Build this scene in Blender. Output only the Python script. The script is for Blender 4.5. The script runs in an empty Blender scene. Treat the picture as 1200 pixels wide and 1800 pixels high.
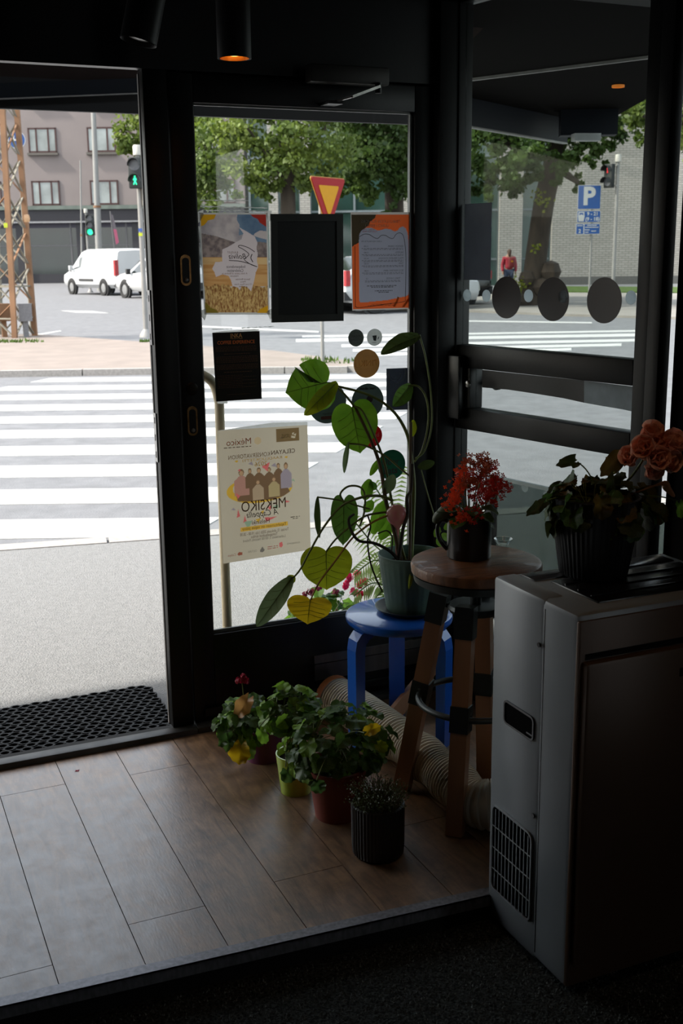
import bpy, bmesh, math, random
from mathutils import Vector, Matrix, noise
random.seed(11)
scene = bpy.context.scene
COL = scene.collection
PI = math.pi

# ---------------------------------------------------------------- camera
# world: X runs along the shop front, Y points out to the street, Z up; shop floor at z = 0
FPX, EYE = 1975.0, 1.6
PITCH, ROLL, YAW = math.radians(12.95), math.radians(0.65), math.radians(23.7)
FW = Vector((math.sin(YAW) * math.cos(PITCH), math.cos(YAW) * math.cos(PITCH), -math.sin(PITCH)))
RT = Vector((math.cos(YAW), -math.sin(YAW), 0))
UP = RT.cross(FW)
R_ = RT * math.cos(ROLL) - UP * math.sin(ROLL)
U_ = UP * math.cos(ROLL) + RT * math.sin(ROLL)
CAM = Vector((0, 0, EYE))
cd = bpy.data.cameras.new('camera')
cd.sensor_fit = 'VERTICAL'; cd.sensor_height = 36.0; cd.sensor_width = 24.0
cd.lens = FPX / 1800.0 * 36.0
cd.clip_end = 600; cd.clip_start = 0.02
cd.dof.use_dof = True; cd.dof.focus_distance = 3.3; cd.dof.aperture_fstop = 9.0
cam = bpy.data.objects.new('camera', cd); COL.objects.link(cam)
mw = Matrix((R_, U_, -FW)).transposed().to_4x4(); mw.translation = CAM
cam.matrix_world = mw
scene.camera = cam

# ---------------------------------------------------------------- sky, sun, exposure
world = bpy.data.worlds.new('sky'); scene.world = world; world.use_nodes = True
wn = world.node_tree.nodes; wl = world.node_tree.links
bg = wn['Background']
sky = wn.new('ShaderNodeTexSky'); sky.sky_type = 'NISHITA'
sky.sun_disc = False; sky.sun_elevation = math.radians(44); sky.sun_rotation = math.radians(285)
sky.air_density = 1.6; sky.dust_density = 4.0; sky.ozone_density = 1.0; sky.altitude = 20
mixw = wn.new('ShaderNodeMix'); mixw.data_type = 'RGBA'; mixw.inputs[0].default_value = 0.55
mixw.inputs[7].default_value = (6.0, 6.3, 6.6, 1)            # thin bright overcast veil
wl.new(sky.outputs[0], mixw.inputs[6]); wl.new(mixw.outputs[2], bg.inputs[0])
bg.inputs[1].default_value = 0.125
sd = bpy.data.lights.new('sun', 'SUN'); sd.energy = 2.3; sd.angle = math.radians(2.5); sd.color = (1.0, 0.95, 0.87)
sun = bpy.data.objects.new('sun', sd); COL.objects.link(sun)
SUN_DIR = Vector((-0.978, 0.21, 1.0)).normalized()              # towards the sun
sun.rotation_euler = SUN_DIR.to_track_quat('Z', 'Y').to_euler()
sun.location = (-20, 10, 30)
vs = scene.view_settings
vs.view_transform = 'Standard'; vs.look = 'None'; vs.gamma = 1.0; vs.use_curve_mapping = False
vs.exposure = 2.0
try:
    scene.cycles.use_denoising = True
    scene.cycles.max_bounces = 10; scene.cycles.transparent_max_bounces = 24
    scene.cycles.diffuse_bounces = 4; scene.cycles.glossy_bounces = 4
    scene.cycles.sample_clamp_indirect = 4.0
    scene.cycles.caustics_reflective = False; scene.cycles.caustics_refractive = False
except Exception:
    pass

# ---------------------------------------------------------------- where a line of sight meets a real surface
def ray(px, py): return FW + R_ * ((px - 600) / FPX) + U_ * ((900 - py) / FPX)
def gz(px, py, z=0.0):
    d = ray(px, py); return CAM + d * ((z - EYE) / d.z)
def wy(px, py, Y):
    d = ray(px, py); return CAM + d * (Y / d.y)
def wx(px, py, X):
    d = ray(px, py); return CAM + d * (X / d.x)
def wpl(px, py, P, n):
    d = ray(px, py); return CAM + d * ((Vector(P) - CAM).dot(n) / d.dot(n))
SU = Vector((math.cos(YAW), -math.sin(YAW), 0))                 # street frame: along the far kerb
SV = Vector((math.sin(YAW), math.cos(YAW), 0))                  # street frame: away from the shop
def uv(u, v, z=0.0): return SU * u + SV * v + Vector((0, 0, z))
def av(px, py, v):
    d = ray(px, py); return CAM + d * (v / d.dot(SV))
def uvz(p): return (p.dot(SU), p.dot(SV), p.z)

# ---------------------------------------------------------------- materials
def lin(c): return tuple(((x / 255) / 12.92 if x / 255 <= 0.04045 else ((x / 255 + 0.055) / 1.055) ** 2.4) for x in c) + (1,)
MATS = {}
ALB = 1.0                                                        # overall reflectance of the surfaces being made
def mat(name, col, rough=0.5, metal=0.0, var=0.15, scale=20.0, bump=0.0, bscale=None, spec=0.5, trans=0.0, emit=0.0, coat=0.0, stretch=None, col2=None):
    """procedural principled material: noise-varied colour, optional bump, translucency and emission"""
    if name in MATS: return MATS[name]
    m = bpy.data.materials.new(name); m.use_nodes = True; MATS[name] = m
    nt = m.node_tree; N = nt.nodes; L = nt.links
    b = N['Principled BSDF']; out = N['Material Output']
    raw = lin(col); c = tuple(x * ALB for x in raw[:3]) + (1,)
    tc = N.new('ShaderNodeTexCoord'); src = tc.outputs['Object']
    if stretch:
        mp = N.new('ShaderNodeMapping'); mp.inputs['Scale'].default_value = stretch
        L.new(src, mp.inputs[0]); src = mp.outputs[0]
    nz = N.new('ShaderNodeTexNoise'); nz.inputs['Scale'].default_value = scale; nz.inputs['Detail'].default_value = 5
    L.new(src, nz.inputs['Vector'])
    rp = N.new('ShaderNodeValToRGB')
    lo = tuple(x * ALB for x in lin(col2)[:3]) + (1,) if col2 else tuple(x * (1 - var) for x in c[:3]) + (1,)
    hi = c if col2 else tuple(min(1, x * (1 + var)) for x in c[:3]) + (1,)
    rp.color_ramp.elements[0].position = 0.3; rp.color_ramp.elements[1].position = 0.7
    rp.color_ramp.elements[0].color = lo; rp.color_ramp.elements[1].color = hi
    L.new(nz.outputs['Fac'], rp.inputs[0]); L.new(rp.outputs[0], b.inputs['Base Color'])
    b.inputs['Roughness'].default_value = rough; b.inputs['Metallic'].default_value = metal
    b.inputs['Specular IOR Level'].default_value = spec; b.inputs['Coat Weight'].default_value = coat
    if bump:
        bn = N.new('ShaderNodeTexNoise'); bn.inputs['Scale'].default_value = bscale or scale * 3; bn.inputs['Detail'].default_value = 4
        L.new(src, bn.inputs['Vector'])
        bp = N.new('ShaderNodeBump'); bp.inputs['Strength'].default_value = bump; bp.inputs['Distance'].default_value = 0.01
        L.new(bn.outputs['Fac'], bp.inputs['Height']); L.new(bp.outputs[0], b.inputs['Normal'])
    if emit:
        b.inputs['Emission Color'].default_value = raw; b.inputs['Emission Strength'].default_value = emit
    if trans:
        t = N.new('ShaderNodeBsdfTranslucent'); mx = N.new('ShaderNodeMixShader'); mx.inputs[0].default_value = trans
        L.new(rp.outputs[0], t.inputs[0]); L.new(b.outputs[0], mx.inputs[1]); L.new(t.outputs[0], mx.inputs[2]); L.new(mx.outputs[0], out.inputs[0])
    return m
def glass(name, tint=(1, 1, 1), refl=1.0, rough=0.0):
    """a clear pane: passes light straight through and mirrors by Fresnel"""
    if name in MATS: return MATS[name]
    m = bpy.data.materials.new(name); m.use_nodes = True; MATS[name] = m
    nt = m.node_tree; N = nt.nodes; L = nt.links
    N.remove(N['Principled BSDF']); out = N['Material Output']
    tr = N.new('ShaderNodeBsdfTransparent'); tr.inputs[0].default_value = (*tint, 1)
    gl = N.new('ShaderNodeBsdfGlossy'); gl.inputs['Roughness'].default_value = rough
    nz = N.new('ShaderNodeTexNoise'); nz.inputs['Scale'].default_value = 3
    ge = N.new('ShaderNodeNewGeometry'); dt = N.new('ShaderNodeVectorMath'); dt.operation = 'DOT_PRODUCT'
    L.new(ge.outputs['Incoming'], dt.inputs[0]); L.new(ge.outputs['Normal'], dt.inputs[1])
    ab = N.new('ShaderNodeMath'); ab.operation = 'ABSOLUTE'; L.new(dt.outputs['Value'], ab.inputs[0])
    om = N.new('ShaderNodeMath'); om.operation = 'SUBTRACT'; om.inputs[0].default_value = 1.0; L.new(ab.outputs[0], om.inputs[1])
    p5 = N.new('ShaderNodeMath'); p5.operation = 'POWER'; p5.inputs[1].default_value = 5.0; L.new(om.outputs[0], p5.inputs[0])
    ma = N.new('ShaderNodeMath'); ma.operation = 'MULTIPLY_ADD'; ma.inputs[1].default_value = 0.96 * refl; ma.inputs[2].default_value = 0.04 * refl
    L.new(p5.outputs[0], ma.inputs[0])
    mx = N.new('ShaderNodeMixShader'); L.new(ma.outputs[0], mx.inputs[0]); L.new(tr.outputs[0], mx.inputs[1]); L.new(gl.outputs[0], mx.inputs[2])
    L.new(mx.outputs[0], out.inputs[0])
    return m

# ---------------------------------------------------------------- mesh builders
class MB:
    def __init__(s): s.v = []; s.f = []; s.smooth = []
    def add(s, vs, fs, smooth=False):
        o = len(s.v); s.v += [tuple(x) for x in vs]
        for f in fs: s.f.append(tuple(i + o for i in f)); s.smooth.append(smooth)
        return s
    def box(s, x0, x1, y0, y1, z0, z1, M=None):
        vs = [Vector(p) for p in ((x0, y0, z0), (x1, y0, z0), (x1, y1, z0), (x0, y1, z0), (x0, y0, z1), (x1, y0, z1), (x1, y1, z1), (x0, y1, z1))]
        if M is not None: vs = [M @ p for p in vs]
        return s.add(vs, [(0, 3, 2, 1), (4, 5, 6, 7), (0, 1, 5, 4), (1, 2, 6, 5), (2, 3, 7, 6), (3, 0, 4, 7)])
    def cbox(s, x0, x1, y0, y1, z0, z1, c=0.004, M=None):
        """box with chamfered edges"""
        bm = bmesh.new(); r = bmesh.ops.create_cube(bm, size=1)
        for v in bm.verts: v.co = Vector(((x0 + x1) / 2 + v.co.x * (x1 - x0), (y0 + y1) / 2 + v.co.y * (y1 - y0), (z0 + z1) / 2 + v.co.z * (z1 - z0)))
        bmesh.ops.bevel(bm, geom=list(bm.edges), offset=c, segments=2, affect='EDGES', profile=0.5)
        vs = [v.co.copy() for v in bm.verts]; bm.verts.index_update(); fs = [[v.index for v in f.verts] for f in bm.faces]; bm.free()
        if M is not None: vs = [M @ p for p in vs]
        return s.add(vs, fs, True)
    def bar(s, a, b, w, h=None, up=(0, 0, 1)):
        a = Vector(a); b = Vector(b); h = h or w; d = (b - a); l = d.length; d.normalize()
        u = Vector(up)
        if abs(u.dot(d)) > 0.98: u = Vector((1, 0, 0))
        x = d.cross(u).normalized(); y = x.cross(d)
        vs = []
        for p in (a, b):
            for i, j in ((-1, -1), (1, -1), (1, 1), (-1, 1)): vs.append(p + x * (i * w / 2) + y * (j * h / 2))
        return s.add(vs, [(0, 3, 2, 1), (4, 5, 6, 7), (0, 1, 5, 4), (1, 2, 6, 5), (2, 3, 7, 6), (3, 0, 4, 7)])
    def tube(s, pts, r, n=8, cap=True, closed=False):
        """r: number or list of radii"""
        pts = [Vector(p) for p in pts]; k = len(pts)
        rs = r if isinstance(r, (list, tuple)) else [r] * k
        vs = []; prev = None
        for i, p in enumerate(pts):
            if closed: t = pts[(i + 1) % k] - pts[i - 1]
            else: t = pts[min(i + 1, k - 1)] - pts[max(i - 1, 0)]
            t.normalize()
            if prev is None:
                a = Vector((0, 0, 1)) if abs(t.z) < 0.9 else Vector((1, 0, 0))
                x = t.cross(a).normalized()
            else:
                x = (prev - t * prev.dot(t)).normalized()
            prev = x; y = t.cross(x)
            for j in range(n):
                an = 2 * PI * j / n; vs.append(p + (x * math.cos(an) + y * math.sin(an)) * rs[i])
        fs = []
        for i in range(k if closed else k - 1):
            i2 = (i + 1) % k
            for j in range(n): fs.append((i * n + j, i * n + (j + 1) % n, i2 * n + (j + 1) % n, i2 * n + j))
        if cap and not closed: fs += [tuple(range(n - 1, -1, -1)), tuple((k - 1) * n + j for j in range(n))]
        return s.add(vs, fs, True)
    def lathe(s, prof, n=24, c=(0, 0, 0), close=False, ripple=None, M=None):
        """prof: (radius, z) from one end to the other; ripple(angle) scales the radius"""
        vs = []; k = len(prof)
        for r, z in prof:
            for j in range(n):
                a = 2 * PI * j / n; q = r * (ripple(a) if ripple else 1)
                p = Vector((c[0] + q * math.cos(a), c[1] + q * math.sin(a), c[2] + z)); vs.append(M @ p if M is not None else p)
        fs = []
        for i in range(k - 1):
            for j in range(n): fs.append((i * n + j, i * n + (j + 1) % n, (i + 1) * n + (j + 1) % n, (i + 1) * n + j))
        if close: fs += [tuple(range(n - 1, -1, -1)), tuple((k - 1) * n + j for j in range(n))]
        return s.add(vs, fs, True)
    def prism(s, poly, axis, h0, h1):
        """poly: 2-D outline, extruded along axis 'x' | 'y' | 'z' from h0 to h1"""
        n = len(poly)
        def P(a, b, h): return {'x': (h, a, b), 'y': (a, h, b), 'z': (a, b, h)}[axis]
        vs = [P(a, b, h0) for a, b in poly] + [P(a, b, h1) for a, b in poly]
        return s.add(vs, [tuple(range(n - 1, -1, -1)), tuple(range(n, 2 * n))] + [(i, (i + 1) % n, n + (i + 1) % n, n + i) for i in range(n)])
    def poly(s, pts): return s.add(pts, [tuple(range(len(pts)))])
    def mesh(s, name):
        me = bpy.data.meshes.new(name); me.from_pydata(s.v, [], s.f)
        me.polygons.foreach_set('use_smooth', s.smooth)
        me.validate(); me.update()
        return me
    def build(s, name, m, parent=None, loc=None, rot=None, angle=True):
        bm = bmesh.new(); me = s.mesh(name); bm.from_mesh(me); bmesh.ops.recalc_face_normals(bm, faces=bm.faces); bm.to_mesh(me); bm.free()
        if angle and any(s.smooth):
            try: me.set_sharp_from_angle(angle=math.radians(38))
            except Exception: pass
        return link(name, me, m, parent, loc, rot)
def link(name, me, m=None, parent=None, loc=None, rot=None):
    if m is not None and not me.materials: me.materials.append(m)
    o = bpy.data.objects.new(name, me); COL.objects.link(o)
    if parent is not None: o.parent = parent
    if loc is not None: o.location = loc
    if rot is not None: o.rotation_euler = rot
    return o
def tag(o, label=None, cat=None, group=None, kind=None):
    if label: o['label'] = label
    if cat: o['category'] = cat
    if group: o['group'] = group
    if kind: o['kind'] = kind
    return o
def thing(name, label, cat, loc=(0, 0, 0), rz=0.0, group=None):
    o = bpy.data.objects.new(name, None); COL.objects.link(o); o.location = loc; o.rotation_euler = (0, 0, rz)
    o.empty_display_size = 0.05
    return tag(o, label, cat, group)
def struct(o, label=None): o['kind'] = 'structure'; (label and tag(o, label)); return o
def copy_tree(o, parent=None):
    c = o.copy(); COL.objects.link(c); c.parent = parent
    for ch in list(o.children): copy_tree(ch, c)
    return c
def bez(pts, n=8):
    """smooth curve through the points"""
    pts = [Vector(p) for p in pts]; out = []
    for i in range(len(pts) - 1):
        p0 = pts[max(i - 1, 0)]; p1 = pts[i]; p2 = pts[i + 1]; p3 = pts[min(i + 2, len(pts) - 1)]
        for k in range(n):
            t = k / n
            out.append(0.5 * ((2 * p1) + (p2 - p0) * t + (2 * p0 - 5 * p1 + 4 * p2 - p3) * t * t + (3 * p1 - p0 - 3 * p2 + p3) * t ** 3))
    return out + [pts[-1]]
def rrect(x0, x1, y0, y1, r, n=4):
    out = []
    for cx, cy, a0 in ((x1 - r, y1 - r, 0), (x0 + r, y1 - r, PI / 2), (x0 + r, y0 + r, PI), (x1 - r, y0 + r, 1.5 * PI)):
        for k in range(n + 1):
            a = a0 + PI / 2 * k / n; out.append((cx + r * math.cos(a), cy + r * math.sin(a)))
    return out
def text_mesh(s, size=1.0, shear=0.0, bold=0.0, spacing=1.0):
    cu = bpy.data.curves.new('lettering', 'FONT'); cu.body = s; cu.size = size; cu.shear = shear; cu.align_x = 'CENTER'; cu.align_y = 'CENTER'
    cu.offset = bold; cu.space_character = spacing; cu.resolution_u = 3
    ob = bpy.data.objects.new('lettering', cu); COL.objects.link(ob)
    dg = bpy.context.evaluated_depsgraph_get()
    me = bpy.data.meshes.new_from_object(ob.evaluated_get(dg))
    bpy.data.objects.remove(ob); bpy.data.curves.remove(cu)
    return me
def vary(me_list, name, m, parent, loc, quat, sc):
    o = bpy.data.objects.new(name, random.choice(me_list)); COL.objects.link(o); o.parent = parent
    o.rotation_mode = 'QUATERNION'; o.rotation_quaternion = quat; o.location = loc; o.scale = (sc, sc, sc)
    return o
# ================================================================ the shop: shell, floor, doors
BLK = mat('black_frame_paint', (11, 11, 11), 0.42, spec=0.35, var=0.2, scale=6, bump=0.04, bscale=60)
DWALL = mat('dark_wall_paint', (7, 7, 7), 0.8, spec=0.15, var=0.2, scale=4)
CEIL = mat('dark_ceiling_paint', (8, 8, 8), 0.85, var=0.2, scale=4)
PANE = glass('clear_pane', (0.97, 0.985, 0.98), 0.7)
PANE_R = glass('tinted_pane', (0.72, 0.75, 0.74), 0.2)
CHROME = mat('worn_chrome', (150, 148, 145), 0.28, 1.0, var=0.25, scale=40)
STEEL = mat('brushed_steel', (120, 118, 115), 0.4, 1.0, var=0.2, scale=30, stretch=(1, 1, 0.1))
YG = 3.547                                                       # plane of the door glass
ZC = -0.065                                                      # carpet level

def wood_floor_mat():
    m = bpy.data.materials.new('worn_laminate'); m.use_nodes = True
    nt = m.node_tree; N = nt.nodes; L = nt.links; b = N['Principled BSDF']
    geo = N.new('ShaderNodeNewGeometry'); oi = N.new('ShaderNodeObjectInfo')
    ad = N.new('ShaderNodeVectorMath'); ad.operation = 'ADD'
    sc = N.new('ShaderNodeVectorMath'); sc.operation = 'SCALE'; sc.inputs[3].default_value = 7.0
    cb = N.new('ShaderNodeCombineXYZ'); L.new(oi.outputs['Random'], cb.inputs[0]); L.new(oi.outputs['Random'], cb.inputs[1])
    L.new(cb.outputs[0], sc.inputs[0]); L.new(geo.outputs['Position'], ad.inputs[0]); L.new(sc.outputs[0], ad.inputs[1])
    mp = N.new('ShaderNodeMapping'); mp.inputs['Scale'].default_value = (16, 3.0, 1); L.new(ad.outputs[0], mp.inputs[0])
    n1 = N.new('ShaderNodeTexNoise'); n1.inputs['Scale'].default_value = 2.2; n1.inputs['Detail'].default_value = 8; n1.inputs['Distortion'].default_value = 1.2
    L.new(mp.outputs[0], n1.inputs['Vector'])
    rp = N.new('ShaderNodeValToRGB'); E_ = rp.color_ramp.elements
    E_[0].position = 0.3; E_[0].color = lin((104, 78, 56)); E_[1].position = 0.72; E_[1].color = lin((166, 130, 96))
    L.new(n1.outputs['Fac'], rp.inputs[0])
    n2 = N.new('ShaderNodeTexNoise'); n2.inputs['Scale'].default_value = 14.0; n2.inputs['Detail'].default_value = 9; n2.inputs['Roughness'].default_value = 0.72
    L.new(geo.outputs['Position'], n2.inputs['Vector'])
    r2 = N.new('ShaderNodeValToRGB'); r2.color_ramp.elements[0].position = 0.35; r2.color_ramp.elements[1].position = 0.7
    r2.color_ramp.elements[0].color = (0.45, 0.45, 0.46, 1); r2.color_ramp.elements[1].color = (1.12, 1.1, 1.08, 1)
    L.new(n2.outputs['Fac'], r2.inputs[0])
    mu = N.new('ShaderNodeMix'); mu.data_type = 'RGBA'; mu.blend_type = 'MULTIPLY'; mu.inputs[0].default_value = 1.0
    L.new(rp.outputs[0], mu.inputs[6]); L.new(r2.outputs[0], mu.inputs[7]); L.new(mu.outputs[2], b.inputs['Base Color'])
    rr = N.new('ShaderNodeMapRange'); rr.inputs['From Min'].default_value = 0.35; rr.inputs['From Max'].default_value = 0.65; rr.inputs['To Min'].default_value = 0.36; rr.inputs['To Max'].default_value = 0.50
    b.inputs['Specular IOR Level'].default_value = 1.0; b.inputs['Coat Weight'].default_value = 0.35; b.inputs['Coat Roughness'].default_value = 0.35
    L.new(n2.outputs['Fac'], rr.inputs[0]); L.new(rr.outputs[0], b.inputs['Roughness'])
    n3 = N.new('ShaderNodeTexNoise'); n3.inputs['Scale'].default_value = 60; mp3 = N.new('ShaderNodeMapping'); mp3.inputs['Scale'].default_value = (3, 0.6, 1)
    L.new(geo.outputs['Position'], mp3.inputs[0]); L.new(mp3.outputs[0], n3.inputs['Vector'])
    bp = N.new('ShaderNodeBump'); bp.inputs['Strength'].default_value = 0.12; bp.inputs['Distance'].default_value = 0.004
    L.new(n3.outputs['Fac'], bp.inputs['Height']); L.new(bp.outputs[0], b.inputs['Normal'])
    return m
LAM = wood_floor_mat()

# carpet, one object, rough pile as relief
mb = MB(); mb.box(-3.2, 3.2, -3.2, 2.30, ZC - 0.1, ZC)
carpet = struct(mb.build('floor_carpet', mat('charcoal_carpet', (62, 65, 64), 0.95, var=0.85, scale=150, bump=1.0, bscale=190, spec=0.0)), 'charcoal loop carpet of the lower shop floor')
# cut pile standing up from the carpet where it is in view
mb = MB(); rnd = random.Random(5)
for i in range(26000):
    x, y = rnd.uniform(-0.4, 1.95), rnd.uniform(1.15, 2.24)
    if y > 2.270 - 0.0584 * x: continue
    a = rnd.random() * 6.28; w = rnd.uniform(0.0018, 0.0034); h = rnd.uniform(0.003, 0.0065); lx, ly = rnd.uniform(-0.003, 0.003), rnd.uniform(-0.003, 0.003)
    c3 = [(x + w * math.cos(a + k * 2.094), y + w * math.sin(a + k * 2.094), ZC - 0.0005) for k in range(3)]
    mb.add(c3 + [(x + lx, y + ly, ZC + h)], [(0, 1, 3), (1, 2, 3), (2, 0, 3)])
pile = mb.build('carpet_pile', mat('carpet_pile_fibre', (112, 117, 115), 0.9, var=0.7, scale=60, spec=0.0), carpet); pile['kind'] = 'stuff'
# raised entrance platform with laminate planks
def nose_y(x): return 2.287 - 0.0584 * x
mb = MB(); mb.prism([(-1.2, nose_y(-1.2)), (2.34, nose_y(2.34)), (2.34, 3.62), (-1.2, 3.62)], 'z', ZC - 0.09, -0.009)
floor = struct(mb.build('floor', mat('plank_joint_black', (12, 11, 10), 0.9)), 'raised entrance floor of worn brown laminate planks')
xs = [0.303 + 0.1965 * k for k in range(-6, 11)]
joints = {-1: 2.385, 0: 3.30, 1: 2.47, 2: 3.275, 3: 2.50, 4: 3.18, 5: 2.62, 6: 3.25, 7: 2.55}
for k in range(-6, 10):
    x0, x1 = xs[k + 6] + 0.0011, xs[k + 7] - 0.0011
    j = joints.get(k, 2.4 + 0.8 * (k % 2))
    for a, b2 in ((None, j - 0.0010), (j + 0.0010, 3.56)):
        ya0 = nose_y(x0) + 0.012 if a is None else a; ya1 = nose_y(x1) + 0.012 if a is None else a
        mb = MB(); mb.prism([(x0, ya0), (x1, ya1), (x1, b2), (x0, b2)], 'z', -0.009, 0.0)
        mb.build('floor_plank', LAM, floor)
# step nosing
mb = MB()
for (a, b3, z0, z1) in ((-0.006, 0.032, -0.001, 0.0045), (-0.006, 0.0, -0.024, 0.0045)):
    x0, x1 = -1.2, 2.3
    v = [(x0, nose_y(x0) + a, z0), (x1, nose_y(x1) + a, z0), (x1, nose_y(x1) + b3, z0), (x0, nose_y(x0) + b3, z0)]
    mb.add(v + [(p[0], p[1], z1) for p in v], [(0, 3, 2, 1), (4, 5, 6, 7), (0, 1, 5, 4), (1, 2, 6, 5), (2, 3, 7, 6), (3, 0, 4, 7)])
struct(mb.build('trim_1', mat('scuffed_nosing', (124, 124, 130), 0.42, 0.3, var=0.3, scale=30, stretch=(3, 3, 1))), 'scuffed metal nosing along the edge of the step')
# walls, ceiling
def wallbox(name, *a):
    mb = MB(); mb.box(*a); return struct(mb.build(name, DWALL))
wallbox('wall_back', -3.3, 3.3, -3.3, -3.2, -0.2, 2.6)
wallbox('wall_left', -3.3, -3.2, -3.3, 3.7, -0.2, 2.6)
wallbox('wall_front_left', -3.2, -0.13, 3.50, 3.64, -0.2, 2.6)
mb = MB(); mb.box(-3.3, 3.3, -3.3, 3.64, 2.48, 2.6); struct(mb.build('ceiling', CEIL))
mb = MB(); mb.box(-0.13, 1.99, 3.525, 3.565, 2.15, 2.5); struct(mb.build('wall_front_header', BLK))
# threshold sill and posts of the front
mb = MB(); mb.cbox(-0.13, 0.985, 3.485, 3.535, -0.06, 0.02, 0.004); mb.cbox(0.985, 2.0, 3.485, 3.60, -0.06, 0.02, 0.004)
struct(mb.build('trim_2', mat('worn_threshold_metal', (70, 68, 66), 0.5, 0.6, var=0.35, scale=14)), 'worn metal threshold under the open doorway')
mb = MB(); mb.cbox(0.908, 0.983, 3.525, 3.58, 0.02, 2.15, 0.003); post = struct(mb.build('trim_3', BLK), 'black door post between the open doorway and the closed door')
mb = MB(); mb.cbox(-0.13, -0.05, 3.50, 3.615, 0.02, 2.15, 0.003); struct(mb.build('trim_4', BLK))
mb = MB(); mb.cbox(1.905, 2.005, 3.485, 3.62, 0.0, 2.5, 0.003); struct(mb.build('trim_5', BLK), 'black corner post between closed door and angled side door')
mb = MB(); mb.box(-0.13, 0.985, 3.535, 3.60, -0.08, -0.043); struct(mb.build('trim_9', BLK))
# strike plates and pale strip painting the jamb edge reflection on the post, facing the opening
mb = MB(); mb.box(0.9055, 0.9085, 3.568, 3.58, 0.02, 2.14); mb.build('jamb_reflection', mat('jamb_reflection_grey', (120, 118, 116), 0.6), post)
for y0, y1 in ((510, 606), (726, 812)):
    za = wx(268, y0, 0.906).z; zb = wx(274, y1, 0.906).z
    za, zb = wy(270, y0, 3.56).z, wy(272, y1, 3.56).z
    mb = MB(); mb.box(0.904, 0.908, 3.545, 3.575, zb, za); p = mb.build('strike_plate', CHROME, post)
    for fz in (0.15, 0.5, 0.85):
        mb = MB(); mb.box(0.9032, 0.9041, 3.556, 3.564, zb + (za - zb) * fz - 0.01, zb + (za - zb) * fz + 0.01); mb.build('slot', BLK, p)

mb = MB(); mb.box(0.985, 1.99, 3.58, 3.61, 2.10, 2.3); struct(mb.build('trim_8', BLK))
# ---------------------------------------------------------------- closed glazed door in the front
GX0, GX1, GZ0, GZ1 = 1.063, 1.831, 0.334, 2.058
door = thing('door_1', 'closed black door leaf with full glass pane covered in posters and stickers', None, (0, 0, 0)); struct(door)
def part(mbx, name, m, parent, **k): return mbx.build(name, m, parent, **k)
for nm, b in (('stile', (0.987, GX0, 3.522, 3.578, 0.024, 2.142)), ('stile', (GX1, 1.902, 3.522, 3.578, 0.024, 2.142)),
              ('top_rail', (GX0, GX1, 3.522, 3.578, GZ1, 2.142)), ('bottom_rail', (GX0, GX1, 3.522, 3.578, 0.024, GZ0))):
    mb = MB(); mb.cbox(*b, 0.003); mb.build(nm, BLK, door)
mb = MB(); mb.box(GX0, GX1, 3.545, 3.551, GZ0, GZ1); mb.build('glass_pane', PANE, door)
SEAL = mat('glazing_bead', (96, 96, 92), 0.45, 0.3)
for b in ((GX0, GX0 + 0.006, GZ0, GZ1), (GX1 - 0.012, GX1, GZ0, GZ1), (GX0, GX1, GZ0, GZ0 + 0.012), (GX0, GX1, GZ1 - 0.006, GZ1)):
    mb = MB(); mb.box(b[0], b[1], 3.536, 3.5445, b[2], b[3]); mb.build('glazing_bead', SEAL, door)
mb = MB(); mb.cbox(1.02, 1.86, 3.510, 3.522, 0.045, 0.075, 0.003); mb.build('weather_bar', BLK, door)
# lock plates with keyholes
for py, h, w in ((475, 0.048, 0.017), (740, 0.048, 0.017)):
    c = wy(326 if py < 600 else 338, py, 3.515)
    mb = MB(); mb.prism(rrect(c.x - w, c.x + w, c.z - h, c.z + h, 0.016, 5), 'y', 3.512, 3.522)
    pl = mb.build('lock_plate', mat('brass_lock_plate', (150, 112, 70), 0.3, 1.0, var=0.35, scale=60), door)
    mb = MB(); mb.prism(rrect(c.x - w * 0.66, c.x + w * 0.66, c.z - h * 0.85, c.z + h * 0.8, 0.010, 4), 'y', 3.5105, 3.5121); mb.build('cover', BLK, pl)
    mb = MB(); mb.lathe([(0.0065, 0), (0.0065, 0.004), (0.003, 0.005)], 12, M=Matrix.Translation((c.x, 3.5106, c.z - h * 0.62)) @ Matrix.Rotation(PI / 2, 4, 'X'), close=True); mb.build('cylinder', CHROME, pl)
c = wy(337, 684, 3.52)
mb = MB(); mb.lathe([(0.021, 0), (0.021, 0.004), (0.016, 0.007)], 20, M=Matrix.Translation((c.x, 3.5222, c.z)) @ Matrix.Rotation(PI / 2, 4, 'X'), close=True); mb.build('escutcheon', mat('dark_bronze', (44, 38, 34), 0.4, 0.8), door)
# long pull handle on the street side
h0 = wy(397, 1040, 3.66); hx = h0.x
zt = wy(385, 690, 3.66).z
mb = MB(); mb.tube(bez([(1.02, 3.585, wy(350, 648, 3.66).z + 0.004), (1.05, 3.64, wy(352, 648, 3.66).z), (hx - 0.028, 3.66, wy(370, 668, 3.66).z), (hx - 0.003, 3.66, zt - 0.02), (hx, 3.66, zt - 0.12), (hx, 3.66, 0.40), (hx, 3.66, 0.30), (hx - 0.01, 3.63, 0.22), (hx - 0.03, 3.585, 0.2)], 8), 0.0165, 14)
mb.build('pull_handle', mat('brass_tube', (226, 208, 176), 0.4, 0.0, var=0.2, scale=12, stretch=(1, 1, 0.15)), door)
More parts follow.
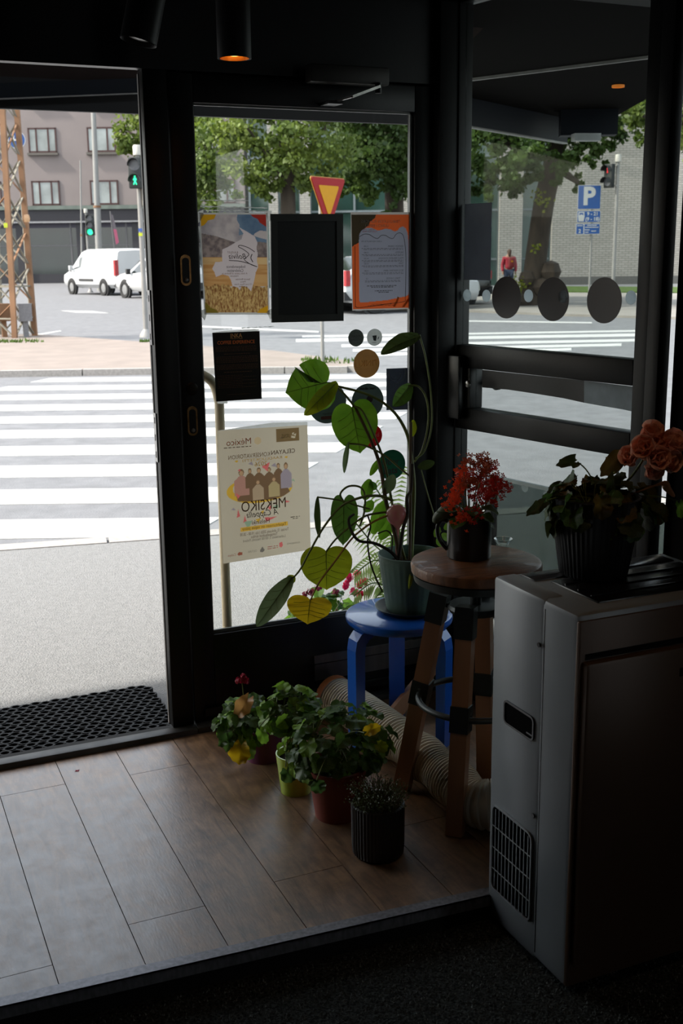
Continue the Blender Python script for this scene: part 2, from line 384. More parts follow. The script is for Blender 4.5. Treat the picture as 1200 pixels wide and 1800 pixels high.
# kick plate strip low on the door
a = wy(552, 1153, 3.518); b = wy(735, 1160, 3.518)
mb = MB(); mb.box(a.x, 1.88, 3.5165, 3.5215, wy(552, 1197, 3.518).z, a.z); kp = mb.build('kick_plate', STEEL, door)
mb = MB(); mb.box(a.x, 1.88, 3.5145, 3.5166, wy(552, 1168, 3.518).z - 0.0015, wy(552, 1168, 3.518).z + 0.0015); mb.build('seam', BLK, kp)
# tape smears left on the glass above and below the posters
TAPE = mat('tape_residue', (200, 202, 200), 0.8, var=0.3, scale=90, trans=0.45)
for k, (px0, py0, px1, py1, t) in enumerate([(352, 352, 437, 353, 2), (352, 363, 470, 366, 3), (362, 370, 470, 372, 2.5), (372, 579, 408, 578, 1.5), (424, 577, 482, 574, 1.8)]):
    A = wy(px0, py0, 3.544); B = wy(px1, py1, 3.544); n = 26; top = []; bot = []
    for i in range(n + 1):
        p = A.lerp(B, i / n); w = t * 0.00105 * (0.35 + random.random() * 0.9)
        top.append((p.x, 3.5442, p.z + w)); bot.append((p.x, 3.5442, p.z - w * random.random()))
    mb = MB(); mb.add(top + bot, [(i, i + 1, n + 2 + i, n + 1 + i) for i in range(n)]); mb.build('tape_smear', TAPE, door)
# door closer
clo = thing('door_closer', 'black door closer with silver arm above the closed door', 'door closer', (0, 0, 0))
a = wy(541, 112, 3.46); b = wy(680, 152, 3.46)
mb = MB(); mb.cbox(a.x, b.x, 3.44, 3.49, b.z, a.z, 0.006); mb.build('body', mat('closer_grey', (46, 43, 40), 0.5, 0.3), clo)
p1, p2, p3 = wy(666, 152, 3.43), wy(618, 170, 3.41), wy(583, 180, 3.47)
mb = MB(); mb.bar(p1, p2, 0.017, 0.008); mb.bar(p2, p3, 0.008, 0.006); mb.build('arm', CHROME, clo)
mb = MB(); mb.lathe([(0.011, -0.02), (0.011, 0.012)], 12, c=(p1.x, 3.435, p1.z), close=True); mb.build('spindle', BLK, clo)
mb = MB(); mb.box(p3.x - 0.02, p3.x + 0.03, 3.45, 3.523, p3.z - 0.006, p3.z + 0.004); mb.build('arm_bracket', BLK, clo)

# ---------------------------------------------------------------- angled side door on the right
PA = Vector((2.0, 3.5, 0)); AN = math.radians(11.8)
TD = Vector((math.sin(AN), -math.cos(AN), 0)); ND = Vector((math.cos(AN), math.sin(AN), 0))   # along the front, outwards
def sd_(s, o, z): return PA + TD * s + ND * o + Vector((0, 0, z))
RM = Matrix((TD, ND, Vector((0, 0, 1)))).transposed().to_4x4(); RM.translation = PA
def sz(px, py, o=0.0):
    p = wpl(px, py, PA + ND * o, ND); return ((p - PA).dot(TD), p.z)
door2 = thing('door_2', 'black framed side door with three panes, lock box and dotted glass', None, (0, 0, 0)); struct(door2)
ZT = 2.46
for nm, b in (('stile', (-0.04, 0.016, -0.03, 0.03, 0.02, ZT)), ('stile', (0.805, 0.862, -0.03, 0.03, 0.02, ZT)), ('lock_rail', (0.016, 0.805, -0.03, 0.03, 1.207, 1.284)),
              ('lock_stile', (0.016, 0.09, -0.03, 0.03, 1.065, 1.207)), ('lower_rail', (0.016, 0.805, -0.03, 0.03, 0.99, 1.065)), ('bottom_rail', (0.016, 0.805, -0.03, 0.03, 0.02, 0.24)), ('top_rail', (0.016, 0.805, -0.03, 0.03, ZT - 0.06, ZT))):
    mb = MB(); mb.cbox(*b, 0.003, M=RM); mb.build(nm, BLK, door2)
for b in ((0.016, 0.805, 1.284, ZT - 0.06), (0.09, 0.805, 1.065, 1.207), (0.016, 0.805, 0.24, 0.99)):
    mb = MB(); mb.box(b[0], b[1], -0.003, 0.003, b[2], b[3], M=RM); mb.build('glass_pane', PANE_R, door2)
mb = MB(); mb.cbox(-0.05, 0.067, -0.062, -0.03, 1.027, 1.25, 0.006, M=RM); lb = mb.build('lock_box', mat('lock_box_black', (16, 16, 16), 0.35), door2)
q = sz(823, 675, -0.062)
mb = MB(); mb.lathe([(0.012, 0), (0.012, 0.006), (0.008, 0.009)], 14, M=RM @ Matrix.Translation((q[0], -0.062, q[1])) @ Matrix.Rotation(PI / 2, 4, 'X'), close=True); mb.build('key_cylinder', CHROME, lb)
# round outside knob and rose seen through the middle pane
q = sz(865, 672, 0.06)
mb = MB(); mb.lathe([(0.008, 0.0), (0.008, 0.03), (0.02, 0.034), (0.029, 0.045), (0.029, 0.058), (0.02, 0.068), (0.0, 0.07)], 22, M=RM @ Matrix.Translation((q[0], 0.03, q[1])) @ Matrix.Rotation(-PI / 2, 4, 'X')); mb.build('outside_knob', mat('dark_knob', (70, 74, 78), 0.3, 0.7), door2)
# dark interior's reflection with slanting edge, painted as flat polygons on the middle pane
for k_, (film, q_) in enumerate(((mat('dark_reflection_paint', (16, 17, 17), 0.3), [(847, 650), (1026, 669), (1026, 708), (990, 700), (940, 692), (893, 685), (870, 683), (847, 681)]), (mat('grey_reflection_paint', (118, 122, 124), 0.5, trans=0.4), [(1026, 669), (1124, 681), (1124, 726), (1090, 719), (1060, 714), (1026, 708)]))):
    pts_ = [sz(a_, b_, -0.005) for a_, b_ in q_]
    mb = MB(); mb.add([RM @ Vector((s_, -0.0045, z_)) for s_, z_ in pts_], [tuple(range(len(pts_)))]); mb.build('painted_reflection', film, door2)  # film holds the reflection paint, no film on the glass
# fixed post, narrow light slit and the wall beyond, towards the room
mb = MB(); mb.cbox(0.866, 0.911, -0.05, 0.0, -0.1, 2.5, 0.003, M=RM); struct(mb.build('trim_6', BLK), 'black post at the hinge side of the side door')
mb = MB(); mb.box(0.911, 0.926, -0.004, 0.0, 0.3, 2.45, M=RM); struct(mb.build('window_1', PANE, None), 'narrow light slit between two black posts')
mb = MB(); mb.box(0.926, 5.6, 0.0, 0.12, -0.2, 2.6, M=RM); struct(mb.build('wall_right', DWALL), 'dark wall right of the side door')
mb = MB(); mb.box(-0.04, 0.93, -0.05, 0.05, -0.12, 0.02, M=RM); struct(mb.build('trim_7', BLK), 'black sill of the angled side door')
mb = MB(); mb.box(-0.06, 0.93, -0.05, 0.05, ZT, 2.6, M=RM); struct(mb.build('wall_right_header', BLK))
# stickers on the side door: three large dark discs, small pale dots, grey sheet
DOT_D = mat('dark_disc_film', (30, 25, 22), 0.35, var=0.15, scale=8)
DOT_L = mat('frosted_dot_film', (222, 226, 228), 0.7, var=0.05, trans=0.85)
def disc(name, s, z, r, m, label, group, o=-0.0042):
    mb = MB(); n = 40
    for oo in (o,):
        mb.add([RM @ Vector((s + r * math.cos(2 * PI * i / n), oo, z + r * math.sin(2 * PI * i / n))) for i in range(n)] + [RM @ Vector((s + r * math.cos(2 * PI * i / n), oo + 0.0008, z + r * math.sin(2 * PI * i / n))) for i in range(n)],
               [tuple(range(n)), tuple(range(2 * n - 1, n - 1, -1))] + [(i, (i + 1) % n, n + (i + 1) % n, n + i) for i in range(n)])
    return tag(mb.build(name, m), label, 'sticker', group)
for (px, py), lab in zip(((891, 523), (973, 526), (1063, 528)), ('leftmost of three large dark round stickers on the side door glass', 'middle one of three large dark round stickers on the side door glass', 'rightmost of three large dark round stickers on the side door glass')):
    s, z = sz(px, py); disc('round_sticker', s, z, 0.069, DOT_D, lab, 'large dark discs on the side door')
for (px, py), lab in zip(((822, 519), (856, 520), (930, 520), (991, 521), (1069, 523)), ('small pale dot at the left edge of the side door pane', 'faint small dot just left of the first dark disc', 'small pale dot between the first and second dark discs', 'small pale dot between the second and third dark discs', 'faint small dot right of the last dark disc')):
    if px == 1069: px = 1110
    s, z = sz(px, py); disc('round_sticker', s, z, 0.0205, DOT_L, lab, 'small pale dots on the side door')
s0, z0 = sz(817, 492); s1, z1 = sz(866, 356)
mb = MB(); mb.box(s0, s1, -0.0052, -0.004, z0, z1, M=RM); tag(mb.build('paper_sheet', mat('grey_sheet', (150, 152, 158), 0.8, var=0.05, trans=0.6)), 'plain dark grey sheet taped inside the side door pane', 'sheet')

# ---------------------------------------------------------------- ceiling spotlights
def spotlight(loc, label, lit, tilt=0.0, h=0.38, r=0.045, power=0.0):
    t = thing('ceiling_spotlight', label, 'lamp', loc, 0, 'black cylinder spotlights on the ceiling')
    Mx = Matrix.Translation((0, 0, 0)) @ Matrix.Rotation(tilt, 4, 'Y')
    mb = MB(); mb.lathe([(r * 0.86, 0.012), (r, 0.0), (r, h * 0.62), (r * 0.9, h * 0.66), (0, h * 0.66)], 28, M=Mx); mb.build('housing', mat('spot_black', (11, 11, 12), 0.5), t)
    mb = MB(); mb.lathe([(r * 0.86, 0.0), (r * 0.8, 0.02), (r * 0.55, 0.045), (r * 0.3, 0.05)], 28, M=Mx); mb.build('reflector', mat('brass_reflector', (200, 140, 70), 0.3, 1.0) if lit else mat('dark_reflector', (24, 20, 16), 0.5), t)
    mb = MB(); mb.lathe([(0.0, 0.006), (r * 0.62, 0.010), (r * 0.62, 0.03), (0, 0.03)], 18, M=Mx); mb.build('bulb', mat('warm_bulb', (255, 176, 90), 0.5, emit=2.5) if lit else mat('dead_bulb', (120, 116, 110), 0.3), t)
    mb = MB(); mb.tube([(0, 0, h * 0.6), (0, 0, 2.485 - loc[2])], 0.012, 10); mb.build('stem', MATS['spot_black'], t)
    if power:
        ld = bpy.data.lights.new('spot_glow', 'SPOT'); ld.energy = power; ld.color = (1.0, 0.70, 0.42); ld.spot_size = math.radians(105); ld.spot_blend = 0.9; ld.shadow_soft_size = 0.03
        lo = bpy.data.objects.new('spot_glow', ld); COL.objects.link(lo); lo.parent = t; lo.location = (0, 0, -0.01)
    return t
p = wy(412, 103, 3.0)
spotlight((p.x, 3.0, p.z), 'lit black cylinder spotlight hanging over the door', True, h=0.3, power=0.5)
p = wy(243, 74, 2.9)
spotlight((p.x, 2.9, p.z), 'unlit black spotlight in the dark upper left corner', False, 0.25, h=0.28)
p = wy(1108, -14, 1.72)
spotlight((p.x, 1.72, p.z), 'lit black cylinder spotlight right above the air conditioner', True, h=0.25, r=0.058, power=0.45)
spotlight((0.9, -0.9, 2.12), 'lit black cylinder spotlight further back in the room', True, h=0.3, power=0.2)
# ================================================================ the street outside
UVM = Matrix((SU, SV, Vector((0, 0, 1)))).transposed().to_4x4()
ALB = 0.46
ZR = -0.06                                                       # road level
ASPH = mat('road_asphalt', (146, 147, 150), 0.9, var=0.12, scale=6, bump=0.5, bscale=90, spec=0.2)
WALK = mat('pavement_asphalt', (160, 160, 159), 0.9, var=0.14, scale=55, bump=0.7, bscale=130, spec=0.2)
PAINT = mat('road_paint', (236, 236, 233), 0.75, var=0.07, scale=5, bump=0.2, bscale=60)
GRAN = mat('granite_kerb', (190, 184, 178), 0.8, var=0.15, scale=30)
def ground_poly(px, z, thick, base=None):
    pts = [gz(a, b, z) for a, b in px]
    mb = MB(); mb.prism([(p.x, p.y) for p in pts], 'z', z - thick, z); return mb
mb = MB(); mb.box(-120, 160, 4.2, 180, ZR - 0.4, ZR, M=UVM)
road = struct(mb.build('floor_road', ASPH), 'grey asphalt road crossing in front of the shop')
# pavement in front of the shop up to the near kerb
a = gz(0, 973, ZR); b = gz(290, 952, ZR); dk = (b - a).normalized()
k0 = a - dk * 6; k1 = b + dk * 14
mb = MB(); mb.prism([(-6, 3.4), (k0.x, k0.y), (k1.x, k1.y), (k1.x + 1, 1.0), (4, -3), (2.8, -3), (2.24, 2.6), (2.02, 3.6), (1.95, 3.62)], 'z', ZR - 0.3, -0.045)
walk = struct(mb.build('floor_pavement', WALK), 'light grey asphalt pavement outside the door')
nk = Vector((-dk.y, dk.x, 0))
for i in range(-4, 14):
    p = a + dk * (i * 1.0 + 0.62); q = p + dk * 0.985
    mb = MB(); mb.prism([(p.x, p.y), (q.x, q.y), (q.x + nk.x * 0.14, q.y + nk.y * 0.14), (p.x + nk.x * 0.14, p.y + nk.y * 0.14)], 'z', ZR - 0.05, -0.040)
    mb.build('kerb_stone', GRAN, walk)
# skewed zebra crossing ahead
ends = lambda v: -0.80 + 0.31 * (v - 7.02)
for k in range(10):
    v0 = 6.585 + 0.966 * k; v1 = v0 + 0.50
    uL = -7.0 + 0.31 * k
    mb = MB(); mb.prism([(uL, v0), (ends(v0), v0), (ends(v1), v1), (uL + 0.15, v1)], 'z', 0, 0.006)
    o = mb.build('zebra_stripe', PAINT, road); o.matrix_local = Matrix.Translation((0, 0, ZR)) @ UVM
# second crossing further right
rows = [(531, 597, 1118, 583, 580), (520, 603, 1125, 591, 586), (600, 612, 1125, 600, 595.5), (620, 621, 1092, 608, 603.5), (640, 630, 1004, 616, 611.5)]
for x0, yl, x1, yb, yt in rows:
    sl = (yl - yb) * 0.0
    c = [(x0, yl - 4 - 3), (x1, yt), (x1, yb), (x0, yl - 3)]
    c = [(x0, yt + 10), (x1, yt), (x1, yb), (x0, yb + 10)]
    mb = ground_poly(c, ZR + 0.006, 0.006); mb.build('zebra_stripe', PAINT, road)
for c in ([(108, 546), (160, 546.5), (190, 550), (134, 549)], [(60, 588), (105, 581), (108, 582), (64, 590)], [(340, 572), (560, 582), (560, 584.5), (340, 574)], [(640, 655), (722, 658), (722, 661), (640, 658)], [(816, 563), (1040, 566), (1040, 568), (816, 565)]):
    mb = ground_poly(c, ZR + 0.006, 0.006); mb.build('lane_marking', PAINT, road)
# traffic island
isl = [(-420, 584), (60, 587), (270, 602), (480, 616), (610, 633), (627, 640), (610, 644.5), (500, 645.5), (290, 647), (0, 652), (-420, 660)]
mb = ground_poly(isl, 0.02, 0.1)
island = struct(mb.build('floor_island', mat('island_paving', (164, 150, 140), 0.9, var=0.12, scale=2.0, bump=0.3, bscale=40)), 'pale sandy traffic island beyond the crossing')
pts = [gz(x, y, 0.02) for x, y in isl[5:]]
for i in range(len(pts) - 1):
    L_ = (pts[i + 1] - pts[i]).length; n = max(1, int(L_ / 1.1))
    for j in range(min(n, 12)):
        p = pts[i].lerp(pts[i + 1], j / n); q = pts[i].lerp(pts[i + 1], (j + 0.985) / n); t = (q - p).normalized(); nn = Vector((t.y, -t.x, 0))
        if nn.dot(SV) > 0: nn = -nn
        mb = MB(); mb.prism([(p.x, p.y), (q.x, q.y), (q.x + nn.x * 0.12, q.y + nn.y * 0.12), (p.x + nn.x * 0.12, p.y + nn.y * 0.12)], 'z', ZR - 0.02, 0.03); mb.build('kerb_stone', GRAN, island)
GRASS = mat('grass_green', (96, 128, 44), 0.9, var=0.35, scale=3, trans=0.3)
def tuft(name, pts, n, h, label):
    mb = MB()
    for i in range(n):
        c, rad = random.choice(pts); a = random.random() * 6.28; d = rad * math.sqrt(random.random()); p = c + SU * (d * math.cos(a)) + SV * (d * math.sin(a) * 0.6)
        w = 0.012 + 0.01 * random.random(); hh = h * (0.4 + random.random()); an = random.random() * 6.28; dx = Vector((math.cos(an), math.sin(an), 0)); lean = Vector((random.uniform(-1, 1), random.uniform(-1, 1), 0)) * hh * 0.4
        mb.add([p - dx * w, p + dx * w, p + lean + Vector((0, 0, hh))], [(0, 1, 2)])
    return tag(mb.build(name, GRASS), label, 'grass', kind='stuff')
tuft('grass_tufts', [(gz(20, 600, 0.02), 0.5), (gz(50, 601, 0.02), 0.35), (gz(-10, 602, 0.02), 0.4), (gz(258, 601, 0.02), 0.15), (gz(590, 636, 0.02), 0.5), (gz(560, 633, 0.02), 0.3)], 420, 0.06, 'sparse grass growing round the mast foot on the traffic island')
# grassy verge by the far right building
mb = ground_poly([(985, 503), (1300, 505), (1300, 514), (985, 512)], 0.0, 0.1); struct(mb.build('floor_verge', GRASS), 'strip of grass along the white brick building')
mb = ground_poly([(650, 512), (1300, 516), (1300, 560), (1000, 552), (820, 545), (650, 540)], -0.0, 0.08); struct(mb.build('floor_far_pavement', mat('far_paving', (172, 166, 158), 0.9, var=0.12, scale=1.5)), 'far pavement round the linden trunk')

# ---------------------------------------------------------------- building on the left
def wb(mb, px0, px1, py0, py1, v, d, c=None):
    """upright box on the plane at street distance v, front face towards us, depth d behind"""
    A = uvz(av(px0, py1, v)); B = uvz(av(px1, py0, v))
    mb.box(A[0], B[0], v, v + d, A[2], B[2], M=UVM); return mb
VB = 74.0
STUC = mat('mauve_grey_stucco', (168, 156, 152), 0.9, var=0.10, scale=0.35, bump=0.15, bscale=3)
bl = thing('apartment_building', 'mauve grey stucco block with dark shopfront behind the white van', 'building')
def ub(u0, u1, v0, v1, z0, z1, name, m, parent):
    mb = MB(); mb.box(u0, u1, v0, v1, z0, z1, M=UVM); return mb.build(name, m, parent)
def U(px, v, py=400): return uvz(av(px, py, v))[0]
def Z(py, v, px=150): return uvz(av(px, py, v))[2]
u0, u1 = U(-260, VB), U(520, VB)
zc = Z(361, VB)
ub(u0, u1, VB, VB + 10, zc, zc + 16, 'wall', STUC, bl)
ub(u0, u1, VB - 0.35, VB + 0.1, zc - 0.25, zc - 0.02, 'cornice', mat('verdigris_cornice', (128, 140, 130), 0.8, var=0.2, scale=2), bl)
DSH = mat('shopfront_black', (46, 44, 52), 0.6, var=0.1, scale=2)
ub(u0, u1, VB - 0.2, VB + 0.2, Z(389, VB), zc - 0.25, 'fascia', DSH, bl)
ub(u0, u1, VB - 0.35, VB - 0.2, Z(391, VB), Z(388.5, VB), 'fascia_strip', mat('pale_strip', (170, 170, 172), 0.6), bl)
ub(u0, u1, VB, VB + 0.3, ZR, Z(481, VB), 'plinth', DSH, bl)
WGL = mat('window_glass_far', (168, 178, 176), 0.08, var=0.5, scale=0.5, spec=0.9)
SGL = mat('shop_glass_far', (40, 52, 46), 0.06, var=0.5, scale=0.4, spec=0.9)
for pa, pb in ((-60, 28), (50, 134), (148, 232), (246, 330), (345, 430)):
    s = ub(U(pa, VB), U(pb, VB), VB + 0.02, VB + 0.1, Z(481, VB), Z(391, VB), 'shop_window', SGL, bl)
    ub(U(pa, VB), U(pb, VB), VB - 0.02, VB + 0.02, Z(400, VB), Z(391, VB), 'blind', mat('violet_blind', (72, 68, 84), 0.7), s)
    ub(U(pa + (pb - pa) * 0.86, VB), U(pa + (pb - pa) * 0.89, VB), VB - 0.03, VB + 0.02, Z(481, VB), Z(391, VB), 'glazing_bar', mat('bar_grey', (120, 118, 120), 0.6), s)
    ub(U(pa, VB), U(pb, VB), VB - 0.02, VB + 0.02, Z(432, VB), Z(430.5, VB), 'transom_line', MATS['bar_grey'], s)
for pa, pb in ((28, 50), (134, 148), (232, 246), (330, 345)):
    ub(U(pa, VB), U(pb, VB), VB - 0.1, VB + 0.2, ZR, Z(391, VB), 'pier', DSH, bl)
FRM = mat('brown_window_frame', (84, 50, 46), 0.7, var=0.15)
SILL = mat('concrete_sill', (124, 118, 110), 0.9)
ust = U(186, VB) - U(84, VB); zst = Z(247, VB) - Z(340, VB)
ww, wh = U(109, VB) - U(60, VB), Z(318, VB) - Z(361, VB)
uc0 = U(85, VB); zb0 = Z(361, VB) + 0.03
for c in range(-2, 5):
    for r in range(0, 3):
        cu = uc0 + c * ust; zb = zb0 + r * zst
        mb = MB(); fw_ = 0.10
        for b in ((cu - ww / 2, cu + ww / 2, zb, zb + fw_), (cu - ww / 2, cu + ww / 2, zb + wh - fw_, zb + wh), (cu - ww / 2, cu - ww / 2 + fw_, zb, zb + wh), (cu + ww / 2 - fw_, cu + ww / 2, zb, zb + wh), (cu - ww * 0.24, cu - ww * 0.18, zb, zb + wh), (cu + ww * 0.18, cu + ww * 0.24, zb, zb + wh)):
            mb.box(b[0], b[1], VB - 0.06, VB + 0.02, b[2], b[3], M=UVM)
        w = mb.build('window', FRM, bl)
        for a_, b_ in ((-0.5, -0.21), (-0.21, 0.21), (0.21, 0.5)):
            ub(cu + a_ * ww, cu + b_ * ww, VB - 0.03, VB - 0.005, zb, zb + wh, 'pane', WGL, w)
        ub(cu - ww * 0.54, cu + ww * 0.54, VB - 0.22, VB, zb - 0.16, zb - 0.02, 'sill', SILL, w)

# ---------------------------------------------------------------- white brick and glass building on the right
VR = 58.0
def brick_mat():
    m = bpy.data.materials.new('white_brick'); m.use_nodes = True; N = m.node_tree.nodes; L = m.node_tree.links; b = N['Principled BSDF']
    tc = N.new('ShaderNodeTexCoord'); mp = N.new('ShaderNodeMapping'); mp.inputs['Rotation'].default_value = (-PI / 2, 0, 0)
    vt = N.new('ShaderNodeVectorRotate'); vt.rotation_type = 'Z_AXIS'; vt.inputs['Angle'].default_value = YAW
    br = N.new('ShaderNodeTexBrick'); br.inputs['Scale'].default_value = 1.0; br.inputs['Brick Width'].default_value = 0.33; br.inputs['Row Height'].default_value = 0.11; br.inputs['Mortar Size'].default_value = 0.014
    br.inputs['Color1'].default_value = lin((212, 206, 196)); br.inputs['Color2'].default_value = lin((198, 192, 182)); br.inputs['Mortar'].default_value = lin((160, 154, 146))
    L.new(tc.outputs['Object'], vt.inputs['Vector']); L.new(vt.outputs[0], mp.inputs[0]); L.new(mp.outputs[0], br.inputs['Vector']); L.new(br.outputs[0], b.inputs['Base Color']); b.inputs['Roughness'].default_value = 0.9
    for k_ in ('Color1', 'Color2', 'Mortar'): br.inputs[k_].default_value = tuple(x * ALB for x in br.inputs[k_].default_value[:3]) + (1,)
    return m
WBR = brick_mat()
br_ = thing('brick_building', 'white brick building with tall green glass bays behind the trees', 'building')
def UR(px, py=400): return uvz(av(px, py, VR))[0]
def ZRb(py, px=950): return uvz(av(px, py, VR))[2]
zb_, zt_ = ZRb(496), ZRb(496) + 17
for pa, pb in ((474, 490), (528, 546), (700, 724), (876, 916)):
    ub(UR(pa), UR(pb), VR - 0.3, VR + 0.5, ZR, zt_, 'brick_pier', WBR, br_)
ub(UR(968), UR(1420), VR - 0.3, VR + 6, zb_ + 0.0, zt_, 'brick_wall', WBR, br_)
ub(UR(968), UR(1420), VR - 0.35, VR + 5, ZR, zb_ + 0.25, 'plinth', mat('grey_plinth', (120, 118, 114), 0.9), br_)
BGL = mat('green_bay_glass', (58, 86, 78), 0.08, var=0.4, scale=0.35, spec=0.8)
ALU = mat('pale_alu', (150, 160, 162), 0.5, 0.4)
for pa, pb in ((440, 474), (490, 528), (546, 700), (724, 876), (916, 968)):
    g = ub(UR(pa), UR(pb), VR + 0.1, VR + 0.3, ZR, zt_, 'glass_bay', BGL, br_)
    w = UR(pb) - UR(pa); n = max(1, int(w / 1.6))
    for i in range(n + 1):
        ub(UR(pa) + w * i / n - 0.05, UR(pa) + w * i / n + 0.05, VR, VR + 0.12, ZR, zt_, 'mullion', ALU, g)
    for zz in (1.2, 3.6, 6.2, 8.8):
        ub(UR(pa), UR(pb), VR + 0.02, VR + 0.12, zz, zz + 0.1, 'transom', ALU, g)
ub(UR(916), UR(1000), VR + 4, VR + 6, ZR, zt_, 'core_wall', mat('inner_grey', (60, 64, 62), 0.9), br_)
ub(UR(430), UR(968), VR + 0.9, VR + 6, ZR, zt_, 'inner_floor_block', MATS['inner_grey'], br_)

# ---------------------------------------------------------------- trees
BARK = mat('rough_bark', (84, 72, 60), 0.95, var=0.4, scale=5, bump=1.0, bscale=14, stretch=(1, 1, 0.3))
LEAF_A = mat('linden_leaves', (160, 180, 76), 0.6, var=0.0, scale=0.8, trans=0.42, col2=(84, 114, 42))
LEAF_B = mat('dark_linden_leaves', (118, 150, 60), 0.6, var=0.0, scale=0.8, trans=0.4, col2=(56, 88, 36))
def tree(name, label, trunk, radii, branches, blobs, leaf, n, size, group='street trees across the road'):
    base = trunk[0]
    t = thing(name, label, 'tree', base, 0, group)
    L0 = lambda p: Vector(p) - base
    mb = MB(); mb.tube(bez([L0(p) for p in trunk], 5), [radii[0] + (radii[1] - radii[0]) * i / (5 * (len(trunk) - 1)) for i in range(5 * (len(trunk) - 1) + 1)], 12); tr = mb.build('trunk', BARK, t)
    for i, bpts in enumerate(branches):
        mb = MB(); mb.tube(bez([L0(p) for p in bpts], 4), [radii[1] * 0.6 * (1 - 0.8 * k / (4 * (len(bpts) - 1))) for k in range(4 * (len(bpts) - 1) + 1)], 7); mb.build('branch', BARK, t)
    vol = sum(b[1] ** 2 for b in blobs); vs = []; fs = []
    for c, r in blobs:
        m = int(n * r * r / vol)
        # clumps inside each blob
        clumps = []
        for q in range(max(4, int(r * r * 7))):
            d = Vector((random.gauss(0, 1), random.gauss(0, 1), random.gauss(0, 1))).normalized() * (r * random.uniform(0.45, 1.0)); d.z *= 0.8
            clumps.append((c + d, r * random.uniform(0.16, 0.32)))
        for q in range(m):
            cc, cr = random.choice(clumps)
            d = Vector((random.gauss(0, 1), random.gauss(0, 1), random.gauss(0, 0.7)))
            p = L0(cc + d * cr * 0.6)
            nn = Vector((random.gauss(0, 1), random.gauss(0, 1), random.gauss(0.5, 0.8))).normalized()
            x = nn.orthogonal().normalized(); y = nn.cross(x); a = random.random() * 6.28
            x, y = x * math.cos(a) + y * math.sin(a), y * math.cos(a) - x * math.sin(a); s = size * random.uniform(0.6, 1.25)
            o = len(vs); vs += [p - y * s * 0.5, p + x * s * 0.36 - y * s * 0.1, p + x * s * 0.26 + y * s * 0.3, p + y * s * 0.62, p - x * s * 0.26 + y * s * 0.3, p - x * s * 0.36 - y * s * 0.1]
            fs.append((o, o + 1, o + 2, o + 3, o + 4, o + 5))
    me = bpy.data.meshes.new('foliage'); me.from_pydata([tuple(v) for v in vs], [], fs); me.update()
    f = link('foliage', me, leaf, t); f['kind'] = 'stuff'
    return t
def B(px, py, v, r): return (av(px, py, v), r)
tree('linden_tree', 'leafy tree whose trunk rises above the black framed notice', [av(505, 545, 34), av(505, 440, 34), av(506, 350, 34), av(500, 230, 34), av(498, 60, 34)], (0.27, 0.17),
     [[av(504, 330, 34), av(470, 270, 33.5), av(430, 220, 33)], [av(505, 320, 34), av(545, 260, 34), av(590, 200, 34)], [av(504, 300, 34), av(500, 240, 33), av(480, 150, 33)]],
     [B(400, 255, 34, 1.5), B(470, 225, 33, 1.6), B(545, 245, 34, 1.5), B(500, 300, 34.5, 0.9), B(455, 305, 33.8, 0.8), B(560, 300, 34, 0.75), B(430, 130, 34, 1.9), B(540, 110, 34, 1.9), B(490, 30, 34, 1.9), B(385, 320, 34.4, 0.8), B(430, 335, 33.6, 0.55), B(480, 335, 33.5, 0.45), B(530, 325, 33.5, 0.5), B(360, 345, 34, 0.6), B(465, 270, 32.6, 0.8), B(520, 275, 32.6, 0.8)], LEAF_A, 22000, 0.14)
tree('linden_tree', 'leafy tree behind the orange menu with ivy up its trunk', [av(695, 540, 38), av(694, 430, 38), av(692, 330, 38), av(690, 180, 38), av(688, 40, 38)], (0.36, 0.24),
     [[av(692, 300, 38), av(650, 240, 37.5), av(620, 190, 37)], [av(692, 290, 38), av(740, 230, 38), av(780, 180, 38)]],
     [B(640, 265, 37, 1.5), B(700, 240, 37.5, 1.6), B(690, 320, 37.4, 0.9), B(640, 320, 37.8, 0.7), B(620, 200, 37, 1.6), B(760, 230, 38, 1.6), B(690, 110, 38, 2.2), B(720, 340, 37, 0.6), B(665, 350, 37.2, 0.55), B(690, 375, 37.2, 0.4), B(650, 300, 36.6, 0.8), B(600, 290, 36.8, 0.7), B(610, 330, 37, 0.45)], LEAF_B, 19000, 0.16)
tree('linden_tree', 'leafy tree beside the mauve building, mostly hidden by the door post', [av(302, 540, 46), av(301, 420, 46), av(300, 300, 46), av(298, 150, 46)], (0.36, 0.26),
     [[av(300, 320, 46), av(260, 260, 46), av(225, 230, 46)]],
     [B(245, 232, 45.5, 1.15), B(222, 256, 45, 0.55), B(285, 240, 46, 1.3), B(345, 255, 46, 1.5), B(370, 320, 46, 0.9), B(300, 160, 46, 2.4), B(235, 275, 45.5, 0.4), B(330, 320, 46.5, 0.9)], LEAF_A, 11000, 0.17)
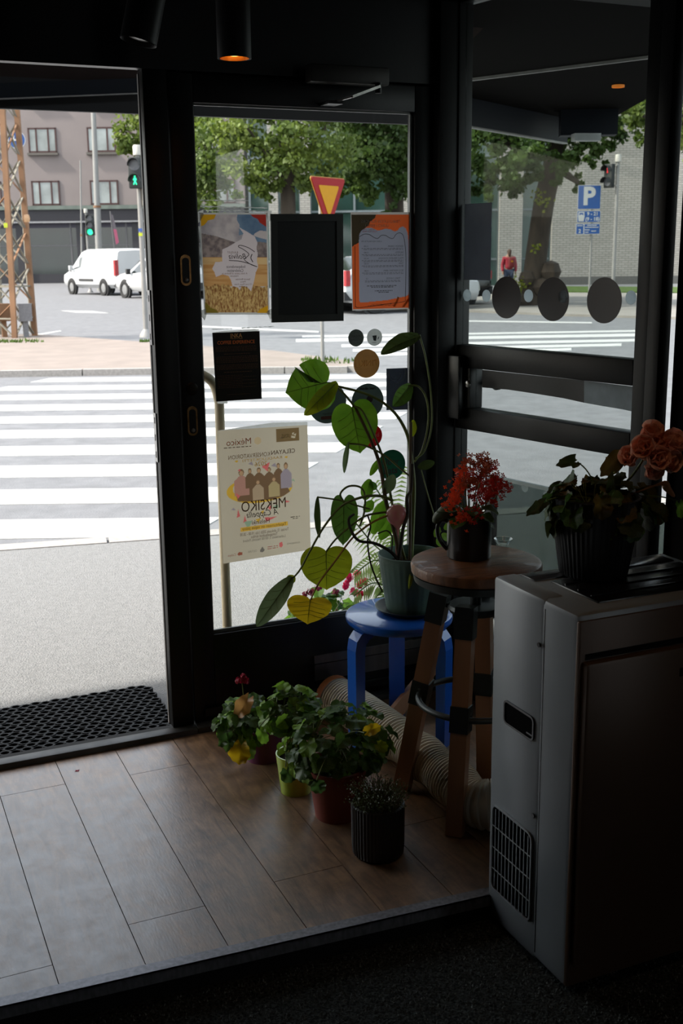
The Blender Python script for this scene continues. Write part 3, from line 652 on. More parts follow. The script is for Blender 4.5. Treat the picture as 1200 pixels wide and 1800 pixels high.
big = tree('linden_tree', 'old tree with burled leaning trunk seen through the side door', [av(926, 545, 35), av(936, 500, 35), av(945, 430, 35), av(957, 350, 35), av(975, 270, 35), av(985, 150, 35)], (0.36, 0.27),
     [[av(968, 300, 35), av(1010, 270, 35), av(1060, 230, 34.6), av(1100, 200, 34.6)], [av(962, 320, 35), av(915, 270, 34.6), av(870, 240, 34)], [av(972, 290, 35), av(1000, 310, 34), av(1030, 330, 33.6)]],
     [B(860, 270, 34.6, 1.1), B(840, 330, 34.6, 0.75), B(905, 265, 34, 0.95), B(960, 250, 34, 1.0), B(930, 300, 34, 0.6), B(1020, 262, 34.4, 0.6), B(1055, 268, 34.2, 0.45), B(1000, 300, 34, 0.32), B(1018, 325, 33.8, 0.26), B(900, 330, 34.4, 0.5), B(990, 200, 35, 1.8), B(880, 180, 35, 1.8), B(1075, 235, 34.4, 0.6), B(840, 250, 33, 0.9), B(835, 300, 33, 0.7), B(880, 300, 33, 0.6), B(925, 275, 33, 0.7), B(985, 270, 33.4, 0.6), B(870, 345, 33.6, 0.4), B(1040, 285, 33.6, 0.3), B(975, 320, 33.4, 0.3)], LEAF_B, 22000, 0.14)
bb = big.location
for px, py, r in ((968, 478, 0.34), (925, 490, 0.26), (952, 505, 0.30), (915, 530, 0.25)):
    c = av(px, py, 34.75) - bb
    mb = MB(); mb.lathe([(0.05 * r, -r), (0.7 * r, -0.7 * r), (r, 0), (0.7 * r, 0.75 * r), (0.05 * r, r)], 10, c=c, ripple=lambda a: 1 + 0.14 * math.sin(3 * a + r * 40)); mb.build('burl', BARK, big)
tree('linden_tree', 'tree crown hanging into the upper right of the side door view', [av(1230, 560, 34), av(1228, 420, 34), av(1225, 200, 34)], (0.4, 0.3), [[av(1226, 230, 34), av(1180, 200, 33), av(1130, 205, 32)]],
     [B(1140, 205, 32, 0.7), B(1128, 245, 32, 0.32), B(1150, 262, 32.2, 0.28), B(1180, 200, 33, 1.3), B(1108, 190, 32, 0.4), B(1240, 180, 34, 2.0)], LEAF_A, 5000, 0.15)
# ivy climbing the trunk of the second tree and sprigs on the old one
def sprig(px, py, v, r, n, name, parent, leaf):
    mb = MB(); c = av(px, py, v) - parent.location
    for i in range(n):
        p = c + Vector((random.gauss(0, r), random.gauss(0, r), random.gauss(0, r))); nn = Vector((random.gauss(0, 1), random.gauss(0, 1), random.gauss(0, 1))).normalized(); x = nn.orthogonal().normalized() * 0.07; y = nn.cross(x)
        mb.add([p - x, p - y * 0.6, p + x, p + y], [(0, 1, 2, 3)])
    o = mb.build(name, leaf, parent); o['kind'] = 'stuff'
LEAF_Y = mat('yellow_sprig_leaves', (196, 196, 60), 0.6, trans=0.4, col2=(120, 150, 50))
for a_ in ((915, 500, 34.3, 0.12, 40), (940, 436, 34.3, 0.07, 14), (905, 515, 34.3, 0.1, 30), (950, 352, 34.3, 0.15, 40)): sprig(*a_, 'sprig', big, LEAF_Y)
# ================================================================ vehicles, signs, masts, a passer-by
RUB = mat('tyre_rubber', (28, 28, 28), 0.85)
DGL = mat('car_window_dark', (36, 44, 44), 0.08, spec=0.9, var=0.3, scale=1)
ALLOY = mat('wheel_alloy', (176, 178, 180), 0.4, 0.5)
TRIM = mat('black_plastic_trim', (40, 41, 43), 0.7)
REDL = mat('tail_lamp_red', (196, 30, 40), 0.25, var=0.2, scale=8)
def vehicle(name, label, group, st, wheels, paint, loc, nose, side_win, screen, rear, lamp_z, tr=0.33, trimstrip=False):
    """st: stations (x from nose, z bottom, z belt, z top, half width, half roof width)"""
    t = thing(name, label, 'van' if name == 'van' else 'car', loc, math.atan2(nose.y, nose.x) + PI, group)
    Lc = st[-1][0] / 2
    sec = lambda s: [(0, s[1]), (s[4] * 0.86, s[1]), (s[4], s[1] + 0.16), (s[4] * 1.01, (s[1] + s[2]) / 2), (s[4] * 0.985, s[2]), (s[5], s[3] - 0.07), (s[5] * 0.88, s[3]), (0, s[3] + 0.02)]
    vs = []; fs = []; n = 14
    for s in st:
        h = sec(s); ring = [(s[0] - Lc, -y, z) for y, z in h] + [(s[0] - Lc, y, z) for y, z in h[-2:0:-1]]
        vs += ring
    n = len(ring)
    for i in range(len(st) - 1):
        for j in range(n): fs.append((i * n + j, i * n + (j + 1) % n, (i + 1) * n + (j + 1) % n, (i + 1) * n + j))
    fs += [tuple(range(n)), tuple((len(st) - 1) * n + j for j in range(n - 1, -1, -1))]
    mb = MB(); mb.add(vs, fs, True); body = mb.build('body', paint, t)
    def at(x, k):
        for a, b in zip(st, st[1:]):
            if a[0] <= x <= b[0]:
                f = (x - a[0]) / (b[0] - a[0]); return [p + (q - p) * f for p, q in zip(a, b)][k]
        return st[-1][k]
    def side(x, f, sgn, o=0.012):
        hb, zb, hr, zr = at(x, 4) * 0.985, at(x, 2), at(x, 5), at(x, 3) - 0.07
        return (x - Lc, sgn * (hb + (hr - hb) * f + o), zb + (zr - zb) * f)
    for sgn in (-1, 1):
        for w in side_win:
            mb = MB(); mb.add([side(x, f, sgn) for x, f in w], [tuple(range(len(w)))]); mb.build('side_window', DGL, t)
        mb = MB(); x = screen[0] + 0.25; hb = at(x, 4)
        mb.cbox(x - Lc - 0.06, x - Lc + 0.06, min(sgn * (hb + 0.02), sgn * (hb + 0.2)), max(sgn * (hb + 0.02), sgn * (hb + 0.2)), at(x, 2) - 0.02, at(x, 2) + 0.2, 0.02); mb.build('wing_mirror', TRIM if not trimstrip else paint, t)
        mb = MB(); x = st[-1][0]; hb = st[-2][4]
        mb.box(x - Lc - 0.12, x - Lc + 0.012, min(sgn * (hb - 0.16), sgn * (hb + 0.008)), max(sgn * (hb - 0.16), sgn * (hb + 0.008)), *lamp_z); mb.build('tail_lamp', REDL, t)
        if trimstrip:
            mb = MB(); y = at(2.4, 4) * 1.01; mb.box(1.7 - Lc, 3.0 - Lc, min(sgn * y, sgn * (y + 0.02)), max(sgn * y, sgn * (y + 0.02)), 0.6, 0.7); mb.build('rub_strip', TRIM, t)
            mb = MB(); mb.box(0.9 - Lc, 1.02 - Lc, min(sgn * y, sgn * (y + 0.02)), max(sgn * y, sgn * (y + 0.02)), 1.0, 1.06); mb.build('door_handle', TRIM, t)
        for wxp in wheels:
            y = at(wxp, 4); Mx = Matrix.Translation((wxp - Lc, sgn * (y - 0.10), tr)) @ Matrix.Rotation(PI / 2 * -sgn, 4, 'X')
            mb = MB(); mb.lathe([(tr * 1.22, 0.0), (tr * 1.22, 0.112)], 24, M=Mx, close=True); mb.build('wheel_arch', TRIM, t)
            mb = MB(); mb.lathe([(tr * 0.55, 0.0), (tr * 0.94, 0.0), (tr, 0.03), (tr, 0.13), (tr * 0.94, 0.155), (tr * 0.66, 0.15), (tr * 0.6, 0.12)], 24, M=Mx); wl_ = mb.build('wheel', RUB, t)
            mb = MB(); mb.lathe([(0, 0.135), (tr * 0.2, 0.14), (tr * 0.6, 0.125)], 20, M=Mx, ripple=lambda a: 1 - 0.04 * math.cos(5 * a)); mb.build('hub_cap', ALLOY, wl_)
    def cap(x0, x1, k=0.9):
        a0, a1 = at(x0, 5) * k, at(x1, 5) * k
        mb = MB(); mb.add([(x0 - Lc, -a0, at(x0, 3) + 0.03), (x0 - Lc, a0, at(x0, 3) + 0.03), (x1 - Lc, a1, at(x1, 3) + 0.03), (x1 - Lc, -a1, at(x1, 3) + 0.03)], [(0, 1, 2, 3)]); return mb
    cap(*screen).build('windscreen', DGL, t)
    if rear: cap(*rear).build('rear_window', DGL, t)
    mb = MB(); x = st[-1][0] - Lc; mb.box(x - 0.2, x + 0.05, -st[-1][4], st[-1][4], 0.38, 0.62); mb.build('bumper', TRIM, t)
    mb = MB(); mb.box(x + 0.045, x + 0.056, -0.26, 0.26, 0.64, 0.75); mb.build('number_plate', mat('plate_white', (225, 225, 225), 0.5), t)
    return t
WHT = mat('white_car_paint', (240, 242, 243), 0.25, var=0.02, scale=2, coat=0.5)
VANST = [(0.0, .45, .70, .80, .78, .70), (0.10, .34, .85, .98, .92, .82), (0.85, .30, 1.05, 1.20, .98, .84), (1.72, .30, 1.12, 1.90, .99, .80), (2.2, .30, 1.12, 1.97, .99, .82), (4.86, .32, 1.12, 1.96, .99, .84), (4.97, .42, 1.10, 1.88, .97, .82)]
SUVST = [(0, .45, .70, .80, .76, .68), (.12, .30, .82, .93, .88, .78), (1.10, .28, .95, 1.08, .92, .80), (1.85, .28, .98, 1.56, .92, .68), (2.5, .28, 1.0, 1.65, .92, .67), (3.7, .28, 1.0, 1.58, .92, .65), (4.25, .32, .98, 1.14, .90, .68), (4.40, .45, .80, .95, .86, .70)]
ang = math.radians(50); nose = -SU * math.cos(ang) + SV * math.sin(ang)
rear_wheel = av(187, 517, 49.5); rear_wheel.z = ZR
left = Vector((-nose.y, nose.x, 0))
ctr = rear_wheel - left * 0.9 + nose * 1.45
vehicle('van', 'white panel van parked in front of the dark shopfront', None, VANST, (0.95, 3.9), WHT, (ctr.x, ctr.y, ZR), nose, [[(1.0, 0.1), (1.85, 0.1), (1.9, 0.72), (1.62, 0.8), (1.35, 0.5)]], (0.9, 1.68), None, (0.85, 1.5), 0.33, True)
fw_ = av(222, 519, 46.4); fw_.z = ZR
ctr = fw_ - left * 0.85 - nose * 1.35
SW = [[(1.35, 0.08), (2.45, 0.08), (2.45, 0.86), (1.95, 0.86)], [(2.55, 0.08), (3.4, 0.08), (3.4, 0.84), (2.55, 0.86)]]
vehicle('car', 'white car parked behind the white van', None, SUVST, (0.88, 3.55), WHT, (ctr.x, ctr.y, ZR), nose, SW, (1.15, 1.8), (3.78, 4.2), (0.85, 1.15), 0.34)
n2 = (SU * math.cos(math.radians(25)) + SV * math.sin(math.radians(25))).normalized()
c0 = av(591, 545, 32.5); ctr = c0 + n2 * 2.1
vehicle('car', 'white car with red tail lamp showing beside the orange menu', None, SUVST, (0.88, 3.55), WHT, (ctr.x, ctr.y, ZR), n2, SW, (1.15, 1.8), (3.78, 4.2), (0.78, 1.2), 0.34)
ctr = av(735, 540, 36.5)
vehicle('car', 'dark car behind the grey sheet on the side door', None, SUVST, (0.88, 3.55), mat('black_car_paint', (26, 28, 32), 0.2, var=0.1, coat=0.5), (ctr.x, ctr.y, ZR), -SU, SW, (1.15, 1.8), (3.78, 4.2), (0.85, 1.1), 0.34)

# ---------------------------------------------------------------- lattice mast on the island
RUST = mat('rusty_brown_steel', (164, 122, 88), 0.85, var=0.3, scale=1.6, bump=0.2)
GREYS = mat('weathered_grey_paint', (162, 156, 140), 0.8, var=0.2, scale=2.0)
mast = thing('lattice_mast', 'rusty tapering lattice mast standing on the traffic island', 'mast')
vm = 23.0
cb = [av(x, y, v) for x, y, v in ((-36, 604, vm + 0.2), (27, 606, vm - 0.2), (62, 600, vm + 0.45), (2, 598, vm + 0.85))]
for c in cb: c.z = 0.02
ct = [av(x, 150, v) for x, v in ((-40, vm + 0.3), (2, vm), (26, vm + 0.35), (-16, vm + 0.7))]
zt_m = 4.8
legs = []
for i in range(4):
    a_ = cb[i]; b_ = Vector((ct[i].x, ct[i].y, ct[i].z)); b_ = a_ + (b_ - a_) * ((zt_m + 1.5) / (b_.z - a_.z)); legs.append((a_, b_))
    mb = MB(); mb.bar(a_, b_, 0.10, 0.10, up=SV); mb.build('leg', RUST if i in (1, 2) else GREYS, mast)
for f in range(4):
    (a0, a1), (b0, b1) = legs[f], legs[(f + 1) % 4]; n = 9
    for k in range(n):
        t0, t1 = k / n, (k + 1) / n
        mb = MB(); mb.bar(a0.lerp(a1, t0), b0.lerp(b1, t1), 0.045, 0.018); mb.build('brace', GREYS if (k + f) % 3 else RUST, mast)
        mb = MB(); mb.bar(b0.lerp(b1, t0), a0.lerp(a1, t1), 0.045, 0.018); mb.build('brace', GREYS, mast)
    for tz in (0.06, 0.16):
        mb = MB(); mb.bar(a0.lerp(a1, tz), b0.lerp(b1, tz), 0.045, 0.03); mb.build('rail', GREYS, mast)
for px in (6, 44):
    p = av(px, 560, vm + 0.1); mb = MB(); z = p.z
    mb.box(p.x - 0.13, p.x + 0.13, p.y - 0.1, p.y + 0.1, z - 0.05, z + 0.30); mb.box(p.x - 0.05, p.x + 0.05, p.y - 0.05, p.y + 0.05, 0.02, z - 0.04); mb.build('junction_box', mat('box_grey', (150, 148, 150), 0.7) if px > 20 else RUST, mast)
p = av(10, 396, vm - 0.28); mb = MB(); mb.box(-0.035, 0.035, -0.01, 0.01, -0.045, 0.045, M=Matrix.Translation(p) @ UVM); mb.build('yellow_tag', mat('fluorescent_yellow', (226, 240, 40), 0.6), mast)
p = av(47, 384, vm); mb = MB(); mb.lathe([(0.0, -0.08), (0.05, -0.07), (0.065, 0), (0.05, 0.07), (0, 0.08)], 12, c=p); mb.build('amber_lamp', mat('amber_lens', (240, 190, 140), 0.3), mast)
# round blue direction sign behind the mast
p = av(30, 246, 25.5); rs = 14.5 / FPX * 25.5
bs = thing('direction_sign', 'round blue sign with white arrow behind the lattice mast', 'traffic sign', p, -YAW)
MX = Matrix.Rotation(PI / 2, 4, 'X')
BLUE = mat('sign_blue', (24, 92, 172), 0.45, var=0.08); SWHT = mat('sign_white', (232, 232, 228), 0.5, var=0.04)
mb = MB(); mb.lathe([(0, 0), (rs, 0), (rs, 0.02), (0, 0.02)], 30, M=MX); mb.build('plate', BLUE, bs)
mb = MB(); mb.lathe([(rs * 0.93, 0.0205), (rs, 0.0205), (rs, 0.0225), (rs * 0.93, 0.0225)], 30, M=MX); mb.build('border', SWHT, bs)
mb = MB(); mb.prism([(-0.09, -0.02), (0.02, -0.02), (0.02, -0.075), (0.125, 0.0), (0.02, 0.075), (0.02, 0.02), (-0.05, 0.02), (-0.05, 0.09), (-0.09, 0.09)], 'y', -0.0245, -0.0215); mb.build('arrow', SWHT, bs)
mb = MB(); mb.tube([(0, 0.04, rs), (0, 0.04, 0.02 - p.z)], 0.03, 10); mb.build('post', GREYS, bs)

# ---------------------------------------------------------------- traffic signals
def lens(px_r, v): return px_r / FPX * v
def signal(name, label, px, py_top, py_bot, v, pole_px, base_py, lit, figure, kind_, faces=0.0, base_z=0.02, dx=0.0):
    """two-lamp head (top, bottom) on a pole; lit = index of the lit lamp"""
    base = av(pole_px, base_py, v); base.z = base_z
    t = thing(name, label, 'traffic light', base, -YAW + faces)
    top = av(px, py_top, v); bot = av(px, py_bot, v)
    h = top.z - bot.z; w = h * 0.43; off = (top - base).dot(SU) if not faces else dx
    z0 = bot.z - base.z
    mb = MB(); mb.cbox(off - w / 2, off + w / 2, -0.17, -0.02, z0, z0 + h, 0.02); mb.build('housing', mat('signal_black', (34, 40, 38), 0.6), t)
    n = kind_
    for i in range(n):
        zc_ = z0 + h * (n - i - 0.5) / n; r = min(w * 0.42, h / n * 0.42)
        on = (i == lit)
        m = (mat('signal_green_glow', (40, 255, 170), 0.4, emit=0.42) if figure != 'red' else mat('signal_red_glow', (255, 60, 70), 0.4, emit=0.36)) if (on and figure == 'disc') else mat('signal_lens_grey', (120, 122, 128), 0.3, var=0.2, scale=20) if not on else mat('signal_lens_dark', (10, 40, 32), 0.4)
        Mx = Matrix.Translation((off, -0.172, zc_)) @ MX
        mb = MB(); mb.lathe([(0, 0.004), (r * 0.7, 0.003), (r, 0)], 22, M=Mx); ln = mb.build('lens', m, t)
        mb = MB(); a0 = -0.2; vs_ = []
        k = 14
        for j in range(k + 1):
            a = a0 + (PI + 0.4) * j / k
            for yy in (0.0, -0.16): vs_.append((off + r * 1.08 * math.cos(a), -0.17 + yy, zc_ + r * 1.08 * math.sin(a)))
        mb.add(vs_, [(2 * j, 2 * j + 1, 2 * j + 3, 2 * j + 2) for j in range(k)]); mb.build('visor', MATS['signal_black'], t)
        if on and figure in ('green', 'red'):
            gm = mat('signal_green_glow', (40, 255, 170), 0.4, emit=0.42) if figure == 'green' else mat('signal_red_glow', (255, 60, 70), 0.4, emit=0.36)
            s = r
            # one connected walking figure: head, body, legs
            pts = [(-0.10, 0.60), (-0.16, 0.72), (-0.10, 0.84), (0.04, 0.88), (0.14, 0.80), (0.14, 0.68), (0.06, 0.58), (0.20, 0.46), (0.34, 0.10), (0.22, 0.04), (0.16, 0.22), (0.14, -0.12), (0.36, -0.70), (0.18, -0.76), (0.02, -0.28), (-0.18, -0.76), (-0.36, -0.68), (-0.16, -0.10), (-0.14, 0.22), (-0.26, 0.02), (-0.38, 0.08), (-0.22, 0.46)]
            if figure == 'red': pts = [(x * 0.55, y) for x, y in pts]
            mb = MB(); mb.prism([(off + x * s, zc_ + y * s) for x, y in pts], 'y', -0.184, -0.178); mb.build('lit_figure', gm, ln)
    mb = MB(); mb.tube([(0, 0.05, 0), (0, 0.05, z0 + h * 1.12)], [0.055, 0.045], 12); mb.build('pole', mat('pole_galvanised', (176, 174, 170), 0.6, 0.2, var=0.12, scale=3), t)
    mb = MB(); mb.lathe([(0.14, 0), (0.13, 0.05), (0.07, 0.14), (0.06, 0.16)], 14, c=(0, 0.05, 0)); mb.build('pole_foot', MATS['pole_galvanised'], t)
    mb = MB(); mb.lathe([(0.085, 0), (0.085, 0.16), (0.07, 0.19), (0, 0.19)], 14, c=(0, 0.05, z0 + h * 1.08)); mb.build('pole_cap', mat('cap_white', (226, 222, 210), 0.6), t)
    for zz in (z0 + 0.05, z0 + h - 0.05):
        mb = MB(); mb.box(min(off, 0) - 0.02, max(off, 0) + 0.03, -0.04, 0.05, zz - 0.02, zz + 0.02); mb.build('bracket', MATS['pole_galvanised'], t)
    return t
t = signal('pedestrian_signal', 'pedestrian signal with green walking figure on pale pole', 238, 277, 332, 22.6, 257, 602, 1, 'green', 2)
for py, m, lab in ((404, mat('sticker_blue', (70, 110, 190), 0.6), 0), (412, MATS['fluorescent_yellow'], 1)):
    z = av(248, py, 22.5).z - t.location.z
    mb = MB(); mb.box(-0.045, 0.03, -0.004, 0.0, z - 0.03, z + 0.03); mb.build('pole_sticker', m, t)
mb = MB(); mb.cbox(0.06, 0.17, -0.03, 0.2, av(248, 362, 22.5).z - t.location.z, av(248, 276, 22.5).z - t.location.z, 0.02); mb.build('rear_housing', mat('aged_white_plastic', (212, 206, 190), 0.6), t)
signal('traffic_signal', 'green traffic light above the roof of the white van', 158, 377, 414, 54, 158, 505, 2, 'disc', 3, base_z=ZR)
# far grey lamp post, banner flag
def post_(name, label, cat, px_b, px_t, v, r0, r1, zt, m):
    b_ = av(px_b, 500, v); b_.z = ZR; t_ = av(px_t, 195, v); d = (t_ - b_) / (t_.z - b_.z)
    t = thing(name, label, cat, b_)
    zm = zt * 0.42
    mb = MB(); mb.tube([(0, 0, 0), d * zm], [r0, r0 * 0.92], 12); mb.build('lower_shaft', m, t)
    mb = MB(); mb.tube([d * zm, d * zt], [r0 * 0.8, r1], 12); mb.build('upper_shaft', m, t)
    mb = MB(); mb.lathe([(r0 * 1.08, -0.05), (r0 * 1.1, 0.05)], 12, c=d * zm); mb.build('collar', MATS['rusty_brown_steel'], t)
    return t
post_('lamp_post', 'tall grey lamp post rising behind the white van', 'lamp post', 176, 164, 56, 0.17, 0.11, 9.5, mat('lamp_post_grey', (168, 168, 164), 0.6, var=0.1, scale=1))
post_('lamp_post', 'slim pale pole with box left of the green traffic light', 'pole', 144, 140, 62, 0.05, 0.04, 6.6, MATS['lamp_post_grey'])
p = av(202, 430, 57); fl = thing('banner_flag', 'slanted grey and pink banner flag behind the white van', 'flag', (p.x, p.y, ZR), -YAW)
h = p.z - ZR
mb = MB(); mb.tube([(0.1, 0, 0), (-0.15, 0, h + 1.6)], 0.03, 8); mb.build('flag_pole', MATS['bar_grey'], fl)
mb = MB(); mb.prism([(0.06, h + 0.0), (0.20, h + 0.1), (0.12, h + 0.72), (-0.04, h + 0.75)], 'y', -0.02, 0.0); mb.build('pink_cloth', mat('pink_cloth', (196, 96, 130), 0.8), fl)
mb = MB(); mb.prism([(-0.04, h + 0.75), (0.12, h + 0.72), (-0.02, h + 1.4), (-0.13, h + 1.5)], 'y', -0.02, 0.0); mb.build('grey_cloth', mat('grey_cloth', (110, 104, 112), 0.8), fl)

# give-way sign
pb = gz(567, 637, 0.02); vgw = uvz(pb)[1]
gw = thing('give_way_sign', 'red and yellow give way triangle above the framed black notice', 'traffic sign', pb, -YAW + math.radians(56))
c = av(577, 313, vgw - 0.05) - pb; c = Vector((0.0, 0, c.z)); w = 54 / FPX * vgw / 2 / math.cos(math.radians(56)); hh = w * 1.80
def tri(k, y0, y1, name, m, parent):
    z_ = c.z - hh * 0.36; ww_ = w * k; mb = MB(); pts = []
    for cx, cz, a0 in ((c.x + ww_ - 0.03 * k, z_ + hh * 0.36 * k - 0.03 * k, -0.5), (c.x - ww_ + 0.03 * k, z_ + hh * 0.36 * k - 0.03 * k, 1.57), (c.x, z_ - hh * 0.64 * k + 0.06 * k, 3.64)):
        for j in range(5):
            a = a0 + (2.07 if j else 0) * j / 4; pts.append((cx + 0.03 * k * math.cos(a), cz + 0.03 * k * math.sin(a)))
    mb.prism(pts, 'y', y0, y1); return mb.build(name, m, parent)
tri(1.0, -0.15, -0.135, 'red_border', mat('sign_red', (176, 14, 24), 0.6, spec=0.2, var=0.06), gw)
tri(0.60, -0.156, -0.15, 'yellow_field', mat('sign_yellow', (236, 166, 0), 0.6, spec=0.2, var=0.05), gw)
tri(1.04, -0.134, -0.125, 'yellow_rim', mat('sign_rim', (226, 160, 60), 0.5), gw)
for zz in (0.2, 0.42):
    mb = MB(); mb.box(-0.02, 0.02, -0.126, 0.0, c.z - zz - 0.015, c.z - zz + 0.015); mb.build('bracket', MATS['pole_galvanised'], gw)
mb = MB(); mb.tube([(0, 0.0, 0), (0, 0.0, c.z - 0.05)], 0.028, 12); mb.build('post', MATS['pole_galvanised'], gw)
# pedestrian signal and parking sign seen through the side door
vp = 31.5
t = signal('pedestrian_signal', 'pedestrian signal showing red, seen sideways through the side door', 1054, 288, 330, vp, 1073, 545, 0, 'red', 2, faces=math.radians(-52), base_z=0.0, dx=-0.16)
sgn = thing('parking_sign', 'blue parking sign with two plates below, seen through the side door', 'traffic sign', (0, 0, 0), 0)
b_ = av(1034, 545, vp + 0.4); b_.z = 0.0; sgn.location = b_; sgn.rotation_euler = (0, 0, -YAW)
def plate(px0, px1, py0, py1, name):
    A = av(px0, py1, vp + 0.3) - b_; B_ = av(px1, py0, vp + 0.3) - b_
    x0, x1, z0, z1 = A.dot(SU), B_.dot(SU), A.z, B_.z
    mb = MB(); mb.prism(rrect(x0, x1, z0, z1, 0.02), 'y', -0.06, -0.045); p_ = mb.build(name, SWHT, sgn)
    mb = MB(); mb.prism(rrect(x0 + 0.012, x1 - 0.012, z0 + 0.012, z1 - 0.012, 0.015), 'y', -0.063, -0.0601); mb.build('blue_field', BLUE, p_)
    return p_, x0, x1, z0, z1
def letters(s, size, x, z, m, parent, y=-0.0635, mirror=False, **k):
    me = text_mesh(s, size, **k); o = link('lettering', me, m, parent); o.rotation_euler = (PI / 2, 0, 0); o.location = (x, y, z)
    if mirror: o.scale = (-1, 1, 1)
    return o
p_, x0, x1, z0, z1 = plate(1015, 1057, 325, 368, 'parking_plate')
letters('P', (z1 - z0) * 1.02, (x0 + x1) / 2 - 0.01, (z0 + z1) / 2 + 0.01, SWHT, p_, bold=0.025)
p_, x0, x1, z0, z1 = plate(1014, 1056, 370, 391, 'hours_plate')
xm = x0 + (x1 - x0) * 0.66
letters('9 - 21', (z1 - z0) * 0.42, xm, z0 + (z1 - z0) * 0.72, SWHT, p_, bold=0.004)
letters('(9 - 18)', (z1 - z0) * 0.42, xm, z0 + (z1 - z0) * 0.27, SWHT, p_, bold=0.004)
xc = x0 + (x1 - x0) * 0.18; hh_ = z1 - z0
mb = MB(); mb.prism([(xc - 0.07, z0 + hh_ * 0.1), (xc + 0.07, z0 + hh_ * 0.1), (xc + 0.09, z0 + hh_ * 0.55), (xc + 0.08, z0 + hh_ * 0.9), (xc - 0.08, z0 + hh_ * 0.9), (xc - 0.09, z0 + hh_ * 0.55)], 'y', -0.0660, -0.0632); mb.build('meter_symbol', SWHT, p_)
mb = MB(); mb.prism([(xc - 0.055, z0 + hh_ * 0.6), (xc, z0 + hh_ * 0.7), (xc + 0.055, z0 + hh_ * 0.6), (xc + 0.05, z0 + hh_ * 0.82), (xc - 0.05, z0 + hh_ * 0.82)], 'y', -0.0668, -0.0661); mb.build('meter_window', BLUE, p_)
p_, x0, x1, z0, z1 = plate(1012, 1055, 393, 412, 'zone_plate')
mb = MB(); xq = x0 + (x1 - x0) * 0.33; mb.box(xq - 0.012, xq + 0.012, -0.0650, -0.0632, z0, z1); mb.build('divider', SWHT, p_)
letters('2', (z1 - z0) * 0.5, x0 + (x1 - x0) * 0.16, z0 + (z1 - z0) * 0.3, SWHT, p_, bold=0.004)
for fx, fz, wd in ((0.16, 0.82, 0.22), (0.66, 0.84, 0.4), (0.66, 0.66, 0.55), (0.47, 0.42, 0.2), (0.45, 0.2, 0.16), (0.74, 0.3, 0.2)):
    mb = MB(); xx = x0 + (x1 - x0) * fx; ww_ = (x1 - x0) * wd / 2; zz = z0 + (z1 - z0) * fz; mb.box(xx - ww_, xx + ww_, -0.0645, -0.0632, zz - 0.010, zz + 0.010); mb.build('fine_print', SWHT, p_)
mb = MB(); mb.tube([(0, 0, 0), (0, 0, av(1035, 325, vp + 0.4).z)], 0.03, 10); mb.build('post', MATS['pole_galvanised'], sgn)

# ---------------------------------------------------------------- passer-by in red
vpn = 41.0
pf = av(893, 522, vpn); pf.z = -0.0
H_ = 1.70
per = thing('person', 'person in red jacket and jeans with backpack walking near the old tree', 'person', pf, -YAW)
def skin_mesh(name, verts, edges, radii, m, parent, root=0, sub=2):
    me = bpy.data.meshes.new(name); me.from_pydata(verts, edges, []); o = link(name, me, m, parent)
    md = o.modifiers.new('skin', 'SKIN'); md.use_smooth_shade = True
    for i, r in enumerate(radii): me.skin_vertices[0].data[i].radius = (r, r) if not isinstance(r, tuple) else r
    for i in range(len(verts)): me.skin_vertices[0].data[i].use_root = (i == root)
    sb = o.modifiers.new('sub', 'SUBSURF'); sb.levels = sub; sb.render_levels = sub
    return o
SKIN = mat('skin_tone', (188, 140, 116), 0.6)
V_ = [(0, 0, .95), (0, .01, 1.12), (0, .01, 1.30), (0, 0, 1.42), (0, -.01, 1.50), (0, -.02, 1.60), (0, -.02, 1.68), (-.17, 0, 1.38), (-.23, .02, 1.12), (-.22, -.06, .90), (-.215, -.09, .80), (.17, 0, 1.38), (.24, .02, 1.12), (.23, -.06, .90), (.225, -.09, .80), (-.09, 0, .90), (-.10, -.03, .50), (-.10, .03, .08), (-.10, -.10, .03), (.09, 0, .90), (.10, .06, .50), (.10, .13, .09), (.10, .02, .03)]
E_ = [(0, 1), (1, 2), (2, 3), (3, 4), (4, 5), (5, 6), (3, 7), (7, 8), (8, 9), (9, 10), (3, 11), (11, 12), (12, 13), (13, 14), (0, 15), (15, 16), (16, 17), (17, 18), (0, 19), (19, 20), (20, 21), (21, 22)]
skin_mesh('body', V_, E_, [.13, .12, .14, .10, .055, .085, .06, .06, .045, .035, .03, .06, .045, .035, .03, .09, .06, .04, .04, .09, .06, .04, .04], SKIN, per)
skin_mesh('jacket', [V_[0], V_[1], V_[2], V_[3], V_[7], V_[8], V_[9], V_[11], V_[12], V_[13]], [(0, 1), (1, 2), (2, 3), (3, 4), (4, 5), (5, 6), (3, 7), (7, 8), (8, 9)], [.165, .155, .17, .13, .085, .07, .055, .085, .07, .055], mat('red_jacket', (190, 44, 66), 0.8, var=0.15, scale=6), per)
skin_mesh('jeans', [V_[0], V_[15], V_[16], V_[17], V_[19], V_[20], V_[21]], [(0, 1), (1, 2), (2, 3), (0, 4), (4, 5), (5, 6)], [.145, .105, .08, .06, .105, .08, .06], mat('blue_denim', (62, 78, 108), 0.85), per)
skin_mesh('hair', [(0, -.0, 1.63), (0, -.06, 1.62), (0, -.09, 1.50), (0, -.09, 1.42)], [(0, 1), (1, 2), (2, 3)], [.10, .085, .06, .03], mat('brown_hair', (96, 66, 46), 0.7), per)
mb = MB(); mb.cbox(-0.05, 0.17, -0.32, -0.14, 1.05, 1.40, 0.05); bp_ = mb.build('backpack', mat('dark_red_pack', (150, 40, 44), 0.8, var=0.2, scale=8), per)
mb = MB(); mb.box(0.02, 0.10, -0.325, -0.32, 1.24, 1.29); mb.build('yellow_patch', MATS['sign_yellow'], bp_)

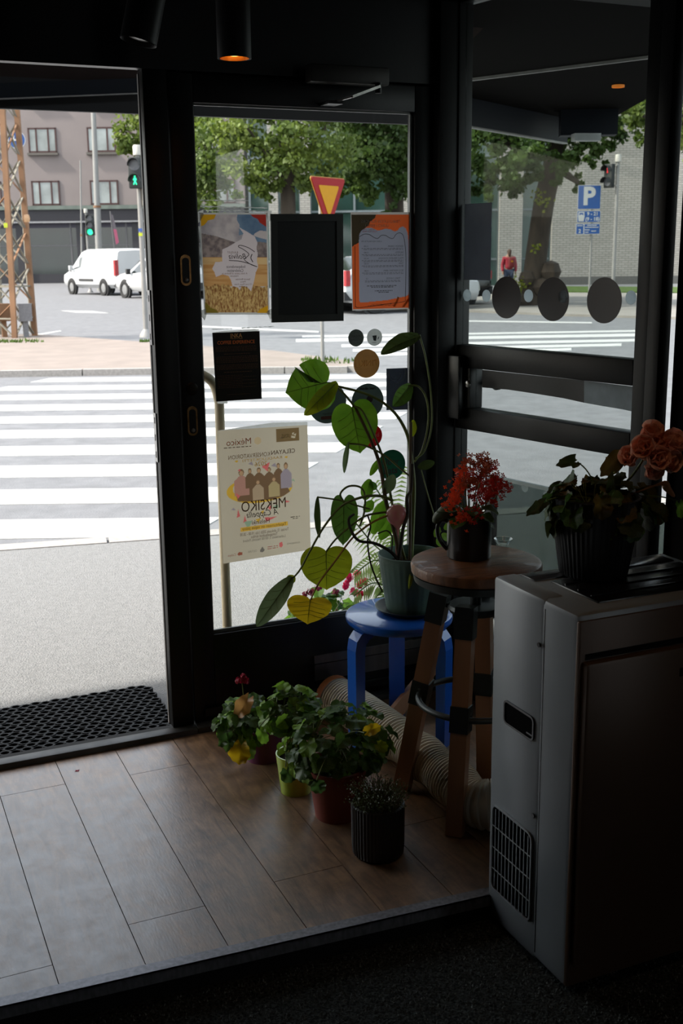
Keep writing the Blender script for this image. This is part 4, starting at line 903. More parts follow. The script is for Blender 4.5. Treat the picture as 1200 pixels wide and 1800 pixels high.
# ---------------------------------------------------------------- awnings over the shop front
NAVY = mat('navy_awning_metal', (26, 32, 42), 0.6, spec=0.2, var=0.1, scale=3)
FAB = mat('brown_awning_fabric', (70, 58, 54), 0.9, spec=0.1, var=0.1, scale=6)
EDGE = mat('pale_awning_edge', (190, 188, 182), 0.5)
YA = 4.6
aw = thing('awning', 'dark awning with black valance over the front doorway', 'awning')
zl = lambda px, py: wy(px, py, YA)
A1, A2, A3, A4 = zl(0, 149), zl(250, 140), zl(0, 177), zl(250, 167)
x0, x1 = -3.0, 2.55
def ex(P, Q, x): f = (x - P.x) / (Q.x - P.x); return P.z + (Q.z - P.z) * f
zA, zB = 2.30, 2.146
mb = MB(); mb.add([(x0, 3.63, 2.72), (x1, 3.63, 2.72), (x1, YA, 2.40), (x0, YA, 2.40), (x0, 3.63, 2.74), (x1, 3.63, 2.74), (x1, YA, 2.42), (x0, YA, 2.42)], [(0, 3, 2, 1), (4, 5, 6, 7), (0, 1, 5, 4), (1, 2, 6, 5), (2, 3, 7, 6), (3, 0, 4, 7)]); mb.build('fabric', FAB, aw)
mb = MB(); mb.box(x0, x1, YA - 0.01, YA + 0.01, 2.25, 2.42); mb.build('front_drop', FAB, aw)
mb = MB(); v = []
for yy in (YA - 0.05, YA - 0.015):
    for xx in (x0, 1.16): v += [(xx, yy, ex(A3, A4, xx)), (xx, yy, ex(A1, A2, xx))]
mb.add(v, [(0, 2, 3, 1), (4, 5, 7, 6), (0, 1, 5, 4), (2, 6, 7, 3), (1, 3, 7, 5), (0, 4, 6, 2)]); mb.build('front_bar', NAVY, aw)
mb = MB(); v = []
for yy in (YA - 0.055, YA - 0.05):
    for xx in (x0, 1.16): v += [(xx, yy, ex(A3, A4, xx) - 0.002), (xx, yy, ex(A3, A4, xx) + 0.003)]
mb.add(v, [(0, 2, 3, 1), (4, 5, 7, 6), (0, 1, 5, 4), (2, 6, 7, 3), (1, 3, 7, 5), (0, 4, 6, 2)]); mb.build('bar_edge', EDGE, aw)
mb = MB(); mb.box(x0, x1, YA - 0.012, YA + 0.012, zB, 2.26); mb.build('valance', mat('black_valance', (26, 26, 28), 0.7), aw)
# canopy seen through the side door
cz_ = 2.34
aw2 = thing('canopy', 'navy canopy with strip light outside the side door', 'awning')
P1, P2, P3, P4 = gz(760, 210, cz_), gz(997, 251, cz_), gz(1005, 236, cz_ + 0.0), gz(1085, 236, cz_)
mb = MB()
def wallseg(mb, a_, b_, z0, z1, th=0.03):
    d = (b_ - a_); n = Vector((-d.y, d.x, 0)).normalized() * th
    mb.add([(a_.x, a_.y, z0), (b_.x, b_.y, z0), (b_.x + n.x, b_.y + n.y, z0), (a_.x + n.x, a_.y + n.y, z0), (a_.x, a_.y, z1), (b_.x, b_.y, z1), (b_.x + n.x, b_.y + n.y, z1), (a_.x + n.x, a_.y + n.y, z1)], [(0, 3, 2, 1), (4, 5, 6, 7), (0, 1, 5, 4), (1, 2, 6, 5), (2, 3, 7, 6), (3, 0, 4, 7)])
wallseg(mb, P1, P2, cz_, cz_ + 0.32); mb.build('side_fascia', NAVY, aw2)
mb = MB(); wallseg(mb, gz(985, 238, cz_), P4, cz_, cz_ + 0.22, 0.14); mb.build('end_cassette', NAVY, aw2)
mb = MB(); q0, q1 = gz(1010, 244, cz_ - 0.04), gz(1056, 244, cz_ - 0.04); wallseg(mb, q0, q1, cz_ - 0.05, cz_ - 0.005, 0.08); mb.build('strip_light', mat('strip_light_white', (196, 200, 198), 0.4), aw2)
mb = MB(); wallseg(mb, P1, P2, cz_ - 0.008, cz_ + 0.004, 0.034); mb.build('pale_edge', EDGE, aw2)
# soffit slab over both fronts, out to the canopy
ZS = 2.50
q = [gz(a_, b_, ZS) for a_, b_ in ((770, 190), (1000, 232), (1082, 226), (1079, 206), (1148, 167))]
mb = MB(); mb.prism([(1.9, 4.62), (1.9, 3.64), (2.12, 3.50), (2.52, 1.5), (3.4, 1.4)] + [(p.x, p.y) for p in reversed(q)], 'z', ZS, ZS + 0.08); struct(mb.build('ceiling_soffit', mat('dark_soffit_paint', (20, 16, 13), 1.0, spec=0.05, var=0.1, scale=3)), 'brown soffit under the building corner outside')
lp = gz(1086, 152, 2.49)  # added glowing disc imitates a spotlight's reflection in the side door pane
mb = MB(); mb.lathe([(0.035, 0.0), (0.035, 0.012), (0.0, 0.012)], 20, c=(lp.x, lp.y, 2.485)); o = mb.build('lamp_reflection', mat('warm_reflection_glow', (255, 150, 60), 0.5, emit=0.12)); tag(o, 'small warm disc standing in for a lamp reflected in the side door glass', 'lamp')
s0p, s1p = gz(822, 142, ZS - 0.012), gz(1160, 99.5, ZS - 0.012)
mb = MB(); wallseg(mb, s0p, s1p, ZS - 0.014, ZS, 0.02); tag(mb.build('soffit_trim', EDGE), 'thin pale metal strip across the dark outdoor soffit', 'strip')
# dotted glass windscreen outside the side door
ws = thing('glass_windscreen', 'low glass windscreen with pale dots outside the side door', 'windscreen')
Pw = PA + ND * 0.75; s0_, s1_ = -0.62, 1.6
zt_w = wpl(870, 842, Pw, ND).z
def wp(s, o, z): return Pw + TD * s + ND * o + Vector((0, 0, z))
WM = RM.copy(); WM.translation = Pw
mb = MB(); mb.box(s0_, s1_, -0.004, 0.004, 0.0, zt_w, M=WM); mb.build('pane', glass('grey_glass', (0.34, 0.38, 0.37), 0.15), ws)
mb = MB(); mb.box(s0_, s1_, -0.008, 0.008, zt_w, zt_w + 0.015, M=WM); mb.build('top_rail', ALU, ws)
for px, py in ((887, 852), (922, 857), (960, 871)):
    p = wpl(px, py, Pw - ND * 0.006, ND); s = (p - Pw).dot(TD); n = 24
    mb = MB(); mb.add([WM @ Vector((s + 0.02 * math.cos(2 * PI * i / n), -0.006, p.z + 0.02 * math.sin(2 * PI * i / n))) for i in range(n)], [tuple(range(n))]); mb.build('dot', DOT_L, ws)
for s in (s0_, 0.55, s1_):
    mb = MB(); mb.box(s - 0.02, s + 0.02, -0.02, 0.02, -0.045, zt_w, M=WM); mb.build('upright', BLK, ws)
# rubber ring mat in front of the door
mm = MB(); x0, x1, y0, y1 = -0.25, 0.945, 3.60, 4.055; cw, ch = 0.036, 0.030
ny = int((y1 - y0) / ch); nx = int((x1 - x0) / cw)
for j in range(ny):
    for i in range(nx):
        cx = x0 + (i + 0.5 + 0.5 * (j % 2)) * cw; cy = y0 + (j + 0.5) * ch
        if cx > x1: continue
        n = 8; vs = []
        for zz in (-0.040, -0.017):
            for rr in (1.0, 0.68):
                for k in range(n):
                    a = 2 * PI * (k + 0.5) / n; vs.append((cx + math.cos(a) * cw * 0.62 * rr, cy + math.sin(a) * ch * 0.60 * rr, zz + (0.003 if (i + j) % 2 and zz > -0.03 else 0)))
        fs = []
        for k in range(n):
            k2 = (k + 1) % n
            fs += [(2 * n + k, 2 * n + k2, 3 * n + k2, 3 * n + k), (k, k2, 2 * n + k2, 2 * n + k), (n + k2, n + k, 3 * n + k, 3 * n + k2)]
        mm.add(vs, fs)
tag(mm.build('rubber_mat', mat('black_rubber', (15, 15, 16), 0.7, spec=0.25, var=0.2, scale=40)), 'black rubber ring mat on the pavement outside the open door', 'mat', kind='stuff')
# ================================================================ things in the shop
ALB = 1.0
# ---------------------------------------------------------------- portable air conditioner
A0 = gz(857, 1611, ZC); A1_ = gz(990, 1744, ZC)
AX = (A0.x + A1_.x) / 2; AYb, AYf = A0.y, A1_.y
AZT = wx(889, 1022, AX).z; AW = 0.50
print('AC', AX, AYf, AYb, AZT)
SIL = mat('silver_grey_plastic', (150, 156, 160), 0.36, 0.15, var=0.05, scale=8, bump=0.02, bscale=300)
SIL_SHADED = mat('shaded_silver_plastic', (92, 70, 54), 0.36, 0.15, var=0.05, scale=8)  # same silver, with shade and warm lamp tint put into the colour
PBLK = mat('gloss_black_plastic', (18, 18, 20), 0.25, var=0.1)
DARKIN = mat('grille_dark', (5, 5, 5), 0.9, spec=0.05)
ac = thing('air_conditioner', 'silver grey portable air conditioner standing on the carpet', 'air conditioner', (AX, 0, 0))
mb = MB(); mb.cbox(0.0, AW, AYf, AYb, ZC + 0.012, AZT, 0.012); mb.build('body', SIL, ac)
# rear side panel, a separate lighter shell with seam
ysm = wx(948, 1400, AX).y
mb = MB(); mb.cbox(-0.0025, 0.06, ysm + 0.0012, AYb + 0.002, ZC + 0.010, AZT + 0.0015, 0.011); mb.build('side_panel', SIL, ac)
mb = MB(); mb.box(-0.0008, 0.01, ysm - 0.0012, ysm + 0.0012, ZC + 0.03, AZT - 0.02); mb.build('seam', PBLK, ac)
for py in (1133, 1433, 1684):
    px = {1133: 950, 1433: 940, 1684: 931}[py]; p = wx(px, py, AX)
    mb = MB(); mb.lathe([(0.0055, 0), (0.0055, 0.003), (0.0, 0.003)], 14, M=Matrix.Translation((-0.0036, p.y, p.z)) @ Matrix.Rotation(-PI / 2, 4, 'Y')); mb.build('screw', PBLK, ac)
# carry handle recess
p0, p1 = wx(888, 1268, AX), wx(942, 1264, AX); zc_ = (wx(888, 1232, AX).z + wx(890, 1277, AX).z) / 2
zh0, zh1 = wx(915, 1287, AX).z, wx(912, 1242, AX).z
def frame_ring(y0, y1, z0, z1, r, wd, x0, x1, m, name, parent):
    o = rrect(y0, y1, z0, z1, r, 5); i_ = rrect(y0 + wd, y1 - wd, z0 + wd, z1 - wd, max(0.003, r - wd), 5); n = len(o)
    vs = [(x0, a, b) for a, b in o] + [(x0, a, b) for a, b in i_] + [(x1, a, b) for a, b in o] + [(x1, a, b) for a, b in i_]
    fs = []
    for k in range(n):
        k2 = (k + 1) % n; fs += [(k, k2, n + k2, n + k), (2 * n + k, 3 * n + k, 3 * n + k2, 2 * n + k2), (k, 2 * n + k, 2 * n + k2, k2), (n + k, n + k2, 3 * n + k2, 3 * n + k)]
    mb = MB(); mb.add(vs, fs); return mb.build(name, m, parent)
yA, yB = p1.y, p0.y
h = frame_ring(yA, yB, zh0, zh1, 0.014, 0.005, -0.007, -0.0035, PBLK, 'handle', ac)
mb = MB(); mb.prism(rrect(yA + 0.004, yB - 0.004, zh0 + 0.004, zh1 - 0.004, 0.011, 4), 'x', -0.0042, -0.0037); mb.build('recess', DARKIN, h)
mb = MB(); mb.box(-0.0062, -0.0043, yA + 0.006, yA + 0.03, zh0 + 0.012, zh0 + 0.016); mb.build('lip', PBLK, h)
# side intake grille
g0, g1 = wx(936, 1560, AX), wx(867, 1500, AX)
gz0, gz1 = wx(900, 1590, AX).z, wx(900, 1435, AX).z
gr = frame_ring(g0.y, g1.y, gz0, gz1, 0.02, 0.004, -0.008, -0.0035, SIL, 'grille', ac)
mb = MB(); mb.prism(rrect(g0.y + 0.003, g1.y - 0.003, gz0 + 0.003, gz1 - 0.003, 0.017, 4), 'x', -0.0040, -0.0036); mb.build('grille_back', DARKIN, gr)
nb = 11
for i in range(1, nb):
    y = g0.y + (g1.y - g0.y) * i / nb; e = 0.008 if i in (1, nb - 1) else 0.0
    mb = MB(); mb.box(-0.0068, -0.0046, y - 0.0014, y + 0.0014, gz0 + 0.003 + e, gz1 - 0.003 - e); mb.build('grille_bar', SIL, gr)
for i in range(1, 4):
    z = gz0 + (gz1 - gz0) * i / 4; mb = MB(); mb.box(-0.0076, -0.0069, g0.y + 0.003, g1.y - 0.003, z - 0.0016, z + 0.0016); mb.build('grille_bar', SIL, gr)
# front panel facing the room
zf0, zf1 = wy(1010, 1690, AYf).z, wy(1022, 1162, AYf).z
mb = MB(); mb.cbox(0.003, AW - 0.003, AYf - 0.005, AYf + 0.01, ZC + 0.014, AZT - 0.014, 0.004); mb.build('front_shade_plate', SIL_SHADED, ac)  # plate added in the shaded tone to darken the unlit front
mb = MB(); mb.cbox(0.012, AW - 0.012, AYf - 0.024, AYf + 0.004, zf0, zf1, 0.009); fp = mb.build('front_panel', SIL_SHADED, ac)
p = wy(1195, 1180, AYf - 0.02)
mb = MB(); mb.box(p.x - AX - 0.005, p.x - AX + 0.06, AYf - 0.0255, AYf - 0.0238, p.z - 0.010, p.z + 0.010); mb.build('badge', PBLK, fp)
mb = MB(); mb.box(0.02, AW - 0.02, AYf - 0.0065, AYf + 0.01, zf1 + 0.002, zf1 + 0.016); mb.build('panel_gap', PBLK, ac)
mb = MB(); mb.cbox(0.02, AW - 0.01, AYf + 0.02, AYb - 0.02, ZC, ZC + 0.02, 0.004); mb.build('base', PBLK, ac)
# top: sunken black outlet flap and control strip
mb = MB(); mb.cbox(0.09, AW - 0.03, AYf + 0.05, AYb - 0.10, AZT - 0.01, AZT + 0.004, 0.003); fl = mb.build('outlet_flap', PBLK, ac)
for k in range(3):
    y = AYf + 0.09 + 0.05 * k; mb = MB(); mb.box(0.10, AW - 0.04, y - 0.002, y + 0.002, AZT + 0.004, AZT + 0.007); mb.build('flap_rib', PBLK, fl)
mb = MB(); mb.cbox(0.06, AW - 0.03, AYb - 0.08, AYb - 0.02, AZT - 0.01, AZT + 0.003, 0.002); mb.build('control_strip', mat('control_strip_grey', (70, 72, 76), 0.2), ac)

# ---------------------------------------------------------------- exhaust hose
hr = 0.073
hp = [gz(592, 1226, hr + 0.004), gz(640, 1257, hr + 0.002), gz(700, 1300, hr), gz(742, 1330, hr), gz(800, 1378, hr), gz(848, 1414, hr)]
hp = [Vector(p) for p in hp] + [Vector((1.66, 2.46, 0.10)), Vector((1.66, 2.40, 0.22)), Vector((1.56, 2.34, 0.36)), Vector((1.52, 2.30, 0.42))]
path = bez(hp, 10); d = [0.0]
for a, b in zip(path, path[1:]): d.append(d[-1] + (b - a).length)
tot = d[-1]; npt = int(tot / 0.0035); pts = []; j = 0
for i in range(npt + 1):
    s = tot * i / npt
    while j < len(d) - 2 and d[j + 1] < s: j += 1
    f = (s - d[j]) / max(1e-6, d[j + 1] - d[j]); pts.append(path[j].lerp(path[j + 1], f))
rs = []
for i in range(npt + 1):
    s = tot * i / npt; sag = 0.94 + 0.06 * math.cos(s * 34) if s > 0.4 else 1.0
    rs.append(hr * sag * (1.0 if i % 4 in (0, 1) else 0.90))
hs = thing('exhaust_hose', 'cream corrugated exhaust hose lying on the floor behind the stools', 'hose', pts[0])
mb = MB(); mb.tube([p - pts[0] for p in pts], rs, 22, cap=False)
for s in range(0): pass
ho = mb.build('corrugated_tube', mat('cream_hose_plastic', (206, 196, 176), 0.5, var=0.08, scale=6, trans=0.15), hs)
dv = (pts[3] - pts[0]).normalized()
Mx = dv.to_track_quat('Z', 'Y').to_matrix().to_4x4()
mb = MB(); mb.lathe([(0, -0.035), (hr * 0.9, -0.035), (hr * 1.02, -0.025), (hr * 1.02, 0.006)], 24, M=Mx); mb.build('end_coupling', mat('amber_brown_plastic', (176, 108, 62), 0.5, var=0.2, scale=12), hs)

# ---------------------------------------------------------------- round wooden bar stool
SZ = 0.75
WOODL = mat('orange_brown_wood', (160, 114, 82), 0.42, var=0.25, scale=9, bump=0.05, stretch=(1, 1, 0.12), coat=0.2)
WOODS = mat('seat_wood', (124, 82, 52), 0.42, var=0.4, scale=10, bump=0.2, bscale=30, stretch=(1, 6, 1), coat=0.1)
GUN = mat('gunmetal_bracket', (62, 66, 66), 0.45, 0.7, var=0.1)
sc_ = Vector((1.583, 2.66, 0)); st = thing('bar_stool', 'round wooden stool with steel brackets holding the red flowering plant', 'stool', sc_)
mb = MB(); R0 = 0.186
mb.lathe([(0, 0), (R0 - 0.012, 0), (R0 - 0.003, -0.004), (R0, -0.012), (R0 - 0.002, -0.030), (R0 - 0.008, -0.034), (0, -0.034)], 48, c=(0, 0, SZ)); mb.build('seat', WOODS, st)
mb = MB(); mb.lathe([(R0 - 0.010, 0), (R0 - 0.006, -0.002), (R0 - 0.010, -0.022), (R0 - 0.03, -0.026), (0, -0.026)], 48, c=(0, 0, SZ - 0.034)); mb.build('seat_rim', GUN, st)
bases = [gz(800, 1466, 0), gz(706, 1388, 0), gz(853, 1362, 0)]
b4 = bases[1] * -1 + bases[0] + bases[2]
ords = [bases[0], bases[1], bases[2], b4]
topz = 0.64
tops = []
for i, b in enumerate(ords):
    dd = Vector((b.x - sc_.x, b.y - sc_.y, 0)); dn = dd.normalized()
    tp = sc_ + dn * 0.105 + Vector((0, 0, topz)); tops.append(tp)
    a_ = Vector((b.x, b.y, 0)) - sc_; c_ = tp - sc_
    mb = MB(); mb.bar(a_, c_, 0.047, 0.047, up=dn)
    lg = mb.build('leg', WOODL, st)
    f = lambda z: a_ + (c_ - a_) * (z / topz)
    mb = MB(); mb.bar(f(topz - 0.085), f(topz + 0.004), 0.053, 0.053, up=dn); mb.build('leg_cap', GUN, lg)
    zb = 0.33
    mb = MB(); mb.bar(f(zb - 0.037), f(zb + 0.037), 0.053, 0.053, up=dn); br = mb.build('bracket', GUN, lg)
    for zz in (-0.016, 0.016):
        for sgn in (-1, 1):
            q = f(zb + zz) + Vector((-dn.y, dn.x, 0)) * sgn * 0.0275
            mb = MB(); mb.lathe([(0.004, -0.001), (0.004, 0.001), (0, 0.002)], 8, M=Matrix.Translation(q) @ (Vector((-dn.y, dn.x, 0)) * sgn).to_track_quat('Z', 'Y').to_matrix().to_4x4()); mb.build('bolt', CHROME, lg)
rr_ = ((Vector((ords[0].x, ords[0].y, 0)) - sc_).xy.length * (1 - 0.33 / topz) + 0.105 * 0.33 / topz) + 0.012
mb = MB(); mb.tube([(rr_ * math.cos(2 * PI * k / 48), rr_ * math.sin(2 * PI * k / 48), 0.33) for k in range(48)], 0.009, 10, closed=True); mb.build('foot_ring', GUN, st)
mb = MB(); mb.lathe([(0.016, 0), (0.016, 0.10), (0.03, 0.11), (0.03, 0.125)], 20, c=(0, 0, topz - 0.05)); mb.build('screw_post', GUN, st)
mb = MB(); mb.lathe([(0, -0.01), (0.075, -0.01), (0.08, 0), (0.075, 0.01), (0, 0.01)], 28, c=(0, 0, topz - 0.03)); mb.build('hub_plate', GUN, st)
for tp in tops:
    q = tp - sc_; mb = MB(); mb.bar(Vector((0, 0, topz - 0.03)), q * 0.8 + Vector((0, 0, topz * 0.2 - 0.03)), 0.03, 0.012); mb.build('hub_arm', GUN, st)
    mb = MB(); mb.bar(Vector((q.x * 0.25, q.y * 0.25, topz + 0.01)), Vector((q.x * 1.35, q.y * 1.35, SZ - 0.062)), 0.012, 0.006); mb.build('seat_strut', GUN, st)

# ---------------------------------------------------------------- blue bentwood stool
BZ = 0.44; BLUEP = mat('glossy_blue_paint', (28, 92, 190), 0.3, var=0.08, scale=6, coat=0.4)
bc = Vector((1.60, 3.18, 0)); bst = thing('blue_stool', 'bright blue bentwood stool under the green knit plant pot', 'stool', bc)
mb = MB(); mb.lathe([(0, 0), (0.170, 0), (0.176, -0.004), (0.178, -0.012), (0.176, -0.024), (0.170, -0.03), (0, -0.03)], 48, c=(0, 0, BZ)); mb.build('seat', BLUEP, bst)
for an in (math.radians(186), math.radians(66), math.radians(-54)):
    ca, sa = math.cos(an), math.sin(an); pr = []
    # bent profile in (radial, z): horizontal under the seat, then down
    inner = [(0.05, BZ - 0.055), (0.11, BZ - 0.055), (0.130, BZ - 0.064), (0.143, BZ - 0.080), (0.148, BZ - 0.105), (0.150, 0.0)]
    outer = [(0.182, 0.0), (0.184, BZ - 0.10), (0.178, BZ - 0.065), (0.160, BZ - 0.042), (0.135, BZ - 0.032), (0.05, BZ - 0.030)]
    poly = inner + outer; w = 0.027; n = len(poly); vs = []
    for sg in (-1, 1):
        for r, z in poly: vs.append((r * ca - sg * w * sa, r * sa + sg * w * ca, z))
    mb = MB(); k = len(inner)
    quads = [(i, i + 1, n - 2 - i, n - 1 - i) for i in range(k - 1)]
    fs = quads + [tuple(n + q for q in reversed(f)) for f in quads] + [(i, (i + 1) % n, n + (i + 1) % n, n + i) for i in range(n)]
    mb.add(vs, fs); mb.build('leg', BLUEP, bst)

# wooden slat leaning behind the stools
a = wy(786, 1140, 3.42); b = wy(700, 1246, 3.28)
b.z = max(b.z, 0.0)
sl = MB(); dirv = (b - a).normalized(); ft = a + dirv * ((a.z - 0.012) / -dirv.z); sl.bar(a, ft, 0.05, 0.02, up=(0.3, -1, 0.2)); tag(sl.build('wooden_slat', WOODL), 'short orange wooden slat leaning behind the bar stool', 'slat')

# ---------------------------------------------------------------- pots
def pot(parent, prof, m, soil_z, soil_r, n=40, ripple=None, name='pot'):
    mb = MB(); mb.lathe(prof, n, ripple=ripple); p = mb.build(name, m, parent)
    mb = MB(); mb.lathe([(0, soil_z + 0.004), (soil_r * 0.6, soil_z + 0.003), (soil_r, soil_z)], 20); mb.build('soil', mat('potting_soil', (44, 34, 28), 0.95, var=0.5, scale=120, bump=0.8, bscale=160), parent); return p
def wall_prof(rb, rt, h, t=0.004, rim=0.0):
    return [(0, 0), (rb, 0), (rb + 0.001, 0.003), (rb + (rt - rb) * 0.5, h * 0.5), (rt, h - rim), (rt + rim * 0.4, h - rim), (rt + rim * 0.4, h), (rt - t, h), (rb + (rt - rb) * 0.6 - t, h * 0.6), (0, h * 0.6)]
# ================================================================ plants
def outline(pts, n=5):
    """closed symmetric outline from half points (x >= 0), base first and tip last"""
    half = bez([(x, y, 0) for x, y in pts], n)
    r = [(p.x, p.y) for p in half]; return r + [(-x, y) for x, y in r[-2:0:-1]]
HEART = outline([(0, 0.0), (0.06, -0.07), (0.20, -0.13), (0.38, -0.07), (0.50, 0.14), (0.50, 0.40), (0.40, 0.66), (0.20, 0.86), (0.06, 0.95), (0, 1.0)])
OVAL = outline([(0, 0.0), (0.16, 0.03), (0.36, 0.2), (0.5, 0.45), (0.42, 0.72), (0.2, 0.93), (0, 1.0)])
def monstera_outline():
    out = []; done = False
    for x, y in HEART:
        if x > 0 and y > 0.56 and not done:
            out += [(x, 0.53), (0.12, 0.37), (0.10, 0.43), (x * 0.99, 0.66)]; done = True; continue
        out.append((x, y))
    return out
def leaf_mesh(name, ol, L, W, fold=0.15, droop=0.15, wave=0.02, rings=5, c=(0, 0.12), veins=0.004):
    vs = []; fs = []; n = len(ol); ph = random.random() * 6
    def P(x, y):
        X = x * W; Y = y * L
        z = abs(X) * math.sin(fold) - droop * L * max(0, y) ** 2 + wave * W * math.sin(y * 9 + ph + (3 if x > 0 else 0)) * abs(x) * 2 + veins * W * math.cos(abs(x) * 8 - y * 22) * abs(x) * 8
        return (X * math.cos(fold), Y, z)
    vs.append(P(*c))
    for k in range(1, rings + 1):
        f = (k / rings) ** 0.85
        for x, y in ol: vs.append(P(c[0] + (x - c[0]) * f, c[1] + (y - c[1]) * f))
    for j in range(n): fs.append((0, 1 + j, 1 + (j + 1) % n))
    for k in range(rings - 1):
        for j in range(n): a = 1 + k * n; fs.append((a + j, a + n + j, a + n + (j + 1) % n, a + (j + 1) % n))
    me = bpy.data.meshes.new(name); me.from_pydata(vs, [], fs); me.polygons.foreach_set('use_smooth', [True] * len(fs)); me.update(); return me
def leaf_mat(name, c1, c2, trans, rough=0.42):
    m = mat(name, c1, rough, var=0, scale=14, trans=trans, col2=c2, bump=0.1, bscale=40); return m
G1 = leaf_mat('backlit_green_leaf', (98, 136, 32), (72, 110, 24), 0.58)
G2 = leaf_mat('olive_leaf', (78, 96, 48), (60, 78, 38), 0.35)
G3 = leaf_mat('pale_grey_green_leaf', (126, 146, 104), (104, 126, 84), 0.35)
G4 = leaf_mat('yellow_green_leaf', (164, 172, 34), (138, 152, 28), 0.55)
G5 = leaf_mat('yellow_leaf', (226, 192, 34), (204, 168, 26), 0.5)
G6 = leaf_mat('mid_green_leaf', (84, 118, 42), (62, 94, 34), 0.45)
G7 = leaf_mat('dark_geranium_leaf', (92, 126, 58), (62, 94, 46), 0.4)
G8 = leaf_mat('fresh_geranium_leaf', (150, 190, 66), (110, 156, 52), 0.45)
G9 = leaf_mat('withered_leaf', (206, 160, 96), (176, 124, 66), 0.4)
STEMG = mat('green_stem', (104, 116, 52), 0.5, var=0.2, scale=30)
STEMB = mat('brown_stem', (92, 72, 46), 0.65, var=0.3, scale=30)
ROOT = mat('dark_aerial_root', (50, 42, 32), 0.8, var=0.3, scale=30)
def put_leaf(parent, me, base, tip, face, m, name='leaf'):
    """orient a leaf mesh: +Y from base to tip, +Z towards face"""
    b = Vector(base); y = (Vector(tip) - b).normalized(); z = Vector(face); z = (z - y * z.dot(y)).normalized(); x = y.cross(z)
    Mx = Matrix((x, y, z)).transposed().to_4x4(); Mx.translation = b - parent.location
    o = link(name, me, m, parent); o.matrix_local = Mx; return o
# ---------------------------------------------------------------- big philodendron in the knit-pattern pot
pc = gz(722, 1066, BZ + 0.012); pc.z = BZ
mon = thing('potted_philodendron', 'large climbing houseplant in green knit pattern pot on the blue stool', 'plant', pc)
KNIT = mat('green_knit_pot', (88, 116, 108), 0.55, var=0.08, scale=30)
mb = MB(); mb.lathe([(0, 0.0), (0.098, 0.0), (0.118, 0.014), (0.120, 0.018), (0.114, 0.018), (0.096, 0.006), (0, 0.006)], 44); mb.build('saucer', mat('black_saucer', (26, 27, 28), 0.4), mon)
# knit relief: rows of small chevrons
nA, nZ = 120, 44; vs = []; fs = []
rb, rt, hh = 0.080, 0.108, 0.185
for j in range(nZ + 1):
    z = hh * j / nZ
    for i in range(nA):
        a = 2 * PI * i / nA; rr = rb + (rt - rb) * (j / nZ) ** 0.9
        col = (i % 4) / 4.0; chev = ((j * 0.5 + abs(col - 0.5) * 2.6) % 1.0)
        rr += 0.0022 * (1 - abs(chev - 0.5) * 2) * (0 if (i % 4 == 0) else 1) * (1 if 1 < j < nZ - 2 else 0)
        vs.append((rr * math.cos(a), rr * math.sin(a), 0.007 + z))
for j in range(nZ):
    for i in range(nA): fs.append((j * nA + i, j * nA + (i + 1) % nA, (j + 1) * nA + (i + 1) % nA, (j + 1) * nA + i))
mb = MB(); mb.add(vs, fs, True); mb.lathe([(rt, hh + 0.007), (rt + 0.002, hh + 0.011), (rt - 0.004, hh + 0.012), (rt - 0.012, hh * 0.7), (0, hh * 0.7)], 44); mb.build('pot', KNIT, mon, angle=False)
mb = MB(); mb.lathe([(0, hh * 0.86), (0.09, hh * 0.86)], 24); mb.build('soil', mat('potting_soil', (44, 34, 28), 0.95, var=0.5, scale=120, bump=0.8, bscale=160), mon)
TOC = (CAM - Vector((1.5, 3.3, 0.9))).normalized()
def ml(bpx, tpx, Yb, Yt, wpx, ol, m, turn=0.0, fold=0.2, droop=0.1, tilt=0.0, rings=5):
    b = wy(*bpx, Yb); t = wy(*tpx, Yt); L = (t - b).length; W = wpx / FPX * (Yb * 1.09)
    me = leaf_mesh('leaf', ol, L, W, fold, droop, rings=rings)
    f = Matrix.Rotation(turn, 3, 'Z') @ TOC + Vector((0, 0, tilt)); lf = put_leaf(mon, me, b, t, f, m)
    if wpx > 30:                                                  # raised midrib and side veins
        zf = lambda x, y: abs(x) * W * math.sin(fold) - droop * L * max(0, y) ** 2
        for sg in (1, -1):
            vb = MB(); vb.tube([(0, y * L, zf(0, y) + sg * 0.0008) for y in (0.0, 0.25, 0.5, 0.75, 0.96)], [0.0016, 0.0013, 0.001, 0.0007, 0.0004], 5)
            for y0_ in (0.08, 0.26, 0.44, 0.60):
                for sd in (-1, 1): vb.tube([(0, y0_ * L, zf(0, y0_) + sg * 0.0005), (sd * 0.2 * W, (y0_ + 0.10) * L, zf(0.2, y0_ + 0.1) + sg * 0.0012), (sd * 0.36 * W, (y0_ + 0.14) * L, zf(0.36, y0_ + 0.14) + sg * 0.001)], 0.0005, 4, cap=False)
            vb.build('veins', STEMG if m is not G5 else MATS.get('amber_stem', STEMG), lf)['kind'] = 'stuff'
    return lf
ml((574, 672), (502, 690), 3.36, 3.35, 88, monstera_outline(), G1, 0.1, 0.05, 0.03, 0.0)
ml((592, 672), (534, 730), 3.33, 3.30, 36, OVAL, G4, 0.5, 0.5, 0.0)
ml((618, 716), (634, 798), 3.36, 3.36, 82, HEART, G1, 0.15, 0.12, 0.05)
ml((613, 776), (605, 832), 3.34, 3.34, 15, OVAL, G3, -0.3, 0.8, 0.0)
ml((738, 590), (674, 610), 3.30, 3.28, 34, OVAL, G2, 0.0, 0.3, 0.25, 0.6)
ml((722, 676), (691, 714), 3.30, 3.28, 34, OVAL, G6, 0.3, 0.5, 0.05)
ml((726, 738), (724, 768), 3.30, 3.30, 15, OVAL, G4, 0.2, 0.3, 0.0)
ml((734, 822), (764, 812), 3.22, 3.20, 18, OVAL, G2, 0.0, 0.2, 0.1)
ml((676, 868), (692, 834), 3.28, 3.28, 24, OVAL, G3, 0.2, 0.3, 0.0)
